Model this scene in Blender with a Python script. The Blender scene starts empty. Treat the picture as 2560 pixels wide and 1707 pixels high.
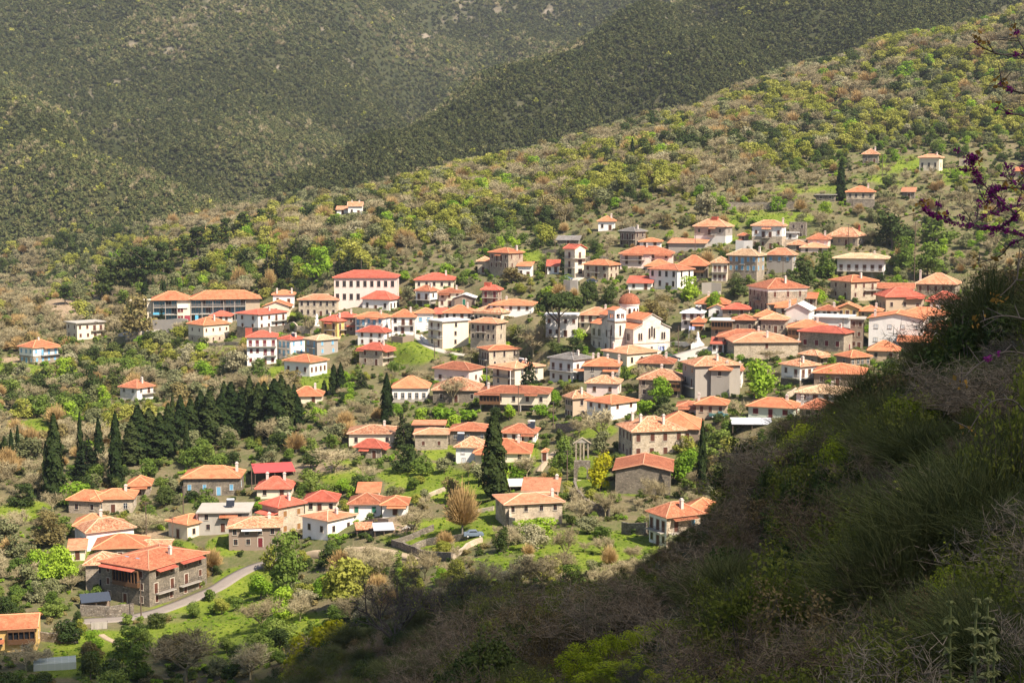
import bpy, math, random
import numpy as np
from mathutils import Vector, Matrix

# ------------------------------------------------------------------ basics
RND = random.Random(11)
NR = np.random.default_rng(11)
SC = bpy.context.scene
COL = SC.collection
F, CX, CY, HZ = 3911.0, 1280.0, 853.5, 450.0      # focal length and centre in photo pixels, eye-level row
PIT = math.atan((CY - HZ) / F)
CP, SP = math.cos(PIT), math.sin(PIT)


def ray(px, py):
    x, y = (px - CX) / F, -(py - CY) / F
    return x, CP + y * SP, -SP + y * CP


def at(px, py, Y):
    dx, dy, dz = ray(px, py)
    k = Y / dy
    return dx * k, Y, dz * k


def proj(x, y, z):
    d = y * CP - z * SP
    return CX + F * x / d, CY - F * (y * SP + z * CP) / d


def tag(o, label=None, cat=None, group=None, kind=None):
    if label: o['label'] = label
    if cat: o['category'] = cat
    if group: o['group'] = group
    if kind: o['kind'] = kind
    return o


def empty(name, loc, rz=0.0):
    o = bpy.data.objects.new(name, None)
    o.empty_display_size = 0.5
    o.location = loc
    o.rotation_euler = (0, 0, rz)
    COL.objects.link(o)
    return o


def link(name, me, parent=None, loc=None, rz=None):
    o = bpy.data.objects.new(name, me)
    COL.objects.link(o)
    if parent: o.parent = parent
    if loc is not None: o.location = loc
    if rz is not None: o.rotation_euler = (0, 0, rz)
    return o


class MB:
    """collects faces, builds one mesh"""
    def __init__(s):
        s.v, s.f, s.m, s.uv = [], [], [], []

    def face(s, pts, mi=0, uv=None):
        n = len(s.v)
        s.v.extend(pts)
        s.f.append(tuple(range(n, n + len(pts))))
        s.m.append(mi)
        s.uv.extend(uv if uv else [(p[0] + p[1], p[2]) for p in pts])

    def box(s, x0, y0, z0, x1, y1, z1, mi=0, bottom=True, top=True):
        a = [(x0, y0, z0), (x1, y0, z0), (x1, y1, z0), (x0, y1, z0), (x0, y0, z1), (x1, y0, z1), (x1, y1, z1), (x0, y1, z1)]
        q = [(0, 1, 5, 4), (1, 2, 6, 5), (2, 3, 7, 6), (3, 0, 4, 7)]
        if top: q.append((4, 5, 6, 7))
        if bottom: q.append((3, 2, 1, 0))
        for f in q: s.face([a[i] for i in f], mi)

    def tube(s, p, q, r0, r1=None, n=5, mi=0, cap=False):
        if r1 is None: r1 = r0
        p, q = Vector(p), Vector(q)
        d = (q - p)
        if d.length < 1e-6: return
        d.normalize()
        u = d.orthogonal().normalized()
        w = d.cross(u)
        A, B = [], []
        for i in range(n):
            a = 2 * math.pi * i / n
            o = u * math.cos(a) + w * math.sin(a)
            A.append(tuple(p + o * r0)); B.append(tuple(q + o * r1))
        for i in range(n):
            j = (i + 1) % n
            s.face([A[i], A[j], B[j], B[i]], mi)
        if cap:
            s.face(B, mi); s.face(A[::-1], mi)

    def lathe(s, prof, n=16, mi=0, c=(0, 0, 0)):
        for (r0, z0), (r1, z1) in zip(prof, prof[1:]):
            for i in range(n):
                a, b = 2 * math.pi * i / n, 2 * math.pi * (i + 1) / n
                P = lambda r, z, t: (c[0] + r * math.cos(t), c[1] + r * math.sin(t), c[2] + z)
                pts = [P(r0, z0, a), P(r0, z0, b), P(r1, z1, b), P(r1, z1, a)]
                if r1 < 1e-4: pts = pts[:3]
                elif r0 < 1e-4: pts = [pts[0], pts[2], pts[3]]
                s.face(pts, mi)

    def mesh(s, name, mats):
        me = bpy.data.meshes.new(name)
        me.from_pydata(s.v, [], s.f)
        for m in mats: me.materials.append(m)
        if len(mats) > 1: me.polygons.foreach_set('material_index', s.m)
        l = me.uv_layers.new(name='UVMap')
        l.data.foreach_set('uv', [c for p in s.uv for c in p])
        me.update()
        return me

    def build(s, name, mats, parent=None, loc=None, rz=None):
        if not isinstance(mats, (list, tuple)): mats = [mats]
        return link(name, s.mesh(name, mats), parent, loc, rz)


def np_mesh(name, V, Fc, mats):
    """V (n,3), Fc (m,k) all with k corners"""
    me = bpy.data.meshes.new(name)
    n, m, k = len(V), len(Fc), Fc.shape[1]
    me.vertices.add(n)
    me.vertices.foreach_set('co', np.ascontiguousarray(V, dtype=np.float32).ravel())
    me.loops.add(m * k)
    me.loops.foreach_set('vertex_index', np.ascontiguousarray(Fc, dtype=np.int32).ravel())
    me.polygons.add(m)
    me.polygons.foreach_set('loop_start', np.arange(0, m * k, k, dtype=np.int32))
    for x in mats: me.materials.append(x)
    me.update(calc_edges=True)
    return me


EL, AZ = math.radians(50), math.radians(47)      # sun height; angle to the right of the direction back towards the camera

# ------------------------------------------------------------------ materials
def mat(name):
    m = bpy.data.materials.new(name)
    m.use_nodes = True
    nt = m.node_tree
    nt.nodes.clear()
    return m, nt, nt.nodes, nt.links


def nd(ns, t, **kw):
    n = ns.new(t)
    for k, v in kw.items():
        if k in n.inputs: n.inputs[k].default_value = v
        else: setattr(n, k, v)
    return n


def ramp(ns, stops, interp='LINEAR'):
    r = ns.new('ShaderNodeValToRGB')
    e = r.color_ramp.elements
    r.color_ramp.interpolation = interp
    while len(e) < len(stops): e.new(0.5)
    for i, (p, c) in enumerate(stops):
        e[i].position = p
        e[i].color = (*c, 1)
    return r


def mixc(ns, ls, a, b, fac, mode='MIX'):
    n = ns.new('ShaderNodeMix')
    n.data_type = 'RGBA'
    n.blend_type = mode
    for s, v in ((n.inputs[6], a), (n.inputs[7], b), (n.inputs[0], fac)):
        if isinstance(v, bpy.types.NodeSocket): ls.new(v, s)
        elif isinstance(v, (int, float)): s.default_value = v
        else: s.default_value = (*v, 1)
    return n.outputs[2]


def obj_coords(ns, ls, loc_scale=37.0):
    """object coordinates shifted by the object's random value so that no two look alike"""
    tc = ns.new('ShaderNodeTexCoord')
    oi = ns.new('ShaderNodeObjectInfo')
    mu = nd(ns, 'ShaderNodeMath', operation='MULTIPLY')
    mu.inputs[1].default_value = loc_scale
    ls.new(oi.outputs['Random'], mu.inputs[0])
    ad = nd(ns, 'ShaderNodeVectorMath', operation='ADD')
    ls.new(tc.outputs['Object'], ad.inputs[0])
    ls.new(mu.outputs[0], ad.inputs[1])
    return ad.outputs[0], oi, tc


def finish(m, nt, ns, ls, col, rough=0.85, bump=None, bdist=0.05, bstr=0.6, metallic=0.0, spec=0.3):
    out = ns.new('ShaderNodeOutputMaterial')
    b = ns.new('ShaderNodeBsdfPrincipled')
    b.inputs['Roughness'].default_value = rough
    b.inputs['Metallic'].default_value = metallic
    b.inputs['Specular IOR Level'].default_value = spec
    if isinstance(col, bpy.types.NodeSocket): ls.new(col, b.inputs['Base Color'])
    else: b.inputs['Base Color'].default_value = (*col, 1)
    if bump is not None:
        bn = nd(ns, 'ShaderNodeBump', Distance=bdist, Strength=bstr)
        ls.new(bump, bn.inputs['Height'])
        ls.new(bn.outputs[0], b.inputs['Normal'])
    ls.new(b.outputs[0], out.inputs[0])
    return m


def plaster(name, c, dirt=0.35, dc=(0.25, 0.21, 0.17)):
    m, nt, ns, ls = mat(name)
    v, oi, tc = obj_coords(ns, ls)
    n1 = nd(ns, 'ShaderNodeTexNoise', Scale=0.55, Detail=6.0, Roughness=0.65)
    mp = nd(ns, 'ShaderNodeMapping'); mp.inputs['Scale'].default_value = (1, 1, 0.35)
    ls.new(v, mp.inputs[0]); ls.new(mp.outputs[0], n1.inputs['Vector'])
    r = ramp(ns, [(0.45, (0, 0, 0)), (0.75, (1, 1, 1))])
    ls.new(n1.outputs[0], r.inputs[0])
    mu = nd(ns, 'ShaderNodeMath', operation='MULTIPLY'); mu.inputs[1].default_value = dirt
    ls.new(r.outputs[0], mu.inputs[0])
    n2 = nd(ns, 'ShaderNodeTexNoise', Scale=4.0, Detail=4.0)
    ls.new(v, n2.inputs['Vector'])
    base = mixc(ns, ls, tuple(x * 0.9 for x in c), tuple(min(1, x * 1.06) for x in c), n2.outputs[0])
    col = mixc(ns, ls, base, dc, mu.outputs[0])
    return finish(m, nt, ns, ls, col, 0.9, n2.outputs[0], 0.03, 0.4)


def stone(name, cols, mortar, scale=2.6):
    m, nt, ns, ls = mat(name)
    v, oi, tc = obj_coords(ns, ls)
    mp = nd(ns, 'ShaderNodeMapping'); mp.inputs['Scale'].default_value = (1, 1, 1.7)
    ls.new(v, mp.inputs[0])
    vo = nd(ns, 'ShaderNodeTexVoronoi', Scale=scale)
    ve = nd(ns, 'ShaderNodeTexVoronoi', Scale=scale); ve.feature = 'DISTANCE_TO_EDGE'
    for x in (vo, ve): ls.new(mp.outputs[0], x.inputs['Vector'])
    sp = ns.new('ShaderNodeSeparateColor'); ls.new(vo.outputs['Color'], sp.inputs[0])
    r = ramp(ns, [(i / (len(cols) - 1), c) for i, c in enumerate(cols)])
    ls.new(sp.outputs[0], r.inputs[0])
    e = ramp(ns, [(0.0, (1, 1, 1)), (0.09, (0, 0, 0))]); ls.new(ve.outputs['Distance'], e.inputs[0])
    c1 = mixc(ns, ls, r.outputs[0], mortar, e.outputs[0])
    n1 = nd(ns, 'ShaderNodeTexNoise', Scale=0.4, Detail=5.0, Roughness=0.6); ls.new(v, n1.inputs['Vector'])
    r2 = ramp(ns, [(0.35, (0.72, 0.70, 0.68)), (0.7, (1.08, 1.05, 1.0))]); ls.new(n1.outputs[0], r2.inputs[0])
    col = mixc(ns, ls, c1, r2.outputs[0], 1.0, 'MULTIPLY')
    return finish(m, nt, ns, ls, col, 0.92, ve.outputs['Distance'], 0.1, 0.6)


def tiles(name, cols, jit=0.5, pitch=0.27, streak=(0.5, 0.42, 0.36)):
    """clay tiles: rows along v, ribs along u, each tile with its own tone"""
    m, nt, ns, ls = mat(name)
    tc = ns.new('ShaderNodeTexCoord'); oi = ns.new('ShaderNodeObjectInfo')
    br = nd(ns, 'ShaderNodeTexBrick')
    br.offset = 0.0
    for k, val in (('Scale', 1.0), ('Mortar Size', 0.03), ('Brick Width', pitch), ('Row Height', 0.4), ('Bias', 0.0)):
        br.inputs[k].default_value = val
    br.inputs['Color1'].default_value = (0, 0, 0, 1); br.inputs['Color2'].default_value = (1, 1, 1, 1)
    br.inputs['Mortar'].default_value = (0.35, 0.35, 0.35, 1)
    ls.new(tc.outputs['UV'], br.inputs['Vector'])
    v, _, _ = obj_coords(ns, ls)
    n1 = nd(ns, 'ShaderNodeTexNoise', Scale=0.5, Detail=5.0, Roughness=0.7); ls.new(v, n1.inputs['Vector'])
    n3 = nd(ns, 'ShaderNodeTexNoise', Scale=2.2, Detail=3.0, Roughness=0.6); ls.new(v, n3.inputs['Vector'])
    a = nd(ns, 'ShaderNodeMath', operation='MULTIPLY_ADD'); a.inputs[1].default_value = jit
    ls.new(br.outputs['Color'], a.inputs[0])
    b = nd(ns, 'ShaderNodeMath', operation='MULTIPLY'); b.inputs[1].default_value = 1 - jit
    ls.new(n3.outputs[0], b.inputs[0]); ls.new(b.outputs[0], a.inputs[2])
    r = ramp(ns, [(0.12 + 0.76 * i / (len(cols) - 1), c) for i, c in enumerate(cols)])
    ls.new(a.outputs[0], r.inputs[0])
    # whole roof a little lighter or darker than the next
    hs = nd(ns, 'ShaderNodeMapRange'); hs.inputs['To Min'].default_value = 0.72; hs.inputs['To Max'].default_value = 1.15
    ls.new(oi.outputs['Random'], hs.inputs['Value'])
    vm = nd(ns, 'ShaderNodeVectorMath', operation='SCALE'); ls.new(r.outputs[0], vm.inputs[0]); ls.new(hs.outputs[0], vm.inputs['Scale'])
    rr = ramp(ns, [(0.42, (0, 0, 0)), (0.72, (0.85, 0.85, 0.85))]); ls.new(n1.outputs[0], rr.inputs[0])
    col = mixc(ns, ls, vm.outputs[0], streak, rr.outputs[0], 'MULTIPLY')
    wv = nd(ns, 'ShaderNodeTexWave', Scale=1.0 / pitch / 1.0 * 0.5 / math.pi * math.pi)
    wv.bands_direction = 'X'
    ls.new(tc.outputs['UV'], wv.inputs['Vector'])
    return finish(m, nt, ns, ls, col, 0.8, wv.outputs['Fac'], 0.06, 0.8)


def flat(name, c, rough=0.6, metallic=0.0, var=0.12, spec=0.3):
    m, nt, ns, ls = mat(name)
    v, oi, tc = obj_coords(ns, ls)
    n2 = nd(ns, 'ShaderNodeTexNoise', Scale=2.5, Detail=4.0); ls.new(v, n2.inputs['Vector'])
    col = mixc(ns, ls, tuple(x * (1 - var) for x in c), tuple(min(1, x * (1 + var)) for x in c), n2.outputs[0])
    return finish(m, nt, ns, ls, col, rough, metallic=metallic, spec=spec)


def leafmat(name, cols, trans=0.3, scale=0.6):
    """foliage: each plant its own tone, clumps of slightly different colour inside"""
    m, nt, ns, ls = mat(name)
    v, oi, tc = obj_coords(ns, ls)
    r = ramp(ns, [(i / max(1, len(cols) - 1), c) for i, c in enumerate(cols)])
    n1 = nd(ns, 'ShaderNodeTexNoise', Scale=scale, Detail=3.0); ls.new(v, n1.inputs['Vector'])
    a = nd(ns, 'ShaderNodeMath', operation='MULTIPLY_ADD'); a.inputs[1].default_value = 0.75
    ls.new(oi.outputs['Random'], a.inputs[0])
    b = nd(ns, 'ShaderNodeMath', operation='MULTIPLY_ADD'); b.inputs[1].default_value = 0.9; b.inputs[2].default_value = -0.32
    ls.new(n1.outputs[0], b.inputs[0]); ls.new(b.outputs[0], a.inputs[2])
    ls.new(a.outputs[0], r.inputs[0])
    out = ns.new('ShaderNodeOutputMaterial')
    d = ns.new('ShaderNodeBsdfDiffuse'); ls.new(r.outputs[0], d.inputs[0])
    if trans > 0:
        t = ns.new('ShaderNodeBsdfTranslucent'); ls.new(r.outputs[0], t.inputs[0])
        mx = nd(ns, 'ShaderNodeMixShader'); mx.inputs[0].default_value = trans
        ls.new(d.outputs[0], mx.inputs[1]); ls.new(t.outputs[0], mx.inputs[2])
        ls.new(mx.outputs[0], out.inputs[0])
    else:
        ls.new(d.outputs[0], out.inputs[0])
    return m


WALL = {
    'st': stone('grey_stone_masonry', [(0.19, 0.155, 0.12), (0.38, 0.31, 0.235), (0.31, 0.265, 0.215), (0.50, 0.41, 0.31)], (0.38, 0.32, 0.25)),
    'sl': stone('pale_stone_masonry', [(0.32, 0.255, 0.185), (0.54, 0.44, 0.325), (0.46, 0.385, 0.30), (0.64, 0.54, 0.41)], (0.52, 0.44, 0.34)),
    'sd': stone('dark_stone_masonry', [(0.10, 0.088, 0.07), (0.23, 0.195, 0.155), (0.18, 0.155, 0.125), (0.31, 0.26, 0.20)], (0.18, 0.15, 0.115)),
    'rw': stone('rubble_wall_stone', [(0.12, 0.10, 0.08), (0.25, 0.21, 0.17), (0.20, 0.18, 0.15), (0.36, 0.31, 0.25)], (0.10, 0.08, 0.06), 2.0),
    'wh': plaster('white_plaster', (0.84, 0.79, 0.735), 0.15),
    'cr': plaster('cream_plaster', (0.76, 0.64, 0.48), 0.2),
    'gr': plaster('grey_plaster', (0.36, 0.315, 0.27), 0.4),
    'lg': plaster('pale_grey_plaster', (0.72, 0.67, 0.62), 0.2),
    'br': plaster('brown_plaster', (0.26, 0.19, 0.14), 0.4),
    'pk': plaster('pink_plaster', (0.76, 0.59, 0.52), 0.18),
    'ye': plaster('yellow_plaster', (0.72, 0.47, 0.16), 0.15),
    'tan': plaster('tan_plaster', (0.48, 0.36, 0.25), 0.35),
    'oc': plaster('ochre_plaster', (0.52, 0.34, 0.14), 0.35),
    'gn': plaster('pale_green_plaster', (0.58, 0.62, 0.50), 0.2),
    'co': plaster('bare_concrete', (0.40, 0.36, 0.31), 0.45),
    'wd': flat('brown_timber', (0.13, 0.065, 0.03), 0.7),
    'ch': stone('ashlar_church_stone', [(0.66, 0.60, 0.53), (0.78, 0.73, 0.65), (0.72, 0.67, 0.60), (0.84, 0.79, 0.71)], (0.62, 0.56, 0.48), 1.6),
}
ROOF = {
    'or': tiles('orange_roof_tiles', [(0.44, 0.135, 0.062), (0.58, 0.20, 0.095), (0.66, 0.27, 0.14)], 0.4),
    'tc': tiles('terracotta_roof_tiles', [(0.27, 0.085, 0.042), (0.42, 0.14, 0.07), (0.56, 0.23, 0.125)], 0.55),
    'du': tiles('dull_red_roof_tiles', [(0.26, 0.075, 0.045), (0.38, 0.115, 0.07), (0.46, 0.17, 0.11)], 0.5),
    'rd': tiles('red_roof_tiles', [(0.42, 0.082, 0.048), (0.52, 0.122, 0.074), (0.58, 0.17, 0.11)], 0.35),
    'sa': tiles('salmon_roof_tiles', [(0.50, 0.18, 0.09), (0.66, 0.28, 0.15), (0.74, 0.37, 0.22)], 0.4),
    'ol': tiles('weathered_roof_tiles', [(0.22, 0.09, 0.05), (0.52, 0.20, 0.10), (0.62, 0.36, 0.21), (0.70, 0.46, 0.30)], 0.7),
    'pa': tiles('sandy_roof_tiles', [(0.42, 0.24, 0.13), (0.64, 0.42, 0.25), (0.70, 0.50, 0.32)], 0.6),
    'gy': tiles('grey_roof_slates', [(0.16, 0.145, 0.135), (0.24, 0.22, 0.20), (0.30, 0.27, 0.25)], 0.5),
    'wm': flat('white_roof_sheeting', (0.66, 0.63, 0.60), 0.5),
    'co': WALL['co'],
    'rm': flat('red_metal_sheeting', (0.50, 0.075, 0.07), 0.5),
}
RIDGE = {k: flat('ridge_tiles_' + k, c, 0.8) for k, c in dict(
    [('or', (0.74, 0.33, 0.17)), ('rd', (0.66, 0.18, 0.12)), ('du', (0.42, 0.17, 0.11)), ('tc', (0.52, 0.25, 0.15)), ('sa', (0.74, 0.42, 0.28)), ('ol', (0.62, 0.38, 0.24)), ('pa', (0.68, 0.48, 0.32)),
     ('gy', (0.32, 0.29, 0.27)), ('wm', (0.6, 0.58, 0.55)), ('co', (0.4, 0.36, 0.31)), ('rm', (0.5, 0.1, 0.09))]).items()}
GLASS = flat('dark_window_glass', (0.022, 0.024, 0.03), 0.15, spec=0.6)
TRIM = flat('pale_window_surround', (0.50, 0.43, 0.35), 0.8)
SHUT = {'br': flat('brown_shutter', (0.11, 0.042, 0.026), 0.6), 'bl': flat('blue_shutter', (0.18, 0.40, 0.58), 0.6), 'rd': flat('burgundy_shutter', (0.15, 0.02, 0.025), 0.6),
        'gn': flat('green_shutter', (0.03, 0.16, 0.10), 0.6), 'ws': flat('white_shutter', (0.66, 0.66, 0.66), 0.6), 'dk': GLASS, 'or': flat('ochre_panel', (0.28, 0.14, 0.05), 0.7)}
IRON = flat('dark_iron', (0.045, 0.04, 0.04), 0.6)
WHITEP = flat('white_painted_metal', (0.62, 0.62, 0.62), 0.5)
CHIM = flat('chimney_render', (0.60, 0.52, 0.46), 0.9)
ASPH = plaster('worn_asphalt', (0.24, 0.20, 0.17), 0.4, (0.14, 0.12, 0.10))
PAVE = plaster('pale_concrete_paving', (0.45, 0.40, 0.34), 0.4)
DIRT = plaster('dirt_track', (0.40, 0.30, 0.20), 0.5, (0.22, 0.19, 0.10))
POLE = flat('weathered_pole_wood', (0.13, 0.09, 0.065), 0.9)

# ------------------------------------------------------------------ the lie of the land
# ground seen (or hidden) at photo column, row and distance in metres
CTRL = '''
2560 2900 5,2200 2950 5,1280 2900 4,700 3100 5,0 3300 5,-300 3300 6
2700 1700 12,2560 1750 12,2700 1420 20,2560 1500 20,2560 1120 40,2560 960 60,2560 870 80,2700 1050 40,2800 800 80,2560 880 120,2560 930 180,2560 940 280,2800 700 200,2900 600 300
2200 1900 12,2200 1750 20,2200 1450 40,2200 1250 60,2200 1090 80,2200 1100 110,2200 1160 150,2200 1210 230,2200 1120 330
2380 1020 70,2380 990 95
1800 2050 12,1800 1850 20,1800 1640 40,1800 1440 70,1800 1310 100,1800 1265 120,1800 1310 160,1800 1400 220,1850 1340 290,2000 1160 140
1500 2200 12,1500 2000 20,1500 1800 40,1500 1660 70,1500 1575 100,1500 1515 140,1500 1535 180,1500 1525 240,1500 1455 270
1200 2300 12,1200 2150 20,1200 1950 40,1200 1810 70,1200 1720 100,1200 1600 150,1200 1560 190,1200 1520 230,1200 1450 270,1200 1395 300
900 2300 20,900 2020 60,900 1890 100,900 1770 150,900 1690 200,900 1620 240,900 1550 270,900 1480 300,900 1415 325
700 2150 60,700 1880 150,700 1790 200,700 1700 240,700 1590 280,700 1490 315,690 1408 345
400 2400 60,400 2050 150,400 1840 220,400 1730 260,400 1620 290,400 1532 320,540 1472 335
100 2500 60,100 2100 150,100 1890 220,100 1720 265,100 1640 285,100 1560 308,100 1490 330
-300 2200 150,-300 1700 270,-300 1480 330
0 1400 355,250 1400 352,250 1330 372,100 1280 392,350 1290 385,530 1240 398,0 1200 415,250 1150 432,500 1140 435,700 1150 425,700 1250 390,0 1080 475,300 1060 485,500 1030 500,0 980 535,300 980 535,600 960 530,0 890 600,150 890 598,350 900 585,600 880 565,260 835 640,100 800 660,0 760 715,150 745 715,-300 1200 430,-300 900 620,-300 780 720
450 800 615,600 830 590,720 800 590,850 770 590,1000 770 580,500 740 660,700 700 655,300 730 695
1000 1380 330,1200 1330 330,1000 1240 372,1200 1230 372,1000 1150 412,1200 1150 408,850 1100 438,1050 1080 440,1250 1060 440,900 1000 478,1100 1000 475,1300 980 470,850 920 520,1050 910 515,1250 900 508,1100 840 535,1250 840 528,1350 800 530,1250 730 565,1350 690 580,1100 730 585
1450 1360 305,1450 1290 330,1650 1375 300,1600 1260 342,1450 1180 375,1600 1150 380,1450 1080 415,1700 1060 405,1600 1000 430,1800 1020 410,1900 1060 390,1450 950 472,1700 940 450,1500 890 490,1650 885 485,1800 880 475,2000 930 440,2100 950 415,1600 800 520,1800 810 505,2000 840 480,2200 860 470,2350 850 465,2500 850 455
1500 740 545,1700 740 540,1900 740 530,2100 760 515,2300 760 515,2560 760 510,1500 650 590,1700 640 585,1900 630 585,2100 640 575,2300 650 570,2560 640 560,1500 580 625,1800 560 618,2000 560 615,2200 560 615,2400 550 615,2150 505 640,1700 520 640,1950 480 665,2330 440 672,2560 470 660
1000 640 640,850 680 625,1000 560 700,1200 600 645,1200 520 705,800 600 700,650 620 720,850 515 815,1000 472 835,1000 512 770,650 565 790,400 655 745,500 620 745,250 735 705
1100 442 850,1250 410 870,1300 472 780,1400 376 890,1600 318 910,1600 410 740,1600 350 830,1770 284 925,1800 340 800,1930 212 945,2000 190 950,2000 360 770,2000 265 860,2200 128 960,2200 320 780,2200 215 870,2400 84 965,2400 365 720,2400 215 840,2560 28 970,2560 375 710,2560 215 830,2560 110 900,2850 -80 970,2850 300 720,2850 600 560
-300 830 800,0 800 800,150 790 800,250 790 790,400 700 850,650 600 920,850 570 940,1100 510 980,1250 485 1000,1600 385 1040,2000 270 1080,2560 140 1100,2850 40 1100
653 514 1050,724 463 1070,925 359 1120,1088 283 1170,1280 207 1230,1389 165 1270,1498 103 1310,1628 10 1360,1900 -150 1450,2300 -300 1500,2560 -380 1500,2850 -450 1500
1280 330 1120,1500 260 1150,1740 95 1220,1740 130 1280,2000 50 1230,2300 -80 1280,2560 -150 1280
653 590 1180,925 430 1330,1100 350 1400,1280 290 1460,1500 190 1540,1700 60 1600,2000 -80 1650,2560 -250 1700
-300 760 930,0 742 950,150 705 955,300 660 975,200 560 1020,0 550 1060,400 570 1010,544 525 1060,380 435 1120,245 380 1180,163 305 1250,0 195 1400,-300 60 1550
0 230 1520,163 345 1390,245 415 1310,380 470 1250,544 550 1180
300 300 1450,300 100 1700,300 -100 1950,600 400 1300,600 200 1550,600 0 1800,600 -150 2000,900 340 1450,900 220 1580,870 40 1820,800 -130 2000,0 150 1620,0 0 1800,0 -150 2000,-300 -150 2000,450 380 1330,450 200 1570,985 270 1540
1010 330 1640,960 200 1760,1100 220 1800,1100 60 2050,1100 -100 2300,1300 150 1850,1300 0 2100,1300 -140 2350,1500 60 1950,1500 -120 2250,1700 -60 2000,900 -160 2350,2000 -250 2000,2560 -450 2100,600 -260 2400,0 -260 2400,1500 -260 2600,2560 -560 2600
'''
_c = [tuple(float(q) for q in s.split()) for ln in CTRL.strip().splitlines() for s in ln.split(',')]
_P, _e = [], []
for px, py, Y in _c:
    dx, dy, dz = ray(px, py)
    _P.append((3 * dx / dy, math.log(Y)))
    _e.append(dz / dy)
_P, _e = np.array(_P), np.array(_e)


def _ker(d2):
    return 0.5 * d2 * np.log(d2 + 1e-12)


_n = len(_P)
_K = _ker(((_P[:, None] - _P[None]) ** 2).sum(-1)) + np.eye(_n) * 2e-4
_Q = np.c_[np.ones(_n), _P]
_w = np.linalg.solve(np.block([[_K, _Q], [_Q.T, np.zeros((3, 3))]]), np.r_[_e, np.zeros(3)])

NU, NV = 430, 1350
U = np.linspace(-0.60, 0.60, NU)
V = np.linspace(math.log(2.2), math.log(2700.0), NV)
UU, VV = np.meshgrid(U, V)
YY = np.exp(VV)
XX = UU * (YY + 12)          # the grid fans out from 12 m behind the camera
_pts = np.c_[3 * np.clip(XX / YY, -.62, .62).ravel(), VV.ravel()]
_ev = np.empty(len(_pts))
for i in range(0, len(_pts), 20000):
    q = _pts[i:i + 20000]
    d2 = ((q[:, None] - _P[None]) ** 2).sum(-1)
    _ev[i:i + 20000] = _ker(d2) @ _w[:_n] + _w[_n] + q @ _w[_n + 1:]
ZZ = _ev.reshape(NV, NU) * YY


def _hash(ix, iy, s):
    h = (ix * 374761393 + iy * 668265263 + s * 2147483647) & 0xFFFFFFFF
    h = ((h ^ (h >> 13)) * 1274126177) & 0xFFFFFFFF
    return ((h ^ (h >> 16)) & 0xFFFF) / 65535.0


def vnoise(x, y, s=0):
    x, y = np.asarray(x, float), np.asarray(y, float)
    ix, iy = np.floor(x).astype(np.int64), np.floor(y).astype(np.int64)
    fx, fy = x - ix, y - iy
    fx, fy = fx * fx * (3 - 2 * fx), fy * fy * (3 - 2 * fy)
    a, b = _hash(ix, iy, s), _hash(ix + 1, iy, s)
    c, d = _hash(ix, iy + 1, s), _hash(ix + 1, iy + 1, s)
    return (a + (b - a) * fx) * (1 - fy) + (c + (d - c) * fx) * fy


def fbm(x, y, wl, s=0, o=4):
    t, a, n = 0.0, 1.0, 0.0
    for i in range(o):
        t = t + a * vnoise(np.asarray(x) / wl * 2 ** i + 17.3 * i, np.asarray(y) / wl * 2 ** i, s + i)
        n += a; a *= 0.5
    return t / n


_far = np.clip((YY - 900) / 250, 0, 1)
ZZ = ZZ + _far * ((fbm(XX, YY, 170.0, 3, 4) - 0.5) * 56 * np.clip(YY / 1500, 0.5, 1.3) + (fbm(XX + YY * 0.3, YY * 0.25, 60.0, 9, 2) - 0.5) * 12)
ZZ = ZZ + np.clip((YY - 30) / 200, 0, 1) * (fbm(XX, YY, 22.0, 5, 3) - 0.5) * 2.2


def ground(x, y):
    x, y = np.asarray(x, float), np.asarray(y, float)
    fu = np.clip((x / (y + 12) - U[0]) / (U[1] - U[0]), 0, NU - 1.001)
    fv = np.clip((np.log(np.maximum(y, 2.3)) - V[0]) / (V[1] - V[0]), 0, NV - 1.001)
    iu, iv = fu.astype(int), fv.astype(int)
    a, b = fu - iu, fv - iv
    return (ZZ[iv, iu] * (1 - a) + ZZ[iv, iu + 1] * a) * (1 - b) + (ZZ[iv + 1, iu] * (1 - a) + ZZ[iv + 1, iu + 1] * a) * b


def hit(px, py, y0=245.0, y1=2500.0):
    """where the sight line through a photo pixel meets the ground beyond y0 metres"""
    dx, dy, dz = ray(px, py)
    Y = np.exp(np.linspace(math.log(y0), math.log(y1), 1600))
    g = ground(dx / dy * Y, Y) - dz / dy * Y
    k = np.nonzero(g > 0)[0]
    if len(k) == 0: i = int(np.argmax(g / Y))
    else: i = int(k[0])
    y = Y[i]
    if i > 0 and len(k):
        a, b = g[i - 1], g[i]
        if b > a and a <= 0: y = Y[i - 1] + (Y[i] - Y[i - 1]) * (-a) / (b - a)
    return dx / dy * y, y, dz / dy * y

# ------------------------------------------------------------------ windows, doors, houses
_wcache = {}


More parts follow.
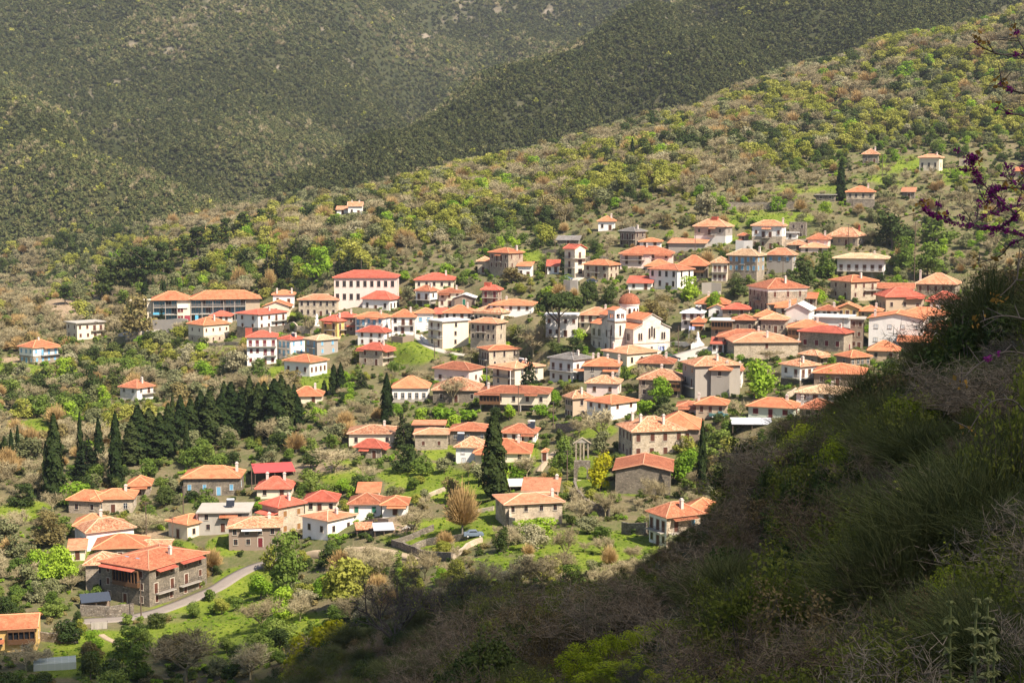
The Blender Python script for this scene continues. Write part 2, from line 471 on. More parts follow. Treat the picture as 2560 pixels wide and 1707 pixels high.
def window_mesh(w, h, c, arch=False):
    k = (round(w, 1), round(h, 1), c, arch)
    if k in _wcache: return _wcache[k]
    w, h = k[0], k[1]
    b = MB()
    t = 0.09
    if arch:
        N = 6
        P = lambda r, a: (r * math.cos(a), -0.06, h - w / 2 + r * math.sin(a))
        for i in range(N):
            a0, a1 = math.pi * i / N, math.pi * (i + 1) / N
            b.face([P(w / 2 + t, a0), P(w / 2 + t, a1), P(w / 2, a1), P(w / 2, a0)], 0)
            q = lambda r, a: (r * math.cos(a), -0.03, h - w / 2 + r * math.sin(a))
            b.face([(0, -0.03, h - w / 2), q(w / 2, a0), q(w / 2, a1)], 1)
        top = h - w / 2
    else:
        b.box(-w / 2 - t, -0.07, h, w / 2 + t, 0.02, h + t, 0)
        top = h
    b.box(-w / 2 - t, -0.07, 0, -w / 2, 0.02, top, 0)
    b.box(w / 2, -0.07, 0, w / 2 + t, 0.02, top, 0)
    b.box(-w / 2 - t - 0.05, -0.14, -t, w / 2 + t + 0.05, 0.02, 0, 0)
    b.face([(-w / 2, -0.03, 0), (w / 2, -0.03, 0), (w / 2, -0.03, top), (-w / 2, -0.03, top)], 1)
    if c in ('dk', 'wh'):
        b.box(-0.035, -0.05, 0, 0.035, -0.02, top, 2)
        b.box(-w / 2, -0.048, top * 0.62, w / 2, -0.022, top * 0.62 + 0.06, 2)
    else:
        b.box(-0.02, -0.045, 0, 0.02, -0.02, top, 3)
        for s in (-1, 1):
            for z in (0.08, top / 2, top - 0.14):
                b.box(s * w * 0.25 - w * 0.2, -0.05, z, s * w * 0.25 + w * 0.2, -0.028, z + 0.06, 1)
    cm = SHUT.get(c, GLASS)
    _wcache[k] = b.mesh('window', [TRIM, cm, WHITEP if c == 'wh' else SHUT['br'], GLASS])
    return _wcache[k]


_dcache = {}


def door_mesh(c):
    if c in _dcache: return _dcache[c]
    b = MB()
    b.box(-0.7, -0.08, 0, -0.52, 0.02, 2.15, 0); b.box(0.52, -0.08, 0, 0.7, 0.02, 2.15, 0); b.box(-0.7, -0.08, 2.15, 0.7, 0.02, 2.3, 0)
    b.face([(-0.52, -0.03, 0), (0.52, -0.03, 0), (0.52, -0.03, 2.15), (-0.52, -0.03, 2.15)], 1)
    for z in (0.2, 1.1): b.box(-0.4, -0.05, z, 0.4, -0.031, z + 0.7, 1)
    _dcache[c] = b.mesh('door', [TRIM, SHUT.get(c, SHUT['br'])])
    return _dcache[c]


def slab_rail(w, d, c='iron'):
    b = MB(); b.box(-w / 2, -d, -0.16, w / 2, 0, 0)
    r = MB()
    for z in (0.95, 0.5): r.box(-w / 2, -d, z, w / 2, -d + 0.05, z + 0.05); r.box(-w / 2, -d + 0.05, z, -w / 2 + 0.05, 0, z + 0.05); r.box(w / 2 - 0.05, -d + 0.05, z, w / 2, 0, z + 0.05)
    n = max(2, int(w / 0.35))
    for i in range(n + 1):
        x = -w / 2 + 0.02 + (w - 0.06) * i / n
        r.box(x, -d + 0.01, 0, x + 0.03, -d + 0.04, 0.95)
    return b, r


def roof_hip(A, B, R, o, z0, th=0.16, ridge=None):
    """hipped roof over A x B centred on 0; ridge along the longer side"""
    b = MB(); cap = []
    a2, b2 = A / 2 + o, B / 2 + o
    ln = a2 >= b2
    s = min(a2, b2)
    rl = max(0.15, max(a2, b2) - s) if ridge is None else ridge
    r0, r1 = ((-rl, 0), (rl, 0)) if ln else ((0, -rl), (0, rl))
    e = [(-a2, -b2), (a2, -b2), (a2, b2), (-a2, b2)]
    E = [(x, y, z0) for x, y in e]; L = [(x, y, z0 - th) for x, y in e]
    T0, T1 = (*r0, z0 + R), (*r1, z0 + R)
    sl = math.hypot(s, R)
    if ln:
        quads = [([E[0], E[1], T1, T0], [(0, 0), (2 * a2, 0), (2 * a2 - s, sl), (s, sl)]), ([E[2], E[3], T0, T1], [(0, 0), (2 * a2, 0), (2 * a2 - s, sl), (s, sl)]),
                 ([E[1], E[2], T1], [(0, 0), (2 * b2, 0), (b2, sl)]), ([E[3], E[0], T0], [(0, 0), (2 * b2, 0), (b2, sl)])]
        hips = [(E[0], T0), (E[3], T0), (E[1], T1), (E[2], T1), (T0, T1)]
    else:
        quads = [([E[0], E[1], T0], [(0, 0), (2 * a2, 0), (a2, sl)]), ([E[1], E[2], T1, T0], [(0, 0), (2 * b2, 0), (2 * b2 - s, sl), (s, sl)]),
                 ([E[2], E[3], T1], [(0, 0), (2 * a2, 0), (a2, sl)]), ([E[3], E[0], T0, T1], [(0, 0), (2 * b2, 0), (2 * b2 - s, sl), (s, sl)])]
        hips = [(E[0], T0), (E[1], T0), (E[2], T1), (E[3], T1), (T0, T1)]
    for q, uv in quads: b.face(q, 0, uv)
    for i in range(4): b.face([L[i], L[(i + 1) % 4], E[(i + 1) % 4], E[i]], 1)
    b.face(L[::-1], 1)
    return b, hips


def roof_gable(A, B, R, o, z0, along='x', th=0.16):
    b = MB()
    if along == 'x': a2, b2 = A / 2 + o * 0.6, B / 2 + o
    else: a2, b2 = B / 2 + o * 0.6, A / 2 + o
    Q = (lambda x, y, z: (x, y, z)) if along == 'x' else (lambda x, y, z: (-y, x, z))
    sl = math.hypot(b2, R)
    T0, T1 = Q(-a2, 0, z0 + R), Q(a2, 0, z0 + R)
    F0, F1, K0, K1 = Q(-a2, -b2, z0), Q(a2, -b2, z0), Q(-a2, b2, z0), Q(a2, b2, z0)
    uv = [(0, 0), (2 * a2, 0), (2 * a2, sl), (0, sl)]
    b.face([F0, F1, T1, T0], 0, uv); b.face([K1, K0, T0, T1], 0, uv)
    dn = lambda p: (p[0], p[1], p[2] - th)
    b.face([dn(F1), dn(F0), dn(T0), dn(T1)], 1); b.face([dn(K0), dn(K1), dn(T1), dn(T0)], 1)
    for p, q in ((F0, F1), (K1, K0), (T0, F0), (F1, T1), (K0, T0), (T1, K1)): b.face([dn(p), dn(q), q, p], 1)
    return b, [(T0, T1), (F0, T0), (K0, T0), (F1, T1), (K1, T1)]


CROP = {'c1': (0, 1000, 2.2174), 'c2': (0, 600, 3.2667), 'c3': (600, 600, 3.2667), 'c4': (1160, 480, 3.2667), 'c5': (1700, 480, 3.2667), 'c6': (800, 900, 3.2667),
        'c7': (1360, 860, 3.2667), 'c8': (1700, 260, 2.7349), 'c9': (700, 1200, 2.1382), 'ca': (1900, 700, 4.9), 'cb': (0, 0, 1.8375), 's': (0, 0, 1.0)}
HOUSES = []          # screen boxes used to keep trees from standing in front of houses
PADS = []
BUILT = []


def H(crop, xl, xc, xr, ye, yb, yp, roof, wall, rm, label, wins='', **k):
    HOUSES.append(dict(crop=crop, xl=xl, xc=xc, xr=xr, ye=ye, yb=yb, yp=yp, roof=roof, wall=wall, rm=rm, label=label, wins=wins, k=k))


KIND = {'st': 'stone_house', 'sl': 'stone_house', 'sd': 'stone_house', 'wh': 'white_house', 'cr': 'cream_house', 'pk': 'pink_house', 'ye': 'yellow_house', 'gr': 'grey_house', 'lg': 'grey_house',
        'br': 'brown_house', 'tan': 'tan_house', 'oc': 'ochre_house', 'gn': 'pale_green_house', 'co': 'concrete_house', 'rw': 'stone_house', 'wd': 'timber_house'}


def layout(h):
    ox, oy, s = CROP[h['crop']]
    g = lambda v, o: None if v is None else o + v / s
    xl, xc, xr = g(h['xl'], ox), g(h['xc'], ox), g(h['xr'], ox)
    ye, yb, yp = g(h['ye'], oy), g(h['yb'], oy), g(h['yp'], oy)
    k = h['k']
    if h['rm'] == 'or' and RND.random() < .36: h['rm'] = RND.choice(['tc', 'tc', 'sa', 'ol'])
    cx = xr if xc is None else xc
    if 'Y' in k:
        P = at(cx, yb, k['Y'])
    else:
        P = hit(cx, yb)
    Y = P[1]
    m = Y / F / CP * 1.0
    be = math.atan2((cx - CX) / F, 1)
    if xc is None:
        phi = math.radians(k.get('rot', RND.uniform(2, 8)))
        A = (xr - xl) * m / math.cos(phi)
        B = k.get('d', max(7.0, min(12.5, 0.88 * A)))
        if 'd' not in k and phi > 0: A = max(A * 0.8, A - B * math.sin(phi) * 0.0)
    else:
        dl, dr = xc - xl, xr - xc
        rho = k.get('rho', max(0.75, min(1.5, (dl / dr) ** 0.4)))
        phi = math.atan(rho * dr / dl)
        A, B = dl * m / math.cos(phi), dr * m / math.sin(phi)
    rx, ry = math.cos(be), -math.sin(be)
    vx, vy = math.sin(be), math.cos(be)
    X = (math.cos(phi) * rx - math.sin(phi) * vx, math.cos(phi) * ry - math.sin(phi) * vy)
    Yv = (-X[1], X[0])
    z0 = P[2]
    ze = at(cx, ye, Y)[2]
    hgt = max(2.2, ze - z0)
    c = (P[0] - X[0] * A / 2 + Yv[0] * B / 2, P[1] - X[1] * A / 2 + Yv[1] * B / 2)
    R = at(cx, yp, c[1])[2] - ze
    hs = min(A, B) / 2
    R = max(0.25 * hs, min(0.78 * hs, R))
    h.update(A=A, B=B, h=hgt, R=k.get('R', R), c=c, z0=z0, th=math.atan2(X[1], X[0]), Y=Y, px=(xl, xr, yp, yb, ye), m=m)
    PADS.append((c[0], c[1], z0 - 0.05, math.hypot(A, B) * 0.42))


def settle_pads(rad=5.0):
    num, den = np.zeros_like(ZZ), np.full_like(ZZ, 0.12)
    for x, y, z, r in PADS:
        iv = np.searchsorted(V, [math.log(max(3, y - r - 22)), math.log(y + r + 22)])
        iu = np.searchsorted(U, [(x - r - 22) / (y + 12) - 0.03, (x + r + 22) / (y + 12) + 0.03])
        sl = (slice(max(0, iv[0] - 1), iv[1] + 1), slice(max(0, iu[0] - 1), iu[1] + 1))
        d = np.maximum(0, np.hypot(XX[sl] - x, YY[sl] - y) - r)
        w = np.exp(-(d / rad) ** 2)
        num[sl] += w * np.clip(z - ZZ[sl], -7, 6)
        den[sl] += w
    ZZ[...] = ZZ + num / den


def build_house(h):
    k = h['k']
    A, B, hh, R = h['A'], h['B'], h['h'], h['R']
    nm = k.get('name') or KIND.get(h['wall'], 'house')
    t = empty(nm, (h['c'][0], h['c'][1], h['z0']), h['th'])
    tag(t, h['label'], k.get('cat', 'house'), k.get('group'))
    wm = WALL[h['wall']]
    a2, b2 = A / 2, B / 2
    stilt = k.get('stilt', 0) * hh            # height of open ground floor on posts
    low = k.get('low')
    lz = (k.get('lowf', 0.5) * hh) if low else -4.5
    zb = stilt if stilt else lz
    w = MB()
    w.box(-a2, -b2, zb, a2, b2, hh, 0, bottom=bool(stilt), top=True)
    if k.get('wf'): w.m[0] = 1
    if h['roof'] in 'gf':
        if h['roof'] == 'g':
            for s in (-1, 1): w.face([(s * a2, -b2, hh), (s * a2, b2, hh), (s * a2, 0, hh + R)][::s])
        else:
            for s in (-1, 1): w.face([(-a2, s * b2, hh), (a2, s * b2, hh), (0, s * b2, hh + R)][::-s])
    w.build('wall', [wm, WALL[k['wf']]] if k.get('wf') else wm, t)
    if low:
        b = MB(); b.box(-a2 - .04, -b2 - .04, -4.5, a2 + .04, b2 + .04, lz, top=True, bottom=False); b.build('lower_wall', WALL[low], t)
    if stilt:
        b = MB(); b.box(-a2 * .5, -b2 * .3, -4.5, a2 * .8, b2 - .1, stilt - .02); b.build('lower_wall', WALL[k.get('base', 'gr')], t)
        n = max(2, int(A / 3.5))
        for i in range(n + 1):
            b = MB(); x = -a2 + .2 + (A - .4) * i / n
            b.box(x - .18, -b2 + .05, -4.5, x + .18, -b2 + .41, stilt - .02); b.build('pillar', WALL['co'], t)
    if k.get('band'):
        b = MB(); b.box(-a2 - .06, -b2 - .06, hh - 1.0, a2 + .06, b2 + .06, hh - .02); b.build('cornice_band', WALL['wh'], t)
    # roof
    rm = ROOF[h['rm']]
    o = k.get('o', 0.62)
    rz = hh + 0.12
    rf = None
    if h['roof'] == 'h': b, caps = roof_hip(A, B, R, o, rz, ridge=k.get('ridge'))
    elif h['roof'] == 'g': b, caps = roof_gable(A, B, R, o, rz, 'x')
    elif h['roof'] == 'f': b, caps = roof_gable(A, B, R, o, rz, 'y')
    elif h['roof'] == 's':
        b = MB(); e = o
        b.face([(-a2 - e, -b2 - e, rz), (a2 + e, -b2 - e, rz), (a2 + e, b2 + e, rz + R), (-a2 - e, b2 + e, rz + R)], 0, [(0, 0), (A, 0), (A, B), (0, B)])
        b.face([(-a2 - e, b2 + e, rz + R - .15), (a2 + e, b2 + e, rz + R - .15), (a2 + e, -b2 - e, rz - .15), (-a2 - e, -b2 - e, rz - .15)], 1)
        b.face([(-a2 - e, -b2 - e, rz - .15), (a2 + e, -b2 - e, rz - .15), (a2 + e, -b2 - e, rz), (-a2 - e, -b2 - e, rz)], 1)
        for s in (-1, 1):
            x = s * (a2 + e)
            b.face([(x, -b2 - e, rz - .15), (x, b2 + e, rz + R - .15), (x, b2 + e, rz + R), (x, -b2 - e, rz)][::s], 1)
        w2 = MB()
        for s in (-1, 1): w2.face([(s * a2, -b2, hh), (s * a2, b2, hh), (s * a2, b2, hh + R * .92)][::s])
        w2.face([(a2, b2, hh), (-a2, b2, hh), (-a2, b2, hh + R * .92), (a2, b2, hh + R * .92)])
        w2.build('gable_wall', wm, t)
        caps = []
    elif h['roof'] == 't':
        b = MB(); b.box(-a2 - o, -b2 - o, hh + .01, a2 + o, b2 + o, hh + .3); caps = []
    else: b = None
    if b:
        if h['roof'] == 't': rf = b.build('roof', [ROOF.get(h['rm'], WALL['co'])], t)
        else: rf = b.build('roof', [rm, RIDGE[h['rm']]], t)
        if caps and h['m'] < 0.2:
            c = MB()
            for p, q in caps:
                p2 = (p[0], p[1], p[2] + .03); q2 = (q[0], q[1], q[2] + .03)
                c.tube(p2, q2, .14, .14, 5)
            c.build('ridge_tiles', RIDGE[h['rm']], rf)
    # chimneys
    for i in range(k.get('ch', 1 if RND.random() < .45 and h['roof'] in 'hg' and h['R'] > 1 else 0)):
        tx, ty = k.get('cp', [(0.55, 0.1), (-0.5, 0.25), (0.15, -0.35), (-0.75, -0.3)])[i]
        b = MB(); zt = hh + R + (0.7 if h['roof'] != 't' else 1.2)
        x, y = tx * a2, ty * b2
        b.box(x - .32, y - .3, hh - .3, x + .32, y + .3, zt); b.box(x - .42, y - .4, zt, x + .42, y + .4, zt + .12); b.box(x - .25, y - .22, zt + .12, x + .25, y + .22, zt + .4)
        b.build('chimney', CHIM if not k.get('chr') else ROOF['rd'], rf or t)
    # windows
    ns = k.get('ns', max(1, int(round((hh - stilt) / 3.1))))
    sh = (hh - stilt) / ns
    spec = h['wins'] or 'a'
    col = spec.split(':')[1] if ':' in spec else RND.choice(['br', 'dk', 'br', 'wh', 'dk'])
    cols2 = (col.split(',') * 2)[:2] if ',' in col else [col, col]
    col = cols2[0]
    nums = spec.split(':')[0]
    if nums and nums != 'a':
        q = nums.split('/')
        nf, nr = int(q[0]), int(q[1]) if len(q) > 1 else max(1, int(B / 4.5))
    else: nf, nr = max(1, int(A / 3.6)), max(1, int(B / 4.2))
    hidden = k.get('hid', 0)            # storeys without openings at the bottom
    ww, wh = k.get('ww', 0.95), min(k.get('whh', 1.45), sh * 0.55)
    ar = bool(k.get('arch'))
    balc = k.get('bal', [])
    doorc = k.get('dc', col if col not in ('dk', 'wh') else 'br')
    for face, n, L in (('F', nf, A), ('R', nr, B)):
        col = cols2[0] if face == 'F' else cols2[1]
        for s in range(hidden, ns):
            for i in range(n):
                u = (i + 0.5) / n * L - L / 2 + (RND.uniform(-.25, .25) if n < 5 else 0)
                z = stilt + s * sh + sh * 0.3
                on_b = any(f == face and bs == s and t0 <= (u + L / 2) / L <= t1 for f, bs, t0, t1 in balc)
                isdoor = (s == 0 and not stilt and face == 'F' and i == n // 2 and hidden == 0 and not k.get('nodoor'))
                if isdoor or on_b:
                    me, z, nm2 = door_mesh(doorc if doorc in SHUT else 'br'), stilt + s * sh + 0.06, 'door'
                else:
                    me, nm2 = window_mesh(ww, wh if not ar or s % 2 == 0 else wh, col, ar), 'window'
                if face == 'F': link(nm2, me, t, (u, -b2 - (.045 if low and s * sh < lz else 0), z), 0)
                else: link(nm2, me, t, (a2 + (.045 if low and s * sh < lz else 0), u, z), math.pi / 2)
    # balconies, awnings
    for f, s, t0, t1 in balc:
        L = A if f == 'F' else B
        wdt = (t1 - t0) * L; u = (t0 + t1) / 2 * L - L / 2
        sb, rl = slab_rail(wdt, 1.1)
        z = stilt + s * sh
        loc, rz2 = ((u, -b2, z), 0) if f == 'F' else ((a2, u, z), math.pi / 2)
        ob = sb.build('balcony', WALL['co'], t, loc, rz2)
        rl.build('railing', WHITEP if k.get('wr') else IRON, ob)
    for f, zf, t0, t1 in k.get('aw', []):
        L = A if f == 'F' else B
        wdt = (t1 - t0) * L; u = (t0 + t1) / 2 * L - L / 2
        d = k.get('awd', 1.3)
        b = MB()
        b.face([(-wdt / 2, -d, -.45), (wdt / 2, -d, -.45), (wdt / 2, 0, 0), (-wdt / 2, 0, 0)], 0, [(0, 0), (wdt, 0), (wdt, d), (0, d)])
        b.face([(-wdt / 2, 0, -.08), (wdt / 2, 0, -.08), (wdt / 2, -d, -.53), (-wdt / 2, -d, -.53)], 1)
        b.face([(-wdt / 2, -d, -.53), (wdt / 2, -d, -.53), (wdt / 2, -d, -.45), (-wdt / 2, -d, -.45)], 1)
        for s in (-1, 1): b.face([(s * wdt / 2, -d, -.53), (s * wdt / 2, 0, -.08), (s * wdt / 2, 0, 0), (s * wdt / 2, -d, -.45)][::s], 1)
        am = k.get('awm', h['rm'] if h['rm'] in ROOF and h['rm'] not in ('co', 'wm') else 'or')
        b.build('awning', [ROOF[am], RIDGE[am]], t, (u, -b2, zf * hh) if f == 'F' else (a2, u, zf * hh), 0 if f == 'F' else math.pi / 2)
        if d > 1.6:
            for s in (-1, 1):
                p = MB(); x = s * (wdt / 2 - .15); p.box(x - .09, -d + .1, -zf * hh - 2, x + .09, -d + .28, -.52)
                p.build('post', WALL['wh'], t, (u, -b2, zf * hh) if f == 'F' else (a2, u, zf * hh), 0 if f == 'F' else math.pi / 2)
    if k.get('gal'):                      # glazed timber gallery along part of the front
        t0, t1, z0, z1 = k['gal']
        x0, x1 = -a2 + t0 * A, -a2 + t1 * A
        b = MB(); b.box(x0, -b2 - .9, z0 * hh, x1, -b2 + .02, z0 * hh + .9); b.box(x0, -b2 - .9, z1 * hh - .35, x1, -b2 + .02, z1 * hh)
        n = max(2, int((x1 - x0) / .9))
        for i in range(n + 1):
            x = x0 + (x1 - x0 - .12) * i / n; b.box(x, -b2 - .89, z0 * hh + .9, x + .12, -b2, z1 * hh - .35)
        g = b.build('gallery', WALL['wd'], t)
        b = MB(); b.face([(x0 + .05, -b2 - .5, z0 * hh + .9), (x1 - .05, -b2 - .5, z0 * hh + .9), (x1 - .05, -b2 - .5, z1 * hh - .35), (x0 + .05, -b2 - .5, z1 * hh - .35)]); b.build('pane', GLASS, g)
    if k.get('solar'):
        b = MB(); x = a2 * k['solar']
        b.face([(x - 1, -.9, hh + R * .5), (x + 1, -.9, hh + R * .5), (x + 1, .4, hh + R + .7), (x - 1, .4, hh + R + .7)]); b.tube((x - .9, .5, hh + R + .8), (x + .9, .5, hh + R + .8), .28, .28, 8, 1, True)
        b.tube((x - .9, .4, hh), (x - .9, .4, hh + R + .7), .05, .05, 4, 1); b.tube((x + .9, .4, hh), (x + .9, .4, hh + R + .7), .05, .05, 4, 1)
        b.build('solar_heater', [GLASS, WHITEP], rf or t)
    if k.get('sky'):
        for x in (-.35, .1):
            b = MB(); b.box(a2 * x - .5, -b2 * .55 - .9, hh + R * .52, a2 * x + .5, -b2 * .55 + .9, hh + R * .52 + .12); ob = b.build('roof_light', SHUT['bl'], rf); ob.rotation_euler = (math.atan2(R, b2) * .0, 0, 0)
    if k.get('tank'):
        b = MB(); x = a2 * k['tank']; b.box(x - 1.2, -.8, hh + .1, x + 1.2, .9, hh + R + 1.0); b.build('roof_room', ROOF['rd'], t)
    h['obj'] = t
    BUILT.append(h)
    return t

# ------------------------------------------------------------------ every house of the village
# crop, left edge, near corner (None: square on), right edge, eave, base, roof top (pixels of an enlarged crop), roof shape, wall, roof, label
H('c1', -60, None, 205, 1258, 1385, 1190, 'g', 'ye', 'or', 'yellow house with green porch beam', '2/1:dk', aw=[('F', .55, 0, .35)], gal=(.42, .98, .35, .96), ns=1)
H('c1', 560, 830, 1160, 940, 1152, 858, 'h', 'sd', 'tc', 'large stone house with balconies beside the road bend', '3/4:br', bal=[('R', 1, .1, .4), ('R', 1, .5, .85)], gal=(.3, .82, .5, .94), aw=[('F', .98, .05, .75), ('R', .98, .1, .42), ('R', 1.0, .5, .9)], awm='rd', awd=1.5, sky=1, low=None, ch=1, rho=.8)
H('c1', 480, None, 640, 908, 1045, 842, 'h', 'st', 'ol', 'grey stone wing with mottled old tiles', '1/1:dk', nodoor=1)
H('c1', 530, None, 800, 815, 890, 742, 'h', 'st', 'or', 'low stone house under a smooth orange hip roof', '3/1:dk')
H('c1', 708, None, 932, 822, 885, 775, 'h', 'br', 'ol', 'brown house with patchy weathered tile roof', '1/1:dk', nodoor=1)
H('c1', 425, 482, 742, 735, 830, 655, 'h', 'wh', 'or', 'white house with long orange roof and white shutters', '1/2:ws')
H('c1', 420, None, 590, 690, 760, 630, 'h', 'wh', 'or', 'rear white wing with ridged orange roof', '1/1:dk', nodoor=1)
H('c1', 388, None, 470, 825, 885, 782, 's', 'cr', 'or', 'small cream lean-to with red tiles', '1/1:dk', cat='lean-to', name='lean_to', R=.8)
H('c1', 520, None, 735, 545, 622, 492, 'h', 'sl', 'or', 'stone house wing with long orange roof and white window', '3/1:wh')
H('c1', 385, 555, 612, 560, 632, 500, 'h', 'st', 'or', 'stone house front with dark square windows', '2/1:dk', nodoor=1)
H('c1', 715, None, 830, 472, 522, 422, 'h', 'st', 'or', 'tiny stone house with pointed orange roof', '1/1:dk', aw=[('F', .95, .1, .9)])
H('c1', 1020, 1325, 1352, 430, 527, 365, 'h', 'sd', 'or', 'dark stone house with blue shutters and ivy', '4/1:bl', ch=1, cp=[(.85, .0)], whh=1.5)
H('c1', 1425, None, 1610, 490, 540, 424, 'h', 'cr', 'rd', 'low cream house with red roof and two chimneys', '2/1:dk', ch=2)
H('c1', 1455, 1545, 1690, 595, 760, 532, 'h', 'sl', 'rd', 'tall stone house with red roof and ochre shutters', '1/2:or', ww=1.0, aw=[('F', .82, .0, 1)], awd=2.4, ch=1)
H('c1', 1690, None, 1862, 560, 622, 503, 'h', 'cr', 'rd', 'cream house with broad red hip roof', '3/1:dk')
H('c1', 1105, None, 1375, 622, 730, 600, 't', 'co', 'co', 'unfinished flat roofed concrete house', '3/1:dk', aw=[('F', .9, .42, .8)], ns=2, solar=.2, awm='or')
H('c1', 935, 1040, 1178, 690, 775, 632, 'h', 'cr', 'or', 'small cream house with orange porch roof', '1/2:dk', ch=1, cp=[(.8, 0)])
H('c1', 1270, None, 1552, 702, 812, 655, 'h', 'br', 'ol', 'run-down brown house with holed tile roof', '4/1:dk', ns=2, dc='rd', aw=[('F', .97, .25, .65)], awm='wm', awd=1.0)
H('c9', 118, 255, 400, 217, 312, 166, 'h', 'wh', 'sa', 'plain white house with pale orange roof', '2/2:dk', nodoor=1, ns=1)
H('c9', 370, None, 540, 128, 193, 70, 'h', 'wh', 'or', 'white bungalow with green window', '2/1:gn', nodoor=1)
H('c9', 545, None, 675, 132, 188, 88, 'h', 'wh', 'or', 'right half of white bungalow with porch', '1/1:dk', aw=[('F', .98, .2, 1)])
H('c9', 418, None, 525, 78, 112, 53, 's', 'cr', 'or', 'little store with orange roof behind the bungalow', '1/1:dk', cat='store', name='store_shed', R=1.0)
H('c9', 1150, 1205, 1515, 130, 250, 76, 'h', 'sl', 'sa', 'long stone house with small square windows', '2/4:dk', rho=.75, ch=1, cp=[(.2, .8)], ns=2, hid=1, ww=.8, whh=1.2)
H('c9', 1300, None, 1480, 66, 110, 40, 's', 'sl', 'sa', 'rear stone annex with sloping salmon roof', '1/1:dk', R=1.6, ch=1, cp=[(.9, .9)])
H('c9', 1970, 2065, 2250, 200, 368, 118, 'h', 'sl', 'or', 'two-storey house with blue shutters by the dark thicket', '3/2:dk,bl', wf='wh', bal=[('R', 1, .05, .75), ('F', 1, 0, .9)], aw=[('R', .98, .15, .85)], ns=2)
H('c9', 2160, None, 2335, 178, 270, 98, 'h', 'br', 'or', 'brown house half hidden by the dark thicket', '2/1:dk')
H('c6', 930, 1215, 1330, 85, 205, 15, 'h', 'pk', 'or', 'peach house with wide orange hip roof', '3/1:br', ww=1.1)
H('c6', 590, None, 878, 228, 345, 132, 'h', 'wh', 'or', 'white house with six white-framed windows beside a cypress', '5/1:wh', hid=0, ns=1, whh=1.6, low='gr', lowf=.22, nodoor=1)
H('c6', 920, None, 1308, 248, 345, 142, 'h', 'sd', 'ol', 'abandoned house with sagging pale tile roof', '3/1:dk')
H('c6', 1300, None, 1860, 275, 420, 213, 'h', 'cr', 'or', 'long cream house on pillars with timber gallery', '5/2:dk', stilt=.35, gal=(.0, .3, .37, .9), aw=[('F', 1.0, -.08, .3), ('F', 1.0, .66, .85)], ch=1, cp=[(-.8, -.2)], d=11)
H('c6', 235, None, 610, 600, 700, 531, 'h', 'cr', 'ol', 'cream house with old tiles behind the red roofed cottage', '3/1:dk', ch=1, cp=[(.5, .3)])
H('c6', 290, 500, 545, 718, 805, 617, 'h', 'st', 'rd', 'small stone cottage with bright red roof', '2/1:br', aw=[('F', .9, .15, .55), ('R', 1.0, .0, 1)], ww=.8)
H('c6', 775, None, 1040, 605, 735, 556, 'h', 'st', 'sa', 'plain stone house with two small windows', '2/1:br', hid=0, ns=1, ww=.8, whh=1.2, nodoor=1)
H('c6', 765, None, 1010, 530, 620, 521, 't', 'br', 'sa', 'brown flat block behind the plain stone house', '1/1:dk', nodoor=1, cat='outbuilding', name='outbuilding')
H('c6', 1055, None, 1370, 580, 675, 512, 'h', 'sd', 'or', 'low dark stone house left of the tall cypress', '3/1:wh', nodoor=1)
H('c6', 1480, None, 1752, 600, 675, 521, 'h', 'wh', 'or', 'white house with porch right of the tall cypress', '4/1:dk', ch=1, solar=.7, aw=[('F', .98, .6, 1)], awd=1.8)
H('c6', 1108, None, 1340, 715, 865, 626, 'h', 'wh', 'or', 'white house with closed white shutter under the cypress', '2/1:ws', solar=-.8)
H('c6', 1262, None, 1712, 775, 830, 656, 'h', 'cr', 'or', 'cream house with wide orange-red roof behind the cypress', '3/1:dk', aw=[('F', 1.1, 0, .3)])
H('c6', 1812, None, 1852, 752, 826, 727, 'h', 'wh', 'or', 'tiny white chapel with arched door', '1/1:br', name='wayside_chapel', cat='chapel', d=3, o=.25, arch=1)
H('c7', 578, None, 1030, 1042, 1228, 948, 'f', 'sd', 'or', 'big windowless stone barn with orange gable roof', '0/0:dk', d=14, rot=1, nodoor=1, name='stone_barn', cat='barn', o=.7)
H('c7', 605, 722, 1150, 718, 950, 592, 'h', 'sl', 'or', 'tall stone mansion with three cream chimneys', '4/4:br', rho=.85, ch=3, cp=[(-.5, -.6), (.3, -.5), (.6, .3)], ww=1.05, whh=2.1, ns=2)
H('c7', 900, None, 1262, 695, 800, 556, 'h', 'br', 'or', 'brown rear block with broad orange roof', '2/1:dk', d=14)
H('c7', 1095, None, 1240, 512, 588, 470, 'h', 'wh', 'or', 'white porch wing with timber posts', '1/1:br', aw=[('F', .99, 0, 1)], awd=2)
H('c7', 1240, None, 1482, 497, 588, 432, 'h', 'tan', 'or', 'tan house with three brown windows by the pickup', '3/1:br', nodoor=1, whh=1.7, ch=1, cp=[(-.9, 0)])
H('c7', 1668, 2035, 2088, 525, 612, 441, 'h', 'gn', 'or', 'pale green house with burgundy shutters', '3/1:rd', ns=1, ww=1.3)
H('c7', 2092, None, 2352, 548, 610, 460, 'h', 'tan', 'or', 'tan house with plain orange roof and thin chimney', '2/1:dk', ch=1, cp=[(-.95, -.4)])
H('ca', 450, None, 1040, 1402, 1510, 1286, 'h', 'wh', 'pa', 'white house with sandy roof and burgundy shutters', '4/1:rd', ch=1, cp=[(.35, .1)], ww=1.2, whh=1.5, ns=1)
H('ca', 257, 485, 705, 1060, 1340, 968, 'h', 'wh', 'ol', 'white house with terrace railing and pale tile roof', '2/3:dk', low='rw', lowf=.4, ns=2, hid=1, bal=[('R', 1, .1, 1), ('F', 1, .3, 1)], ch=1, cp=[(.6, -.3)], wr=1)
H('ca', 492, 700, 822, 930, 1070, 860, 'h', 'st', 'ol', 'small stone house with white columned porch', '2/1:dk', aw=[('R', 1.0, 0, 1)], awm='ol')
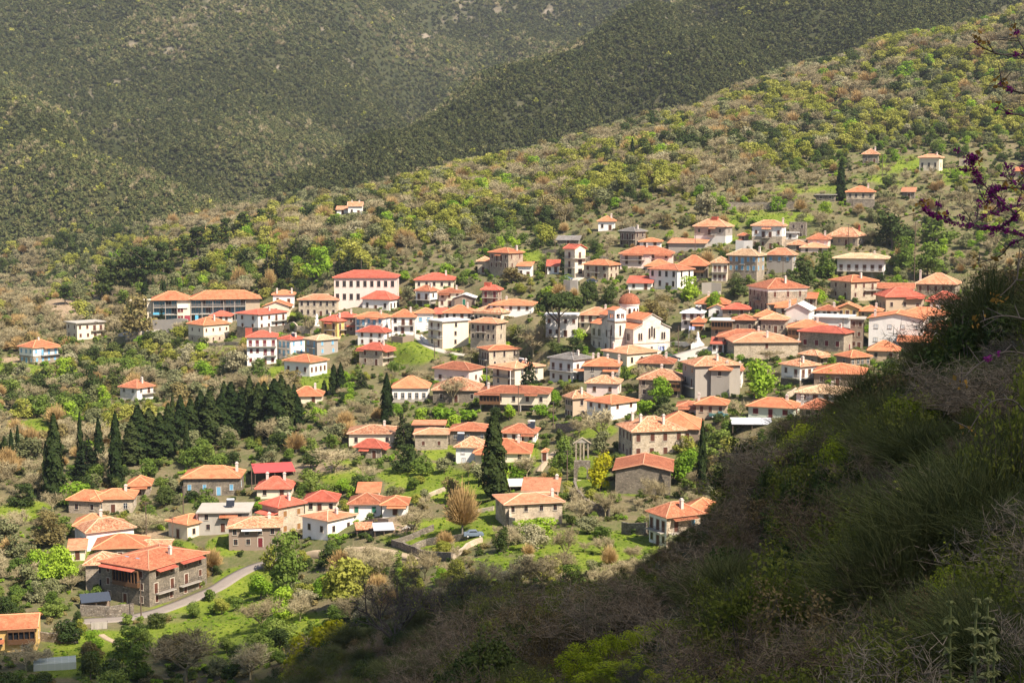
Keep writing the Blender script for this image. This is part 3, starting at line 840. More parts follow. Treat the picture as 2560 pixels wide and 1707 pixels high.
H('ca', 940, 1110, 1342, 950, 1070, 865, 'h', 'br', 'or', 'brown house with row of narrow windows', '1/4:wh', ns=1, whh=1.5, nodoor=1)
H('ca', 668, None, 1252, 1155, 1310, 1022, 'h', 'br', 'or', 'brown house with striped orange roof behind a round tree', '3/1:dk', d=12)
H('ca', 1340, None, 1690, 872, 990, 746, 'h', 'tan', 'or', 'tan house with pyramid orange roof below white gable', '2/1:dk')
H('c5', 1992, 2060, 2282, 1120, 1240, 1056, 'h', 'wh', 'or', 'white house with orange roof at the thicket edge', '1/2:or', ch=1, cp=[(-.95, -.8)], ns=2, rho=.8)
H('c5', 1548, None, 1982, 1045, 1262, 985, 'f', 'wh', 'or', 'large white gable wall with white shutters', '4/2:ws', ns=2, d=13, rot=4, nodoor=1, ww=1.1, whh=1.1, ch=1, cp=[(-.8, -.7)])
H('c5', 975, 1335, 1430, 1157, 1312, 1095, 'h', 'st', 'rd', 'dilapidated stone house with smooth red roof', '4/1:rd', ns=1, ww=1.1, whh=1.6, bal=[('R', 0, .2, .9)], nodoor=1)
H('c5', 885, None, 1182, 1112, 1205, 1046, 'h', 'wh', 'or', 'white house with wooden gallery beside red roof', '3/1:dk', gal=(.0, .3, .1, .9), ch=1)
H('c5', 362, 440, 962, 1228, 1372, 1150, 'h', 'sl', 'sa', 'long low house covered in ivy', '5/1:br', rho=.75, whh=1.8)
H('c5', 310, None, 728, 1190, 1262, 1122, 'h', 'sl', 'or', 'orange roofed house behind the ivy house', '3/1:dk', d=11)
H('c5', 262, None, 356, 1240, 1312, 1186, 's', 'wh', 'rd', 'small white house with red lean-to roof', '2/1:dk', R=1.3)
H('c5', 868, None, 1050, 972, 1092, 905, 'f', 'lg', 'wm', 'tall blank pale grey gable wall', '0/0:dk', nodoor=1, rot=9, ch=1, cp=[(-.8, -.6)], d=11)
H('c5', 662, None, 860, 1045, 1152, 995, 'h', 'st', 'or', 'stone house with tiny windows left of grey gable', '4/1:dk', ww=.7, whh=1.2)
H('c5', 615, None, 792, 1020, 1112, 962, 'h', 'cr', 'or', 'cream house with low orange roof among crowded roofs', '2/1:br')
H('c5', 430, None, 608, 1047, 1148, 1000, 'h', 'sd', 'or', 'dark stone house beside the timber gallery', '2/1:dk', nodoor=1)
H('c5', 255, None, 430, 1052, 1178, 1038, 't', 'br', 'wm', 'house with long red-brown glazed timber gallery', '2/1:dk', gal=(.02, .98, .42, .98), ns=2)
H('c5', 100, None, 196, 1065, 1135, 1009, 'h', 'gr', 'or', 'narrow grey house with orange awning', '2/1:br', aw=[('F', .8, 0, 1)])
H('c5', 12, None, 182, 992, 1100, 951, 'h', 'lg', 'wm', 'pale house with white metal roof and balcony', '3/1:dk', bal=[('F', 1, .1, .9)], ns=2, solar=.5)
H('c5', 130, None, 390, 915, 980, 845, 'h', 'br', 'or', 'brown walled house with pyramid orange-red roof', '2/1:dk', ch=2, cp=[(-.3, .8), (.4, .8)])
H('c5', 235, None, 370, 976, 1012, 932, 'f', 'wh', 'or', 'small white gabled house among crowded roofs', '1/1:dk', nodoor=1)
H('c5', 350, None, 560, 990, 1015, 940, 'h', 'br', 'rd', 'low house with dull red hip roof', '2/1:dk')
H('c5', 558, 715, 1033, 790, 990, 705, 'h', 'st', 'or', 'great stone mansion with white cornice band', '5/3:br', band=1, ns=2, bal=[('F', 1, .35, .65)], ww=.95, whh=1.9, rho=.9)
H('c5', 725, None, 930, 938, 975, 886, 's', 'br', 'or', 'low store with orange roof below the mansion', '2/1:dk', R=2.2, name='store_shed', cat='store')
H('c5', 785, None, 890, 960, 1002, 919, 's', 'cr', 'or', 'small cream shed with orange tiles', '1/1:dk', R=1.8, name='store_shed', cat='store')
H('c5', 1042, None, 1106, 902, 925, 866, 's', 'br', 'or', 'hut with orange roof right of the mansion', '1/1:dk', R=1.5, name='hut', cat='hut')
H('c5', 1228, 1395, 1602, 735, 880, 680, 'h', 'sl', 'or', 'stone house with peeling white right half', '2/3:br', bal=[('R', 1, .5, 1)], ns=2, hid=0)
H('c5', 1290, None, 1665, 545, 725, 503, 'h', 'wh', 'pa', 'white house on tall pillars with wide sandy roof', '6/1:br', stilt=.42, o=1.7, bal=[('F', 0, 0, 1)], wr=1, d=9)
H('c5', 1597, 1680, 1982, 857, 968, 780, 'h', 'tan', 'rd', 'tan house with big red roof and blue doors', '3/3:dk', rho=.8, aw=[('R', .98, .5, 1)], ch=0, bal=[('R', 0, .55, 1)])
H('c5', 1617, None, 1907, 792, 855, 746, 'g', 'cr', 'or', 'cream house with long gable behind red roof', '3/1:dk')
H('c5', 1940, None, 2245, 757, 845, 664, 'h', 'st', 'sa', 'stone house with five tall brown shutters', '5/1:br', whh=2, ns=1, ch=1, cp=[(-.95, 0)], nodoor=1)
H('c5', 2047, None, 2262, 880, 975, 813, 'h', 'pk', 'rd', 'pinkish house with ochre arched windows', '3/1:or', arch=1, aw=[('F', .95, -.2, .15)])
H('c5', 1290, None, 1452, 957, 1025, 910, 'f', 'oc', 'or', 'ochre wall house with grey doors', '3/1:dk', R=1.6)
H('c5', 1455, None, 1632, 996, 1032, 949, 'h', 'st', 'or', 'low stone house with faded orange roof', '2/1:dk', nodoor=1)
H('c5', 1112, None, 1282, 990, 1026, 943, 'h', 'wh', 'or', 'low white house with orange roof behind flat block', '4/1:dk')
H('c5', 1098, None, 1386, 1030, 1135, 1018, 't', 'lg', 'wm', 'long flat pale grey block', '0/0:dk', nodoor=1)
H('c5', 1388, None, 1492, 1042, 1285, 1030, 't', 'br', 'co', 'narrow brown flat roofed house', '2/1:br', ns=3)
H('c5', 1800, None, 2162, 1032, 1070, 962, 'h', 'cr', 'or', 'orange roofs stepping behind the white gable', '2/1:dk', d=10)
H('c5', 1792, None, 2042, 1232, 1290, 1160, 's', 'br', 'or', 'open lean-to with red-orange roof below white gable', '2/1:dk', R=2.4, name='lean_to', cat='lean-to')
H('c5', 1048, None, 1210, 387, 450, 340, 'h', 'pk', 'or', 'pink house with white trimmed windows', '3/1:ws', arch=1)
H('c5', 1217, 1450, 1507, 362, 440, 281, 'h', 'sl', 'or', 'house with steep orange pyramid roof and orange chimney', '4/1:wh', aw=[('F', 1.05, -.05, 1.05)], ch=1, cp=[(.7, .6)], chr=1)
H('c5', 886, None, 1030, 450, 482, 410, 'h', 'st', 'ol', 'squat stone hut with pale old tiles', '1/1:dk', name='hut', cat='hut')
H('c5', 990, None, 1202, 470, 505, 430, 'h', 'pk', 'sa', 'low house with pinkish orange roof below the pink house', '2/1:dk')
H('c5', 590, 830, 862, 279, 468, 233, 'h', 'wh', 'sa', 'tall house white above and stone below', '4/1:br', low='sl', lowf=.55, ns=2, bal=[('F', 1, .35, .62)], aw=[('F', .93, .33, .65)], ch=1, cp=[(.9, .2)], whh=1.4)
H('c5', 893, None, 1022, 250, 385, 248, 'n', 'rw', 'or', 'roofless stone ruin with empty windows', '2/1:dk', name='ruined_house', cat='ruin', nodoor=1)
H('c5', 850, None, 957, 335, 395, 320, 't', 'wh', 'wm', 'white flat shed between ruin and tall house', '1/1:dk', name='white_shed', cat='shed', nodoor=1)
H('c5', 118, 370, 425, 285, 422, 223, 'h', 'gr', 'sa', 'grey house with white lower band and small balcony', '3/1:dk', low='lg', lowf=.45, bal=[('F', 1, .45, .68)], aw=[('F', .97, .48, .7)], ns=2, hid=1, tank=.1)
H('c5', 480, None, 552, 358, 412, 336, 'h', 'br', 'or', 'kiosk with double tiled canopy', '1/1:dk', aw=[('F', .5, -.1, .6)], d=3, name='kiosk', cat='kiosk')
H('c4', 1672, None, 1967, 420, 476, 399, 's', 'gr', 'sa', 'long low shed with flat salmon roof', '0/0:dk', R=1.4, nodoor=1, name='long_shed', cat='shed')
H('c5', 392, 625, 688, 523, 732, 468, 'h', 'st', 'pa', 'three-storey stone house with sky-blue shutters', '5/2:bl', ns=3, hid=1, bal=[('F', 2, .4, .6)], ch=1, cp=[(.8, .4)], whh=1.7)
H('c5', 708, 915, 947, 517, 655, 460, 'h', 'gr', 'sa', 'bare grey house with faint blue shutters', '3/1:bl', ns=2, hid=1)
H('c5', 262, None, 386, 580, 728, 530, 'h', 'cr', 'ol', 'house with two white balconies beside blue shutters', '3/1:br', ns=2, bal=[('F', 0, 0, 1), ('F', 1, 0, 1)], wr=1)
H('c4', 1755, None, 1977, 597, 710, 520, 'h', 'st', 'or', 'stone house with orange hip roof and dark gallery', '4/1:dk', gal=(.3, .95, .45, .9), aw=[('F', 1.04, -.04, 1.04)])
H('c4', 1512, 1742, 1872, 640, 798, 588, 'h', 'wh', 'or', 'bright white house with dark upper windows', '4/2:dk', ww=1.0, whh=1.9, ns=2)
H('c4', 1340, None, 1530, 745, 800, 714, 's', 'wh', 'rd', 'white annex with long low red roof', '2/1:dk', R=2.0)
H('c4', 1482, None, 1692, 608, 665, 554, 'h', 'st', 'or', 'stone house with orange roof behind bright white house', '3/1:dk', ch=1, cp=[(-.7, 0)])
H('c4', 1276, None, 1700, 508, 605, 444, 'h', 'pk', 'or', 'wide pink-grey house with long balcony', '4/2:br', aw=[('F', 1.0, .05, .45), ('F', 1.0, .66, .98)], bal=[('F', 1, .03, .48)], ch=1, cp=[(.0, -.1)], ns=2)
H('c4', 1436, None, 1602, 421, 455, 391, 'h', 'wh', 'or', 'low house with bright orange roof in bushes', '2/1:dk')
H('c4', 1272, 1395, 1482, 325, 455, 290, 'h', 'sd', 'gy', 'stone tower house with arched openings and slate roof', '3/2:dk', arch=1, ns=2, bal=[('F', 1, 0, 1)], whh=1.8)
H('c4', 1097, None, 1227, 241, 315, 198, 'h', 'wh', 'or', 'white house with orange roof among trees', '2/1:dk')
H('c4', 820, 905, 992, 468, 692, 430, 'g', 'cr', 'rd', 'narrow three-storey house with open balconies', '1/1:dk', ns=3, ww=2.0, whh=2.0, nodoor=1, bal=[('F', 1, 0, 1), ('F', 2, 0, 1), ('R', 2, 0, 1)])
H('c4', 977, 1180, 1263, 600, 718, 554, 'h', 'sl', 'or', 'stone house with balcony above the ramp', '3/2:br', ns=2, bal=[('F', 1, .3, .65)], hid=0, ww=1.1)
H('c4', 681, None, 771, 606, 660, 566, 's', 'wh', 'rd', 'small white house with red corner roof', '2/1:dk', R=2.0)
H('c4', 208, 362, 482, 500, 708, 458, 'h', 'st', 'or', 'tall square stone house with two rows of windows', '4/2:br', ns=3, hid=1, bal=[('F', 2, .35, .65)], aw=[('F', .95, .35, .65)], ch=1, cp=[(.7, .5)], whh=1.6, ww=.8)
H('c4', 440, None, 545, 606, 700, 582, 's', 'wh', 'or', 'stepped white annex of the tall square house', '2/1:dk', R=1.2)
H('c4', 112, None, 206, 566, 660, 530, 'h', 'sl', 'sa', 'stone barn with salmon roof left of tall house', '1/1:dk')
H('c4', 762, None, 932, 397, 440, 363, 's', 'rw', 'gy', 'tumbledown stone shed with patched roof', '1/1:dk', R=1.5, name='ruined_shed', cat='shed')
H('c4', 148, 278, 308, 802, 925, 740, 'h', 'st', 'rd', 'tower-like house with red roof and upper balcony', '2/1:rd', ns=2, bal=[('F', 1, 0, 1)], tank=-.5, ww=1.2, whh=1.9)
H('c4', 212, None, 550, 927, 980, 880, 'h', 'wh', 'or', 'white house with brown doors and long orange roof', '5/1:br', nodoor=1, ch=1, cp=[(-.35, .2)])
H('c4', 80, 305, 430, 987, 1075, 918, 'h', 'cr', 'or', 'cream house with large hip roof and railing', '6/2:dk', aw=[('F', 1.02, -.02, 1.02)], ch=0)
H('c3', 1880, 2092, 2172, 682, 905, 636, 'h', 'sl', 'sa', 'square stone tower house with arched windows', '5/1:dk', ns=3, arch=1, hid=1, bal=[('F', 2, .25, .62)], ww=.75, whh=1.5)
H('c3', 1537, 1655, 1870, 668, 875, 650, 't', 'cr', 'wm', 'cream flat roofed house with parasol terrace', '2/1:dk', ns=3, bal=[('F', 1, 0, 1), ('F', 2, 0, 1)], wr=1, low=None)
H('c3', 1667, None, 1897, 597, 655, 533, 'h', 'lg', 'or', 'pale house with orange hip above terrace house', '4/1:dk')
H('c3', 1434, None, 1576, 598, 693, 556, 'h', 'wh', 'or', 'white house with two blue-grey shutters', '2/1:bl', ww=1.1, ns=1, nodoor=1)
H('c3', 1585, None, 1666, 602, 660, 571, 's', 'cr', 'rd', 'low store with dull red roof', '1/1:dk', R=1.5, name='store_shed', cat='store')
H('c3', 1238, None, 1429, 628, 765, 571, 'h', 'wh', 'or', 'white house with black shutters over shop front', '3/1:dk', ns=2, bal=[('F', 1, .3, .95)], ww=1.0, whh=1.9)
H('c3', 942, 1165, 1231, 636, 768, 592, 'h', 'wh', 'or', 'white terrace house with blue-grey shutters', '5/1:bl', ns=2, bal=[('F', 1, .1, .35), ('F', 1, .6, .85)], aw=[('F', 1.0, .1, .38), ('F', 1.0, .58, .88)])
H('c3', 770, None, 940, 631, 760, 590, 'h', 'br', 'rd', 'brown house with long dark red roof', '3/1:br', ns=2, aw=[('F', .5, .6, 1)])
H('c3', 667, 795, 882, 666, 805, 615, 'h', 'ye', 'rd', 'bright yellow house with red roof', '2/2:br', ns=2, bal=[('F', 1, .25, .85), ('R', 1, .2, 1)], aw=[('F', .95, .25, .75)], ch=2, cp=[(-.6, 0), (.6, 0)])
H('c3', 962, 1175, 1237, 756, 865, 703, 'h', 'wh', 'rd', 'white house with red roof above the green slope', '3/1:br', ns=2, ww=.8, bal=[('R', 1, 0, 1)])
H('c3', 972, 1165, 1257, 902, 1028, 839, 'h', 'sl', 'rd', 'red roofed house with orange cloth on balcony', '2/1:br', ns=2, bal=[('R', 1, 0, 1)], aw=[('R', 1.0, 0, 1), ('F', 1.0, -.1, .25)], low=None)
H('c3', 1000, 1222, 1302, 488, 585, 418, 'h', 'wh', 'rd', 'white house with flat red hip below pink block', '3/3:dk', ns=1, ww=1.0, whh=1.7)
H('c3', 772, 1275, 1300, 308, 518, 250, 'h', 'pk', 'rd', 'huge pale pink school-like block with red roof', '9/1:dk', ns=2, ww=1.2, whh=2.2, rho=1.7, ch=0)
H('c3', 482, 790, 829, 490, 628, 444, 'h', 'sl', 'sa', 'broad stone house with six dark windows', '6/1:dk', ns=2, whh=1.9, ww=.9)
H('c3', 272, None, 442, 446, 525, 410, 'h', 'wh', 'or', 'whitish house with two white pillars', '2/1:dk', ch=2, cp=[(-.6, -.9), (.8, -.9)])
H('c3', 195, None, 402, 545, 608, 496, 'f', 'cr', 'or', 'cream house with gable front and small window', '1/1:dk', nodoor=1)
H('c3', -22, 150, 388, 610, 802, 562, 'h', 'lg', 'rd', 'long pale house with red roof and stone ground floor', '2/4:br', low='sd', lowf=.45, ns=3, hid=1, rho=.7, bal=[('R', 2, .45, 1)], ww=1.0)
H('c2', 1722, None, 1880, 630, 668, 588, 'h', 'wh', 'rd', 'low white house with red roof beside the hotel', '3/1:br')
H('c2', 1542, 1665, 1872, 697, 848, 631, 'h', 'cr', 'or', 'cream house with stone ground floor under the hotel', '2/4:br', low='sl', lowf=.42, ns=2, hid=0, ww=.7, whh=1.1, nodoor=1)
H('c3', 62, None, 300, 792, 1015, 742, 'h', 'wh', 'rd', 'white three-storey house with pink shutters', '4/1:rd', ns=3, bal=[('F', 1, .6, 1), ('F', 2, 0, 1)], tank=-.9, rot=2, wr=1)
H('c3', 308, 415, 530, 817, 955, 778, 'h', 'wh', 'rd', 'white house with turquoise shutters and balconies', '3/2:bl', ns=2, bal=[('F', 1, .1, .9), ('F', 0, .3, .9)], solar=.3)
H('c3', 535, 630, 802, 820, 945, 774, 'h', 'gr', 'pa', 'grey house with pale sandy roof', '2/2:bl', ns=2, bal=[('F', 1, .3, .8)])
H('c3', 362, 570, 713, 1000, 1115, 935, 'h', 'lg', 'or', 'whitish farmhouse with orange roof above the conifers', '3/4:br', ns=1, hid=0, whh=1.6, nodoor=1)
H('c3', 412, None, 662, 1282, 1330, 1205, 'h', 'cr', 'or', 'orange roof poking out behind the conifers', '2/1:dk', ch=1)
H('c2', 165, 275, 472, 882, 1015, 816, 'h', 'wh', 'or', 'white villa with orange roof at the far left', '3/4:bl', ns=2, low='st', lowf=.5, bal=[('R', 1, .3, 1)], aw=[('R', 1.0, .4, 1.05)], ch=1, cp=[(0, 0)])
H('c2', 547, 632, 852, 682, 815, 656, 't', 'cr', 'co', 'cream house with flat concrete roof at far left', '2/4:br', ns=2, bal=[('R', 1, .5, 1)], o=.9, rho=.8)
H('c2', 985, 1120, 1252, 1212, 1315, 1140, 'h', 'lg', 'or', 'house with broken orange roofs in the olive grove', '2/2:wh', ns=2, hid=1, ch=1, bal=[('R', 1, .3, 1)])
H('c3', 1432, None, 1742, 327, 395, 271, 'h', 'cr', 'rd', 'cream house with red roof above the village', '5/1:dk', nodoor=1)
H('c3', 1436, 1550, 1612, 420, 548, 370, 'h', 'wh', 'or', 'white house on stilts with balcony', '2/1:dk', stilt=.45, bal=[('F', 0, 0, 1)], ns=1)
H('c3', 1622, None, 1802, 432, 545, 394, 'h', 'cr', 'or', 'cream house with stepped orange roofs', '3/1:br', ns=2, aw=[('F', .97, 0, .5)])
H('c3', 1752, None, 1912, 477, 534, 440, 'f', 'br', 'wm', 'red walled shed with white metal gable roof', '1/1:gn', name='gabled_shed', cat='shed', ww=1.3)
H('c4', 937, None, 1197, 1007, 1125, 944, 'h', 'cr', 'sa', 'cream house behind the church tower', '4/1:dk', ns=2, bal=[('F', 1, 0, .4)])
H('c4', 667, None, 922, 1012, 1185, 1000, 't', 'lg', 'wm', 'flat roofed house with shop behind the umbrella pine', '4/1:br', ns=2)
H('c4', 1132, 1330, 1582, 1322, 1430, 1254, 'h', 'cr', 'or', 'cream house in front of the church', '2/3:dk', ns=1, whh=1.7, rho=.9, ch=2, cp=[(-.8, -.5), (-.5, -.7)])
H('c4', 1417, None, 1702, 1402, 1465, 1332, 'h', 'st', 'or', 'stone house with arched window below the church', '2/1:dk', arch=1, nodoor=1)
H('c4', 697, 890, 1042, 1372, 1565, 1313, 'h', 'lg', 'gy', 'modern pale house with grey roof', '3/2:br', ns=2, bal=[('F', 1, 0, 1), ('R', 1, 0, 1)], wr=1)
H('c7', 325, None, 606, 182, 305, 112, 'h', 'gr', 'or', 'grey stone house with four white chimneys', '2/1:wh', ns=2, hid=0, ch=4, cp=[(-.6, .8), (-.3, .9), (.3, .2), (.98, 0)], aw=[('F', .8, -.3, 0), ('F', .78, .55, 1)])
H('c7', 347, None, 601, 324, 420, 256, 'h', 'pk', 'ol', 'pink house with weathered roof and brown shutter', '2/1:br', ns=1, nodoor=1, ch=1)
H('c7', 172, 235, 390, 444, 615, 352, 'h', 'tan', 'ol', 'shabby house with partly collapsed tile roof', '3/1:dk', ns=2)
H('c7', 347, 545, 761, 490, 620, 416, 'h', 'wh', 'or', 'white house with orange-red roof by a round bush', '3/2:br', ns=2, hid=1, rho=.9)
H('c7', 772, None, 1120, 296, 438, 206, 'h', 'st', 'or', 'stone house with timber upper window', '4/1:dk', ns=2, arch=0, gal=(.68, .98, .4, .85), ch=1, cp=[(-.1, .7)])
H('c7', 1128, 1232, 1600, 180, 448, 101, 'h', 'gr', 'or', 'tall grey house with tall blank side', '2/0:lg', ns=3, hid=1, rho=.75, bal=[('F', 1, .3, .95)])
H('c7', 1362, None, 1512, 215, 415, 166, 'h', 'gr', 'or', 'blank grey annex of the tall grey house', '1/0:dk', ns=3, hid=2, nodoor=1, d=7)
H('c7', 1512, None, 1612, 218, 320, 172, 'h', 'wh', 'or', 'white corner annex with railed balcony', '1/1:br', ns=1, bal=[('F', 0, 0, 1)], d=6)
H('c4', 232, 415, 652, 1442, 1600, 1380, 'h', 'cr', 'sa', 'house with outside stair and crowded balcony', '2/2:wh', ns=2, bal=[('F', 1, 0, 1)], aw=[('F', 1.0, -.1, 1)], awd=1.9, solar=.2)
H('c4', 122, 205, 455, 1292, 1455, 1257, 'h', 'sl', 'or', 'pale stone house with row of arched windows', '4/3:dk', arch=1, ns=2, ww=.7, whh=1.9, bal=[('F', 1, .2, .9)])
H('c8', 1252, None, 1352, 345, 408, 308, 'h', 'rw', 'ol', 'crumbling hillside ruin with half a roof', '2/1:dk', name='ruined_house', cat='ruin')
H('c8', 1640, 1770, 1793, 367, 458, 346, 'h', 'cr', 'sa', 'square pale house alone high on the hillside', '3/1:dk', ns=1, whh=1.8, nodoor=1)
H('c8', 1911, None, 1982, 372, 425, 370, 'n', 'sl', 'or', 'pale roofless ruin high on the hillside', '1/1:dk', name='ruined_house', cat='ruin', nodoor=1)
H('c8', 1142, None, 1322, 603, 700, 564, 'h', 'sl', 'or', 'stone house beside a lone hillside cypress', '4/1:dk', ns=2, hid=1, low='rw', lowf=.5)
H('c8', 1522, None, 1602, 602, 648, 571, 's', 'rw', 'sa', 'hut with salmon roof in hillside scrub', '1/1:dk', R=1.8, name='hut', cat='hut')
H('c8', 2292, None, 2400, 460, 505, 436, 's', 'sl', 'or', 'roof at the right edge of the hillside', '1/1:dk', R=1.8)
H('cb', 1548, None, 1602, 965, 985, 940, 's', 'wh', 'or', 'low wing of the ridge-top house', '1/1:dk', R=1.6)
H('cb', 1600, None, 1664, 948, 988, 930, 'g', 'wh', 'sa', 'white house on the wooded ridge', '2/1:dk', ch=2)
H('c8', 932, None, 1056, 636, 660, 622, 't', 'rw', 'co', 'low flat stone shelter on the terrace', '2/1:dk', name='stone_shelter', cat='shelter', nodoor=1)
for _h in HOUSES: layout(_h)
CHURCH_AT = hit(1160 + 1382 / 3.2667, 480 + 1335 / 3.2667)
HOTEL_AT = hit(1452 / 3.2667, 600 + 668 / 3.2667)
_x, _y, _z = CHURCH_AT
for _a, _b in ((0, 1), (4, 4), (8, 8), (-4, 4), (0, 9), (-9, 9), (-9, 15), (5, 12), (-3, 15)):
    for _ in range(4): PADS.append((_x + _a, _y + _b, _z - .1, 4.0))
_x, _y, _z = HOTEL_AT
for _a in (-9, -4, 0, 5, 10, 15, 20, 25, 30):
    for _ in range(4): PADS.append((_x + _a, _y + 1.0, _z - .1, 3.0)); PADS.append((_x + _a, _y + 7.0, _z - .1, 4.0))
ROADPTS = [('s', [(170, 1560), (215, 1553), (300, 1547), (380, 1532), (440, 1512), (500, 1488), (545, 1468), (585, 1443), (630, 1420), (675, 1405), (720, 1396)]),
           ('c3', [(1290, 765), (1400, 775), (1470, 800), (1540, 860), (1640, 905), (1760, 930), (1850, 938)]), ('c4', [(1700, 1375), (1780, 1350), (1880, 1320), (2020, 1270)]),
           ('c2', [(1000, 775), (1090, 770), (1220, 752), (1330, 745)])]
for _c, _p in ROADPTS:
    ox, oy, s = CROP[_c]
    q = [hit(ox + a / s, oy + b / s) for a, b in _p]
    zs = np.convolve(np.r_[q[0][2], [w[2] for w in q], q[-1][2]], [.25, .5, .25], 'valid')
    for i in range(len(q) - 1):
        for t in (0, .25, .5, .75): PADS.append((q[i][0] + (q[i + 1][0] - q[i][0]) * t, q[i][1] + (q[i + 1][1] - q[i][1]) * t, zs[i] + (zs[i + 1] - zs[i]) * t, 3.0))
settle_pads()

# ------------------------------------------------------------------ terrain mesh and its cover
PX, PY = proj(XX, YY, ZZ)


def ell(px, py, cx, cy, rx, ry, soft=0.35):
    d = np.hypot((px - cx) / rx, (py - cy) / ry)
    return np.clip((1 + soft - d) / (2 * soft), 0, 1)


# meadows (photo column, row, half widths)
MEADOW = [(1440, 1375, 190, 62), (1250, 1420, 60, 40), (1560, 1365, 90, 45), (1120, 1215, 120, 40), (1100, 1340, 130, 40), (1210, 1300, 70, 50), (540, 873, 70, 14), (1140, 860, 60, 18), (1020, 880, 80, 30), (800, 950, 45, 30),
          (1475, 1210, 60, 50), (1460, 1160, 40, 30), (60, 1275, 70, 26), (90, 1075, 60, 30), (40, 930, 60, 30), (850, 1180, 60, 30), (1040, 1180, 90, 25), (560, 1360, 60, 30), (450, 1370, 60, 20), (560, 1570, 230, 80), (250, 1640, 160, 60),
          (620, 1460, 90, 40), (1820, 540, 60, 24), (1900, 530, 40, 16), (2230, 430, 120, 40), (2010, 470, 120, 20), (2380, 430, 80, 30), (2110, 400, 90, 30), (1950, 545, 90, 20), (1600, 1220, 60, 20), (1300, 1130, 60, 40), (1480, 1075, 60, 20), (1100, 1130, 40, 20),
          (1560, 930, 40, 14), (720, 790, 40, 10), (1320, 640, 40, 16), (1780, 600, 80, 12), (180, 1400, 80, 20), (700, 930, 40, 20)]
DIRTY = [(800, 1170, 80, 12), (830, 1140, 40, 10), (30, 900, 40, 8), (980, 1320, 60, 16), (160, 770, 60, 30), (200, 745, 40, 30), (380, 1335, 30, 10), (200, 700, 40, 30)]
mead = np.zeros_like(ZZ)
for e in MEADOW: mead = np.maximum(mead, ell(PX, PY, *e) * (.62 if e[1] < 620 else .8 if e[1] > 1500 else 1))
mead *= np.clip((YY - 240) / 20, 0, 1) * np.clip((760 - YY) / 60, 0, 1)
mead = np.clip(mead * 1.25 - 0.15 + (fbm(XX, YY, 12, 21, 4) - 0.5) * 1.6 * (mead > 0), 0, 1)
dirt = np.zeros_like(ZZ)
for e in DIRTY: dirt = np.maximum(dirt, ell(PX, PY, *e))
dirt *= np.clip((YY - 240) / 20, 0, 1)
# bare scree on the far mountain and stony bands
rock = 0.45 * np.clip((fbm(XX, YY * 0.8 + ZZ, 34, 31, 5) - 0.685) * 14, 0, 1) * np.clip((YY - 1000) / 300, 0, 1)
for e in [(560, 20, 60, 30), (320, 110, 40, 8), (175, 30, 16, 40), (200, 250, 30, 60), (340, 330, 14, 30), (400, 420, 26, 16), (1180, 20, 60, 14), (1040, 90, 70, 12), (1130, 45, 60, 14), (30, 620, 50, 22), (190, 690, 60, 22), (1360, 30, 40, 20), (1333, 335, 8, 16),
          (1225, 30, 60, 10), (120, 640, 20, 12), (700, 170, 10, 6), (1540, 130, 20, 8)]:
    rock = np.maximum(rock, ell(PX, PY, *e) * .8 * np.clip((YY - 880) / 60, 0, 1) * np.clip(fbm(XX, YY, 11, 41, 4) * 6 - 3.0, 0, 1))
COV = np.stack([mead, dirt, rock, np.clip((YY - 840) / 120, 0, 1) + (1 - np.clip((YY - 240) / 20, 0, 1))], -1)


def cover(x, y, k):
    fu = np.clip(np.round((np.asarray(x) / (np.asarray(y) + 12) - U[0]) / (U[1] - U[0])), 0, NU - 1).astype(int)
    fv = np.clip(np.round((np.log(np.maximum(y, 2.3)) - V[0]) / (V[1] - V[0])), 0, NV - 1).astype(int)
    return COV[fv, fu, k]


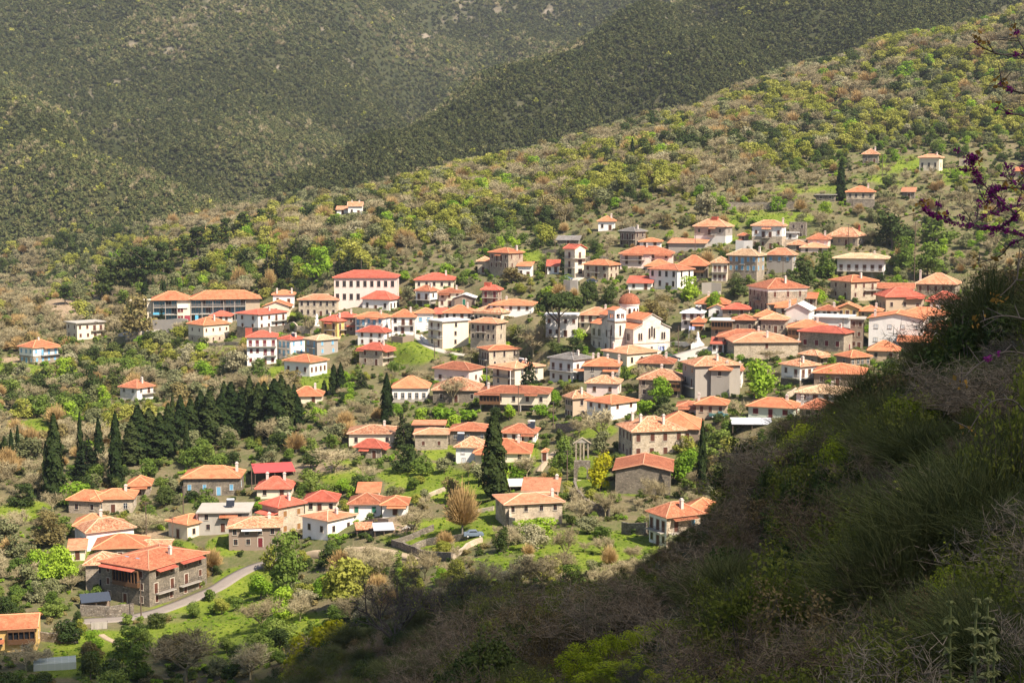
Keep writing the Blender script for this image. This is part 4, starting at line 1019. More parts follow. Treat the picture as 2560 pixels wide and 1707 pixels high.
def terrain_material():
    m, nt, ns, ls = mat('hillside_ground')
    at_ = nd(ns, 'ShaderNodeAttribute', attribute_name='cover')
    sp = ns.new('ShaderNodeSeparateColor'); ls.new(at_.outputs['Color'], sp.inputs[0])
    tc = ns.new('ShaderNodeTexCoord')
    n1 = nd(ns, 'ShaderNodeTexNoise', Scale=0.9, Detail=8.0, Roughness=0.7); ls.new(tc.outputs['Object'], n1.inputs['Vector'])
    n2 = nd(ns, 'ShaderNodeTexNoise', Scale=0.09, Detail=6.0, Roughness=0.6); ls.new(tc.outputs['Object'], n2.inputs['Vector'])
    n3 = nd(ns, 'ShaderNodeTexNoise', Scale=4.5, Detail=4.0, Roughness=0.7); ls.new(tc.outputs['Object'], n3.inputs['Vector'])
    base = ramp(ns, [(0.34, (0.075, 0.085, 0.028)), (0.5, (0.145, 0.125, 0.060)), (0.62, (0.22, 0.165, 0.10)), (0.72, (0.125, 0.155, 0.04))]); ls.new(n1.outputs[0], base.inputs[0])
    b2 = ramp(ns, [(0.4, (0.080, 0.105, 0.030)), (0.6, (0.18, 0.14, 0.085))]); ls.new(n2.outputs[0], b2.inputs[0])
    c0 = mixc(ns, ls, base.outputs[0], b2.outputs[0], 0.5)
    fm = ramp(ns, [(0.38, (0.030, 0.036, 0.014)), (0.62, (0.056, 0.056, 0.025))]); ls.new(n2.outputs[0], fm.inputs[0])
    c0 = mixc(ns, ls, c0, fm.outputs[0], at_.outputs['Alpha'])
    gr = ramp(ns, [(0.28, (0.055, 0.085, 0.012)), (0.43, (0.125, 0.175, 0.020)), (0.56, (0.19, 0.235, 0.032)), (0.72, (0.28, 0.26, 0.075))])
    ad = nd(ns, 'ShaderNodeMath', operation='MULTIPLY_ADD'); ad.inputs[1].default_value = 0.5
    hv = nd(ns, 'ShaderNodeMath', operation='MULTIPLY'); hv.inputs[1].default_value = 0.5
    ls.new(n3.outputs[0], ad.inputs[0]); ls.new(n1.outputs[0], hv.inputs[0]); ls.new(hv.outputs[0], ad.inputs[2]); ls.new(ad.outputs[0], gr.inputs[0])
    vr = ramp(ns, [(0.3, (0.62, 0.66, 0.7)), (0.7, (1.2, 1.12, 1.0))]); ls.new(n2.outputs[0], vr.inputs[0])
    grv = mixc(ns, ls, gr.outputs[0], vr.outputs[0], 1.0, 'MULTIPLY')
    th = nd(ns, 'ShaderNodeMapRange'); th.inputs['From Min'].default_value = 0.25; th.inputs['From Max'].default_value = 0.6
    ls.new(sp.outputs[0], th.inputs['Value'])
    c1 = mixc(ns, ls, c0, grv, th.outputs[0])
    dr = ramp(ns, [(0.35, (0.20, 0.14, 0.085)), (0.65, (0.40, 0.29, 0.19))]); ls.new(n1.outputs[0], dr.inputs[0])
    c2 = mixc(ns, ls, c1, dr.outputs[0], sp.outputs[1])
    rk = ramp(ns, [(0.35, (0.13, 0.10, 0.07)), (0.5, (0.24, 0.19, 0.14)), (0.7, (0.36, 0.31, 0.26))]); ls.new(n2.outputs[0], rk.inputs[0])
    c3 = mixc(ns, ls, c2, rk.outputs[0], sp.outputs[2])
    return finish(m, nt, ns, ls, c3, 0.95, n3.outputs[0], 0.25, 0.7, spec=0.1)


GROUND_MAT = terrain_material()
idx = np.arange(NU * NV).reshape(NV, NU)
quads = np.stack([idx[:-1, :-1], idx[:-1, 1:], idx[1:, 1:], idx[1:, :-1]], -1).reshape(-1, 4)
gme = np_mesh('ground', np.c_[XX.ravel(), YY.ravel(), ZZ.ravel()], quads, [GROUND_MAT])
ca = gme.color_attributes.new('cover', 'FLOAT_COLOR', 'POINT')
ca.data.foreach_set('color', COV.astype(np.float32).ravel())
gme.polygons.foreach_set('use_smooth', np.ones(len(quads), dtype=bool))
tag(link('ground', gme), kind='structure')


# ------------------------------------------------------------------ roads and paths laid on the ground
def strip(name, pts, width, m, lift=0.12, y0=245.0, crop='s', steps=10, fixed=None):
    ox, oy, s = CROP[crop]
    P = [Vector(hit(ox + p[0] / s, oy + p[1] / s, y0)) for p in pts]
    S = []
    for i in range(len(P) - 1):
        p0, p1, p2, p3 = P[max(0, i - 1)], P[i], P[i + 1], P[min(len(P) - 1, i + 2)]
        for j in range(steps):
            t = j / steps
            S.append(0.5 * ((2 * p1) + (p2 - p0) * t + (2 * p0 - 5 * p1 + 4 * p2 - p3) * t * t + (3 * p1 - p0 - 3 * p2 + p3) * t ** 3))
    S.append(P[-1])
    V_, F_, UVs = [], [], []
    NC = 5
    for i, p in enumerate(S):
        d = (S[min(i + 1, len(S) - 1)] - S[max(i - 1, 0)]); d.z = 0; d.normalize()
        n = Vector((d.y, -d.x, 0))
        zc = max(float(ground(*(p + n * o)[:2])) for o in (-width / 2, 0, width / 2))
        for k in range(NC):
            o = (k / (NC - 1) - 0.5) * width
            q = p + n * o
            V_.append((q.x, q.y, zc + lift - 0.03 * abs(o)))
        V_.append((V_[-NC][0], V_[-NC][1], zc - 1.5)); V_.append((V_[-2][0], V_[-2][1], zc - 1.5))
    st = NC + 2
    for i in range(len(S) - 1):
        a, b = i * st, (i + 1) * st
        for k in range(NC - 1): F_.append((a + k, a + k + 1, b + k + 1, b + k))
        F_.append((a + NC, a, b, b + NC)); F_.append((a + NC - 1, a + NC + 1, b + NC + 1, b + NC - 1))
    me = np_mesh(name, np.array(V_), np.array(F_), [m])
    ROADS.append((np.array([(p.x, p.y) for p in S]), width / 2 + 1.0))
    return tag(link(name, me), kind='structure')


ROADS = []
strip('road', [(170, 1560), (215, 1553), (300, 1547), (380, 1532), (440, 1512), (500, 1488), (545, 1468), (585, 1443), (630, 1420), (675, 1405), (720, 1396)], 4.2, ASPH)
strip('dirt_track', [(720, 1396), (780, 1385), (850, 1378), (920, 1372), (980, 1382), (1050, 1400)], 2.6, DIRT)
strip('road', [(1290, 765), (1400, 775), (1470, 800), (1540, 860), (1640, 905), (1760, 930), (1850, 938)], 4.0, PAVE, crop='c3')
strip('plaza', [(1700, 1375), (1780, 1350), (1880, 1320), (2020, 1270)], 9.0, PAVE, crop='c4')
strip('road', [(1000, 775), (1090, 770), (1220, 752), (1330, 745)], 3.6, PAVE, crop='c2')
strip('ramp', [(885, 735), (935, 705), (985, 680)], 3.5, PAVE, crop='c4')
strip('path', [(180, 800), (300, 838), (330, 836)], 1.5, DIRT, crop='c1') if False else None
strip('path', [(1790, 915), (1850, 830), (1900, 770), (1960, 735)], 1.6, DIRT, crop='c6')
strip('path', [(560, 1300), (600, 1325), (650, 1350), (700, 1400)], 1.2, DIRT, crop='c1')


# ------------------------------------------------------------------ garden and terrace walls
def wall(name, pts, hgt, label, crop='s', m='rw', thick=0.5, cat='wall', group=None, y0=245.0, cap=False, closed_top=True):
    ox, oy, s = CROP[crop]
    P = [Vector(hit(ox + p[0] / s, oy + p[1] / s, y0)) for p in pts]
    Q = []
    for p, q in zip(P, P[1:]):
        n = max(1, int((q - p).length / 2.0))
        for i in range(n): Q.append(p.lerp(q, i / n))
    Q.append(P[-1])
    b = MB(); c = MB()
    L, Rr = [], []
    for i, p in enumerate(Q):
        d = Q[min(i + 1, len(Q) - 1)] - Q[max(0, i - 1)]; d.z = 0
        d = d.normalized() if d.length > 0 else Vector((1, 0, 0))
        n = Vector((d.y, -d.x, 0)) * thick / 2
        g = float(ground(p.x, p.y)); t = g + hgt + RND.uniform(-.12, .12) * min(1, hgt)
        L.append((p - n, g - 2.0, t)); Rr.append((p + n, g - 2.0, t))
    for i in range(len(Q) - 1):
        a0, a1, b0, b1 = L[i], L[i + 1], Rr[i], Rr[i + 1]
        v = lambda e, z: (e[0].x, e[0].y, z)
        b.face([v(b0, b0[1]), v(b1, b1[1]), v(b1, b1[2]), v(b0, b0[2])])
        b.face([v(a1, a1[1]), v(a0, a0[1]), v(a0, a0[2]), v(a1, a1[2])])
        b.face([v(b0, b0[2]), v(b1, b1[2]), v(a1, a1[2]), v(a0, a0[2])])
    for i in (0, len(Q) - 1):
        a, r = L[i], Rr[i]
        b.face([(a[0].x, a[0].y, a[1]), (r[0].x, r[0].y, r[1]), (r[0].x, r[0].y, r[2]), (a[0].x, a[0].y, a[2])])
    o = b.build(name, WALL[m])
    return tag(o, label, cat, group)


wall('garden_wall', [(600, 350), (700, 318), (820, 268)], 1.2, 'stone garden wall slanting up beside the dirt track', 'c9')
wall('garden_wall', [(600, 352), (700, 385), (780, 350), (920, 330), (1005, 318)], 1.5, 'long low wall enclosing the green plot with gateposts', 'c9')
wall('garden_wall', [(705, 388), (800, 420), (920, 430)], 1.6, 'front wall of the lower green plot by the track', 'c9')
wall('garden_wall', [(920, 430), (1000, 365), (1080, 330)], 1.1, 'light coped wall on the right of the lower green plot', 'c9', 'sl')
wall('churchyard_wall', [(1572, 60), (1590, 110), (1640, 165), (1700, 190), (1760, 195)], 2.6, 'curved ivy-stained retaining wall left of the stone barn', 'c9')
wall('churchyard_wall', [(1575, 20), (1580, 55)], 1.6, 'short wall stub below the arched gateway', 'c9')
wall('terrace_wall', [(1830, 285), (1900, 290), (1960, 290)], 2.4, 'dark dry stone wall left of the blue shuttered house', 'c9')
wall('ruined_wall', [(1228, 185), (1232, 300), (1262, 305)], 4.0, 'ruined pale wall below the long stone house', 'c9', 'sl')
wall('terrace_wall', [(620, 1150), (1000, 1150), (1180, 1050)], 1.6, 'stone terrace wall in the bend below the house with balconies', 'c1') if False else None
wall('terrace_wall', [(447, 1195), (610, 1200), (740, 1185)], 2.2, 'terrace wall under the dark roofed shed by the road', 'c1')
wall('terrace_wall', [(215, 1330), (330, 1345), (433, 1345)], 1.8, 'stone wall of the yard beside the yellow house', 'c1')
wall('yard_parapet', [(300, 1300), (430, 1300)], 1.2, 'white stained parapet above the yard wall', 'c1', 'lg')
wall('retaining_wall', [(1120, 765), (1240, 755), (1400, 750), (1535, 755)], 5.0, 'tall grey retaining wall under the long hotel', 'c2', 'gr', .6)
wall('road_parapet', [(1030, 815), (1120, 795), (1215, 765)], 1.3, 'stone parapet of the road left of the retaining wall', 'c2', 'sl')
wall('terrace_wall', [(40, 1085), (150, 1080), (240, 1085)], 2.0, 'dry stone wall below the far left villa', 'c2')
wall('terrace_wall', [(1700, 865), (1840, 860), (2010, 870)], 1.2, 'low terrace wall behind the small green lawn', 'c2')
wall('retaining_wall', [(365, 755), (470, 757), (560, 760), (660, 762)], 2.6, 'tan wall along the square below the statue', 'c3', 'sl')
wall('retaining_wall', [(1240, 835), (1330, 838), (1420, 825)], 2.0, 'garden wall left of the curving village road', 'c3', 'br')
wall('road_parapet', [(1480, 800), (1510, 840), (1545, 855)], 1.2, 'curved parapet at the bend of the village road', 'c3', 'lg')
wall('retaining_wall', [(815, 832), (870, 835), (930, 832)], 5.0, 'concrete retaining wall below the ramp', 'c4', 'co', .6)
wall('retaining_wall', [(1940, 830), (2020, 825), (2100, 830)], 3.6, 'grey stone wall below the sky-blue shutters', 'c4', 'gr')
wall('terrace_wall', [(1710, 560), (1850, 555), (2000, 560)], 2.0, 'upper terrace wall below the long low shed', 'c4')
wall('terrace_wall', [(640, 500), (760, 495), (800, 500)], 1.2, 'low field wall left of the three-storey open house', 'c4')
wall('terrace_wall', [(1000, 570), (1120, 565), (1180, 575)], 2.0, 'terrace wall beside the small stone shrine arch', 'c4')
wall('retaining_wall', [(455, 480), (520, 485), (590, 482)], 4.0, 'grey block wall left of the white-and-stone house', 'c5', 'lg')
wall('retaining_wall', [(840, 455), (940, 450), (1040, 450)], 3.0, 'dark wall below the white flat shed', 'c5', 'st')
wall('terrace_wall', [(660, 275 * 2.52), (700, 690)], 2.0, 'x', 'c8') if False else None
wall('terrace_wall', [(300, 720), (500, 725), (780, 718)], 3.0, 'long hillside terrace wall under bare saplings', 'c8')
wall('terrace_wall', [(1180, 720), (1330, 715)], 3.0, 'terrace wall below the house with lone cypress', 'c8')
wall('field_wall', [(1800, 440), (1905, 432)], 1.0, 'low field wall right of the lone hillside house', 'c8')
wall('plaza_wall', [(1650, 1255), (1760, 1250), (1850, 1248)], 1.2, 'white parapet left of the marble monument', 'c4', 'wh')
wall('retaining_wall', [(1930, 575), (2020, 578), (2130, 570)], 2.2, 'stone terrace wall beside the bare walnut tree', 'c6')
wall('yard_wall', [(370, 1340), (560, 1330), (760, 1285)], 1.0, 'brown yard wall under the white bungalow', 'c6', 'br')
wall('garden_wall', [(800, 985), (900, 915), (1010, 1075)][:2], 1.0, 'thin field wall above the tan bare tree', 'c6') if False else None
wall('field_wall', [(880, 1120), (960, 1090), (1020, 1068)], 1.0, 'light field wall behind the fan-shaped bare tree', 'c6', 'sl')
wall('field_wall', [(1210, 1270), (1310, 1245), (1420, 1225)], 1.0, 'field wall left of the long stone house', 'c6', 'sl')
wall('terrace_wall', [(1850, 480), (1960, 470), (2060, 400)], 1.6, 'stone bank beside the round green tree', 'c7', 'sl')


# ------------------------------------------------------------------ church
def church():
    xc, yb = 1160 + 1382 / 3.2667, 480 + 1335 / 3.2667
    P = CHURCH_AT
    be = math.atan2((xc - CX) / F, 1); phi = math.radians(57)
    A, B = 25.0, 13.6
    rx, ry, vx, vy = math.cos(be), -math.sin(be), math.sin(be), math.cos(be)
    X = (math.cos(phi) * rx - math.sin(phi) * vx, math.cos(phi) * ry - math.sin(phi) * vy)
    Yv = (-X[1], X[0])
    k = P[1] / 480.0
    t = empty('church', (P[0], P[1], P[2]), math.atan2(X[1], X[0]))
    t.scale = (k, k, k)
    tag(t, 'pale stone church with red dome, bell tower and gabled front', 'church')
    cx, cy = P[0] - X[0] * A / 2 + Yv[0] * B / 2, P[1] - X[1] * A / 2 + Yv[1] * B / 2
    PADS.append((cx, cy, P[2], 12)); HOUSES.append(dict(px=(1470, 1685, 735, 890, 800), Y=P[1], c=(cx, cy), A=A, B=B, th=math.atan2(X[1], X[0]), label='church', m=.12))
    # local frame: x along the long side, the front gable at x = 0, the long side at y = 0
    e1, e2, e3, e4 = 8.2, 9.7, 10.9, 12.6      # aisle eave, aisle top, nave eave, ridge
    ai = 3.4
    w = MB()
    w.box(-A, 0, -5, 0, B, e1, top=False, bottom=False)
    w.box(-A, ai, e1 - .1, 0, B - ai, e3, top=False, bottom=False)
    for x, s in ((0, 1), (-A, -1)):
        w.face([(x, 0, e1), (x, ai, e1), (x, ai, e2)][::s]); w.face([(x, B, e1), (x, B - ai, e2), (x, B - ai, e1)][::s])
        w.face([(x, ai, e3), (x, B - ai, e3), (x, B / 2, e4)][::s])
    w.build('wall', WALL['ch'], t)
    r = MB(); o = .35
    uv = [(0, 0), (A, 0), (A, 4), (0, 4)]
    for sy in (0, 1):
        f = (lambda y: y) if sy == 0 else (lambda y: B - y)
        d = 1 if sy == 0 else -1
        r.face([(-A - o, f(-o), e1 - .05), (o, f(-o), e1 - .05), (o, f(ai + .02), e2 + .1), (-A - o, f(ai + .02), e2 + .1)][::d], 0, uv)
        r.face([(-A - o, f(ai - o), e3 - .05), (o, f(ai - o), e3 - .05), (o, B / 2, e4 + .2), (-A - o, B / 2, e4 + .2)][::d], 0, uv)
        for y0, z0, y1, z1 in ((-o, e1 - .05, ai + .02, e2 + .1), (ai - o, e3 - .05, B / 2, e4 + .2)):
            for x in (-A - o, o): r.face([(x, f(y0), z0 - .22), (x, f(y1), z1 - .22), (x, f(y1), z1), (x, f(y0), z0)], 1)
            r.face([(-A - o, f(y0), z0 - .22), (o, f(y0), z0 - .22), (o, f(y0), z0), (-A - o, f(y0), z0)], 1)
            r.face([(-A - o, f(y1), z1 - .24), (o, f(y1), z1 - .24), (o, f(y0), z0 - .22), (-A - o, f(y0), z0 - .22)], 1)
    r.build('roof', [ROOF['or'], TRIM], t)
    # transept across the nave with its own low gables
    q = MB()
    x0, x1 = -17.5, -9.5
    q.box(x0, -.6, -5, x1, B + .6, 9.6, top=False, bottom=False)
    for y, s in ((-.6, 1), (B + .6, -1)): q.face([(x0, y, 9.6), (x1, y, 9.6), ((x0 + x1) / 2, y, 11.6)][::s])
    q.build('transept_wall', WALL['ch'], t)
    q = MB(); xm = (x0 + x1) / 2
    for s in (-1, 1):
        xe = xm + s * 4.4
        q.face([(xe, -1, 9.5), (xe, B + 1, 9.5), (xm, B + 1, 11.75), (xm, -1, 11.75)][::s], 0, [(0, 0), (B, 0), (B, 4.6), (0, 4.6)])
        for y in (-1, B + 1): q.face([(xe, y, 9.28), (xm, y, 11.5), (xm, y, 11.75), (xe, y, 9.5)], 1)
    q.build('transept_roof', [ROOF['or'], TRIM], t)
    # dome
    d = MB(); c = (xm + .5, B / 2, 0)
    d.lathe([(3.05, 9.5), (3.05, 14.6), (3.3, 14.6), (3.3, 14.95), (3.1, 14.95)], 24, 0, c)
    dr = d.build('dome_drum', WALL['wh'], t)
    d = MB(); d.lathe([(3.42, 14.95)] + [(3.42 * math.cos(a), 14.98 + 3.3 * math.sin(a)) for a in [i * math.pi / 2 / 9 for i in range(9)]] + [(.0, 18.28)], 24, 0, c)
    dm = d.build('dome', ROOF['tc'], t)
    for l in dm.data.polygons: l.use_smooth = True
    d = MB(); d.box(c[0] - .1, c[1] - .1, 18.2, c[0] + .1, c[1] + .1, 19.8); d.box(c[0] - .5, c[1] - .08, 19.1, c[0] + .5, c[1] + .08, 19.3); d.build('cross', WALL['wh'], dm)
    wm = window_mesh(.7, 1.7, 'dk', True)
    for i in range(8):
        a = -math.pi * (i + .5) / 8 * 1.0 - .0 + math.radians(57 + 20)
        a = math.radians(-170 + i * 28)
        link('window', wm, t, (c[0] + 3.06 * math.cos(a), c[1] + 3.06 * math.sin(a), 11.9), a + math.pi / 2)
    # bell tower beside the long wall
    tx, ty, tw = -6.2, -2.1, 3.9
    b = MB()
    b.box(tx - tw / 2, ty - tw / 2, -5, tx + tw / 2, ty + tw / 2, 10.1)
    tb = b.build('bell_tower', WALL['ch'], t)
    b = MB(); b.box(tx - tw / 2 - .3, ty - tw / 2 - .3, 10.1, tx + tw / 2 + .3, ty + tw / 2 + .3, 10.5); b.box(tx - tw / 2 - .12, ty - tw / 2 - .12, 5.0, tx + tw / 2 + .12, ty + tw / 2 + .12, 5.22)
    b.build('cornice', WALL['st'], tb)
    b = MB()
    for sx in (-1, 1):
        for sy in (-1, 1): b.box(tx + sx * 1.75 - .28, ty + sy * 1.75 - .28, 10.5, tx + sx * 1.75 + .28, ty + sy * 1.75 + .28, 13.4)
    for s in (-1, 1):
        b.box(tx - .16, ty + s * 1.85 - .14, 10.5, tx + .16, ty + s * 1.85 + .14, 13.0); b.box(tx + s * 1.85 - .14, ty - .16, 10.5, tx + s * 1.85 + .14, ty + .16, 13.0)
        b.box(tx - 1.47, ty + s * 1.85 - .14, 12.7, tx + 1.47, ty + s * 1.85 + .14, 13.4); b.box(tx + s * 1.85 - .14, ty - 1.47, 12.7, tx + s * 1.85 + .14, ty + 1.47, 13.4)
        b.box(tx - 1.47, ty + s * 1.85 - .1, 10.5, tx + 1.47, ty + s * 1.85 + .1, 11.2); b.box(tx + s * 1.85 - .1, ty - 1.47, 10.5, tx + s * 1.85 + .1, ty + 1.47, 11.2)
    b.box(tx - 2.1, ty - 2.1, 13.4, tx + 2.1, ty + 2.1, 13.7)
    b.build('belfry', WALL['wh'], tb)
    b = MB(); b.lathe([(.05, 12.5), (.25, 12.4), (.35, 11.9), (.5, 11.7)], 10, 0, (tx, ty, 0)); b.build('bell', IRON, tb)
    b, cp = roof_gable(4.2, 4.2, 1.0, .35, 13.85, 'x')
    rf = b.build('tower_roof', [ROOF['or'], TRIM], tb, (tx, ty, 0))
    b = MB()
    for s in (-1, 1): b.face([(tx + s * 2.1, ty - 2.1, 13.7), (tx + s * 2.1, ty + 2.1, 13.7), (tx + s * 2.1, ty, 14.75)][::s])
    b.build('tower_gable', WALL['wh'], tb)
    tall, mid, small = window_mesh(.6, 3.2, 'dk', True), window_mesh(.55, 2.2, 'dk', True), window_mesh(.7, 1.5, 'dk')
    for x, y, z, r in ((tx, ty - tw / 2, 5.9, 0), (tx + tw / 2, ty, 5.9, math.pi / 2), (tx, ty - tw / 2, .8, 0), (tx + tw / 2, ty, .8, math.pi / 2)): link('window', tall if z > 3 else small, tb, (x, y, z), r)
    for y in (ai * .62, ai * .62 + .85, B - ai * .62 - .85, B - ai * .62): link('window', mid, t, (0, y, 4.6), math.pi / 2)
    for y, z in ((B / 2 - .9, 5.0), (B / 2, 5.6), (B / 2 + .9, 5.0)): link('window', tall, t, (0, y, z), math.pi / 2)
    for y in (2.4, B / 2, B - 2.4): link('window', small, t, (0, y, .9), math.pi / 2)
    for x in (-2.4, -3.2, -19.5, -20.3, -22.8, -23.6): link('window', mid, t, (x, 0, 4.4), 0)
    for x in (-12.4, -13.2, -14.6): link('window', mid, t, (x, -.6, 4.6), 0)
    for x in (-2.8, -12.8, -15, -19.9, -23.2): link('window', small, t, (x, 0 if x > -9 or x < -18 else -.6, .9), 0)
    b = MB(); b.box(-A - .07, -.08, 3.4, .08, B + .08, 3.62); b.build('string_course', WALL['st'], t)
    b = MB(); b.box(-.02, -.5, -5, .3, .3, 8.1) if False else None


church()


# ------------------------------------------------------------------ long hotel with galleries at the left
def hotel():
    ox, oy, s = CROP['c2']
    P = HOTEL_AT
    Y = P[1]; m = Y / F
    be = math.atan2((P[0]) / P[1], 1)
    t = empty('hotel', P, -be)
    tag(t, 'long three-storey hotel with glazed blue-grey galleries and orange roofs', 'hotel')
    q = lambda px: (px - 1452) / s * m
    zz = lambda py: (668 - py) / s * m
    he = zz(487)
    PADS.append((P[0], P[1] + 6, P[2], 10)); PADS.append((P[0] + q(1800), P[1] + 6, P[2] + .6, 14))
    HOUSES.append(dict(px=(380, 650, 725, 800, 750), Y=Y, c=(P[0] + q(1700), Y + 6), A=42, B=12, th=-be, label='hotel', m=m))
    x0, x1, x2, x3, x4 = q(1258), 0.0, q(1558), q(2005), q(2120)
    D = 12.0
    for nm, xa, xb, ra, rb, side in (('wall', x0, x1, x0, x2, 1), ('wall', x2, x3, x2, x4, 0)):
        b = MB(); b.box(xa, 1.6, -5, xb, D, he); b.build('wall', WALL['lg'], t)
    b = MB(); b.box(x1, .2, -5, x2, D, he); b.build('wall', WALL['cr'], t)
    b = MB(); b.box(x3, .4, -5, x4, D, he); b.build('wall', WALL['tan'], t)
    b = MB(); b.box(x1 - .05, -.3, zz(555), q(1535), .2, zz(530)); b.build('balcony', WALL['wh'], t)
    for xa, xb in ((x0, x2), (x2 + .02, x4)):
        b, cp = roof_hip(xb - xa, D, zz(413) - he - .6, .8, 0)
        rf = b.build('roof', [ROOF['or'], RIDGE['or']], t, ((xa + xb) / 2, D / 2, he + .1))
        c = MB()
        for p, w in cp: c.tube(p, w, .15, .15, 5)
        c.build('ridge_tiles', RIDGE['or'], rf)
    teal = flat('teal_glazing', (0.075, 0.20, 0.27), 0.25, spec=0.6)
    fl = he / 3.0
    for xa, xb in ((x0, x1), (x2, x3)):
        for k in range(1, 3):
            z = k * fl
            b = MB(); b.box(xa - .1, -.1, z - .22, xb + .1, 1.6, z); sl = b.build('gallery_floor', WALL['co'], t)
            r = MB()
            for zz_ in (.5, 1.0): r.box(xa, -.05, z + zz_, xb, .02, z + zz_ + .07)
            for i in range(int((xb - xa) / .5) + 1): r.box(xa + i * .5, -.04, z, xa + i * .5 + .05, .01, z + 1.0)
            r.build('railing', IRON if k == 1 else WALL['gr'], sl)
        n = int((xb - xa) / 1.9)
        for k in range(3):
            for i in range(n):
                u0 = xa + (xb - xa) * i / n; w_ = (xb - xa) / n
                b = MB()
                b.face([(u0 + .1, 1.56, k * fl + .15), (u0 + w_ - .1, 1.56, k * fl + .15), (u0 + w_ - .1, 1.56, k * fl + fl - .45), (u0 + .1, 1.56, k * fl + fl - .45)], 0)
                b.box(u0 + w_ / 2 - .06, 1.5, k * fl + .15, u0 + w_ / 2 + .06, 1.57, k * fl + fl - .45, 1)
                b.box(u0 - .08, 1.46, k * fl, u0 + .1, 1.6, k * fl + fl - .3, 1)
                b.build('window', [teal if (i * 7 + k * 3) % 4 else GLASS, WALL['gr']], t)
        for i in range(int((xb - xa) / 3.8) + 1):
            b = MB(); x = xa + (xb - xa - .25) * i / int((xb - xa) / 3.8); b.box(x, -.08, -4, x + .25, .17, he); b.build('column', WALL['gr'], t)
    blue = flat('sky_blue_panel', (0.12, 0.42, 0.60), 0.6)
    b = MB(); b.box(x0 - .1, -.2, fl * 1 + .05, q(1345), -.1, fl * 1 + .95); b.build('blue_panel', blue, t)
    for xa, xb, c in ((q(1508), q(1552), flat('red_door_panel', (.30, .04, .06), .6)), (q(1592), q(1618), blue)):
        b = MB(); b.box(xa, -.05, .0, xb, .15, fl * .85); b.build('door', c, t)
    for z in (0, 1):
        for x in (q(1465), q(1485)): link('window', window_mesh(1.1, 1.5, 'rd'), t, (x, .2, z * fl + .9), 0)
    b = MB(); b.box(q(1065), 2, he - .25, x0, 6, he + .1); b.box(q(1208), 2.5, -5, x0, 6, he - .25); b.build('side_canopy', WALL['cr'], t)


hotel()
settle_done = True
for h in list(HOUSES):
    if 'crop' in h: build_house(h)


# ------------------------------------------------------------------ small structures and street furniture
def place(crop, px, py, y0=245.0):
    ox, oy, s = CROP[crop]
    return hit(ox + px / s, oy + py / s, y0)


def az(P): return -math.atan2(P[0], P[1])


def greenhouse():
    a, b_ = place('c1', 172, 1497), place('c1', 410, 1490)
    P = ((a[0] + b_[0]) / 2, (a[1] + b_[1]) / 2 + 1.5, min(a[2], b_[2])); L = abs(b_[0] - a[0]); h = 60 / 2.2174 * a[1] / F
    t = empty('greenhouse', P, az(P)); tag(t, 'small polytunnel of milky plastic sheet in the dark garden', 'greenhouse')
    m, nt, ns, ls = mat('milky_plastic_sheet')
    out = ns.new('ShaderNodeOutputMaterial'); d = ns.new('ShaderNodeBsdfDiffuse'); d.inputs[0].default_value = (.62, .66, .62, 1)
    g = ns.new('ShaderNodeBsdfTranslucent'); g.inputs[0].default_value = (.6, .65, .6, 1); x = ns.new('ShaderNodeMixShader'); x.inputs[0].default_value = .4
    tr = ns.new('ShaderNodeBsdfTransparent'); x2 = ns.new('ShaderNodeMixShader'); x2.inputs[0].default_value = .25
    ls.new(d.outputs[0], x.inputs[1]); ls.new(g.outputs[0], x.inputs[2]); ls.new(x.outputs[0], x2.inputs[1]); ls.new(tr.outputs[0], x2.inputs[2]); ls.new(x2.outputs[0], out.inputs[0])
    prof = [(-1.7, 0), (-1.7, h * .7), (-1.2, h * .88), (0, h), (1.2, h * .88), (1.7, h * .7), (1.7, 0)]
    c = MB()
    for (y0, z0), (y1, z1) in zip(prof, prof[1:]): c.face([(-L / 2, y0, z0), (L / 2, y0, z0), (L / 2, y1, z1), (-L / 2, y1, z1)])
    for x_ in (-L / 2, L / 2): c.face([(x_, y, z) for y, z in prof])
    c.build('plastic_cover', m, t)
    for i in range(7):
        r = MB(); xx = -L / 2 + L * i / 6
        for (y0, z0), (y1, z1) in zip(prof, prof[1:]): r.tube((xx, y0 * 1.01, z0), (xx, y1 * 1.01, z1 * 1.01), .035, .035, 4)
        r.build('hoop', WHITEP, t)
    PADS.append((P[0], P[1], P[2], 4))
    HOUSES.append(dict(px=(72, 190, 1644, 1678, 1650), Y=P[1], c=P[:2], A=L, B=4, th=0, label='greenhouse', m=.07))


greenhouse()


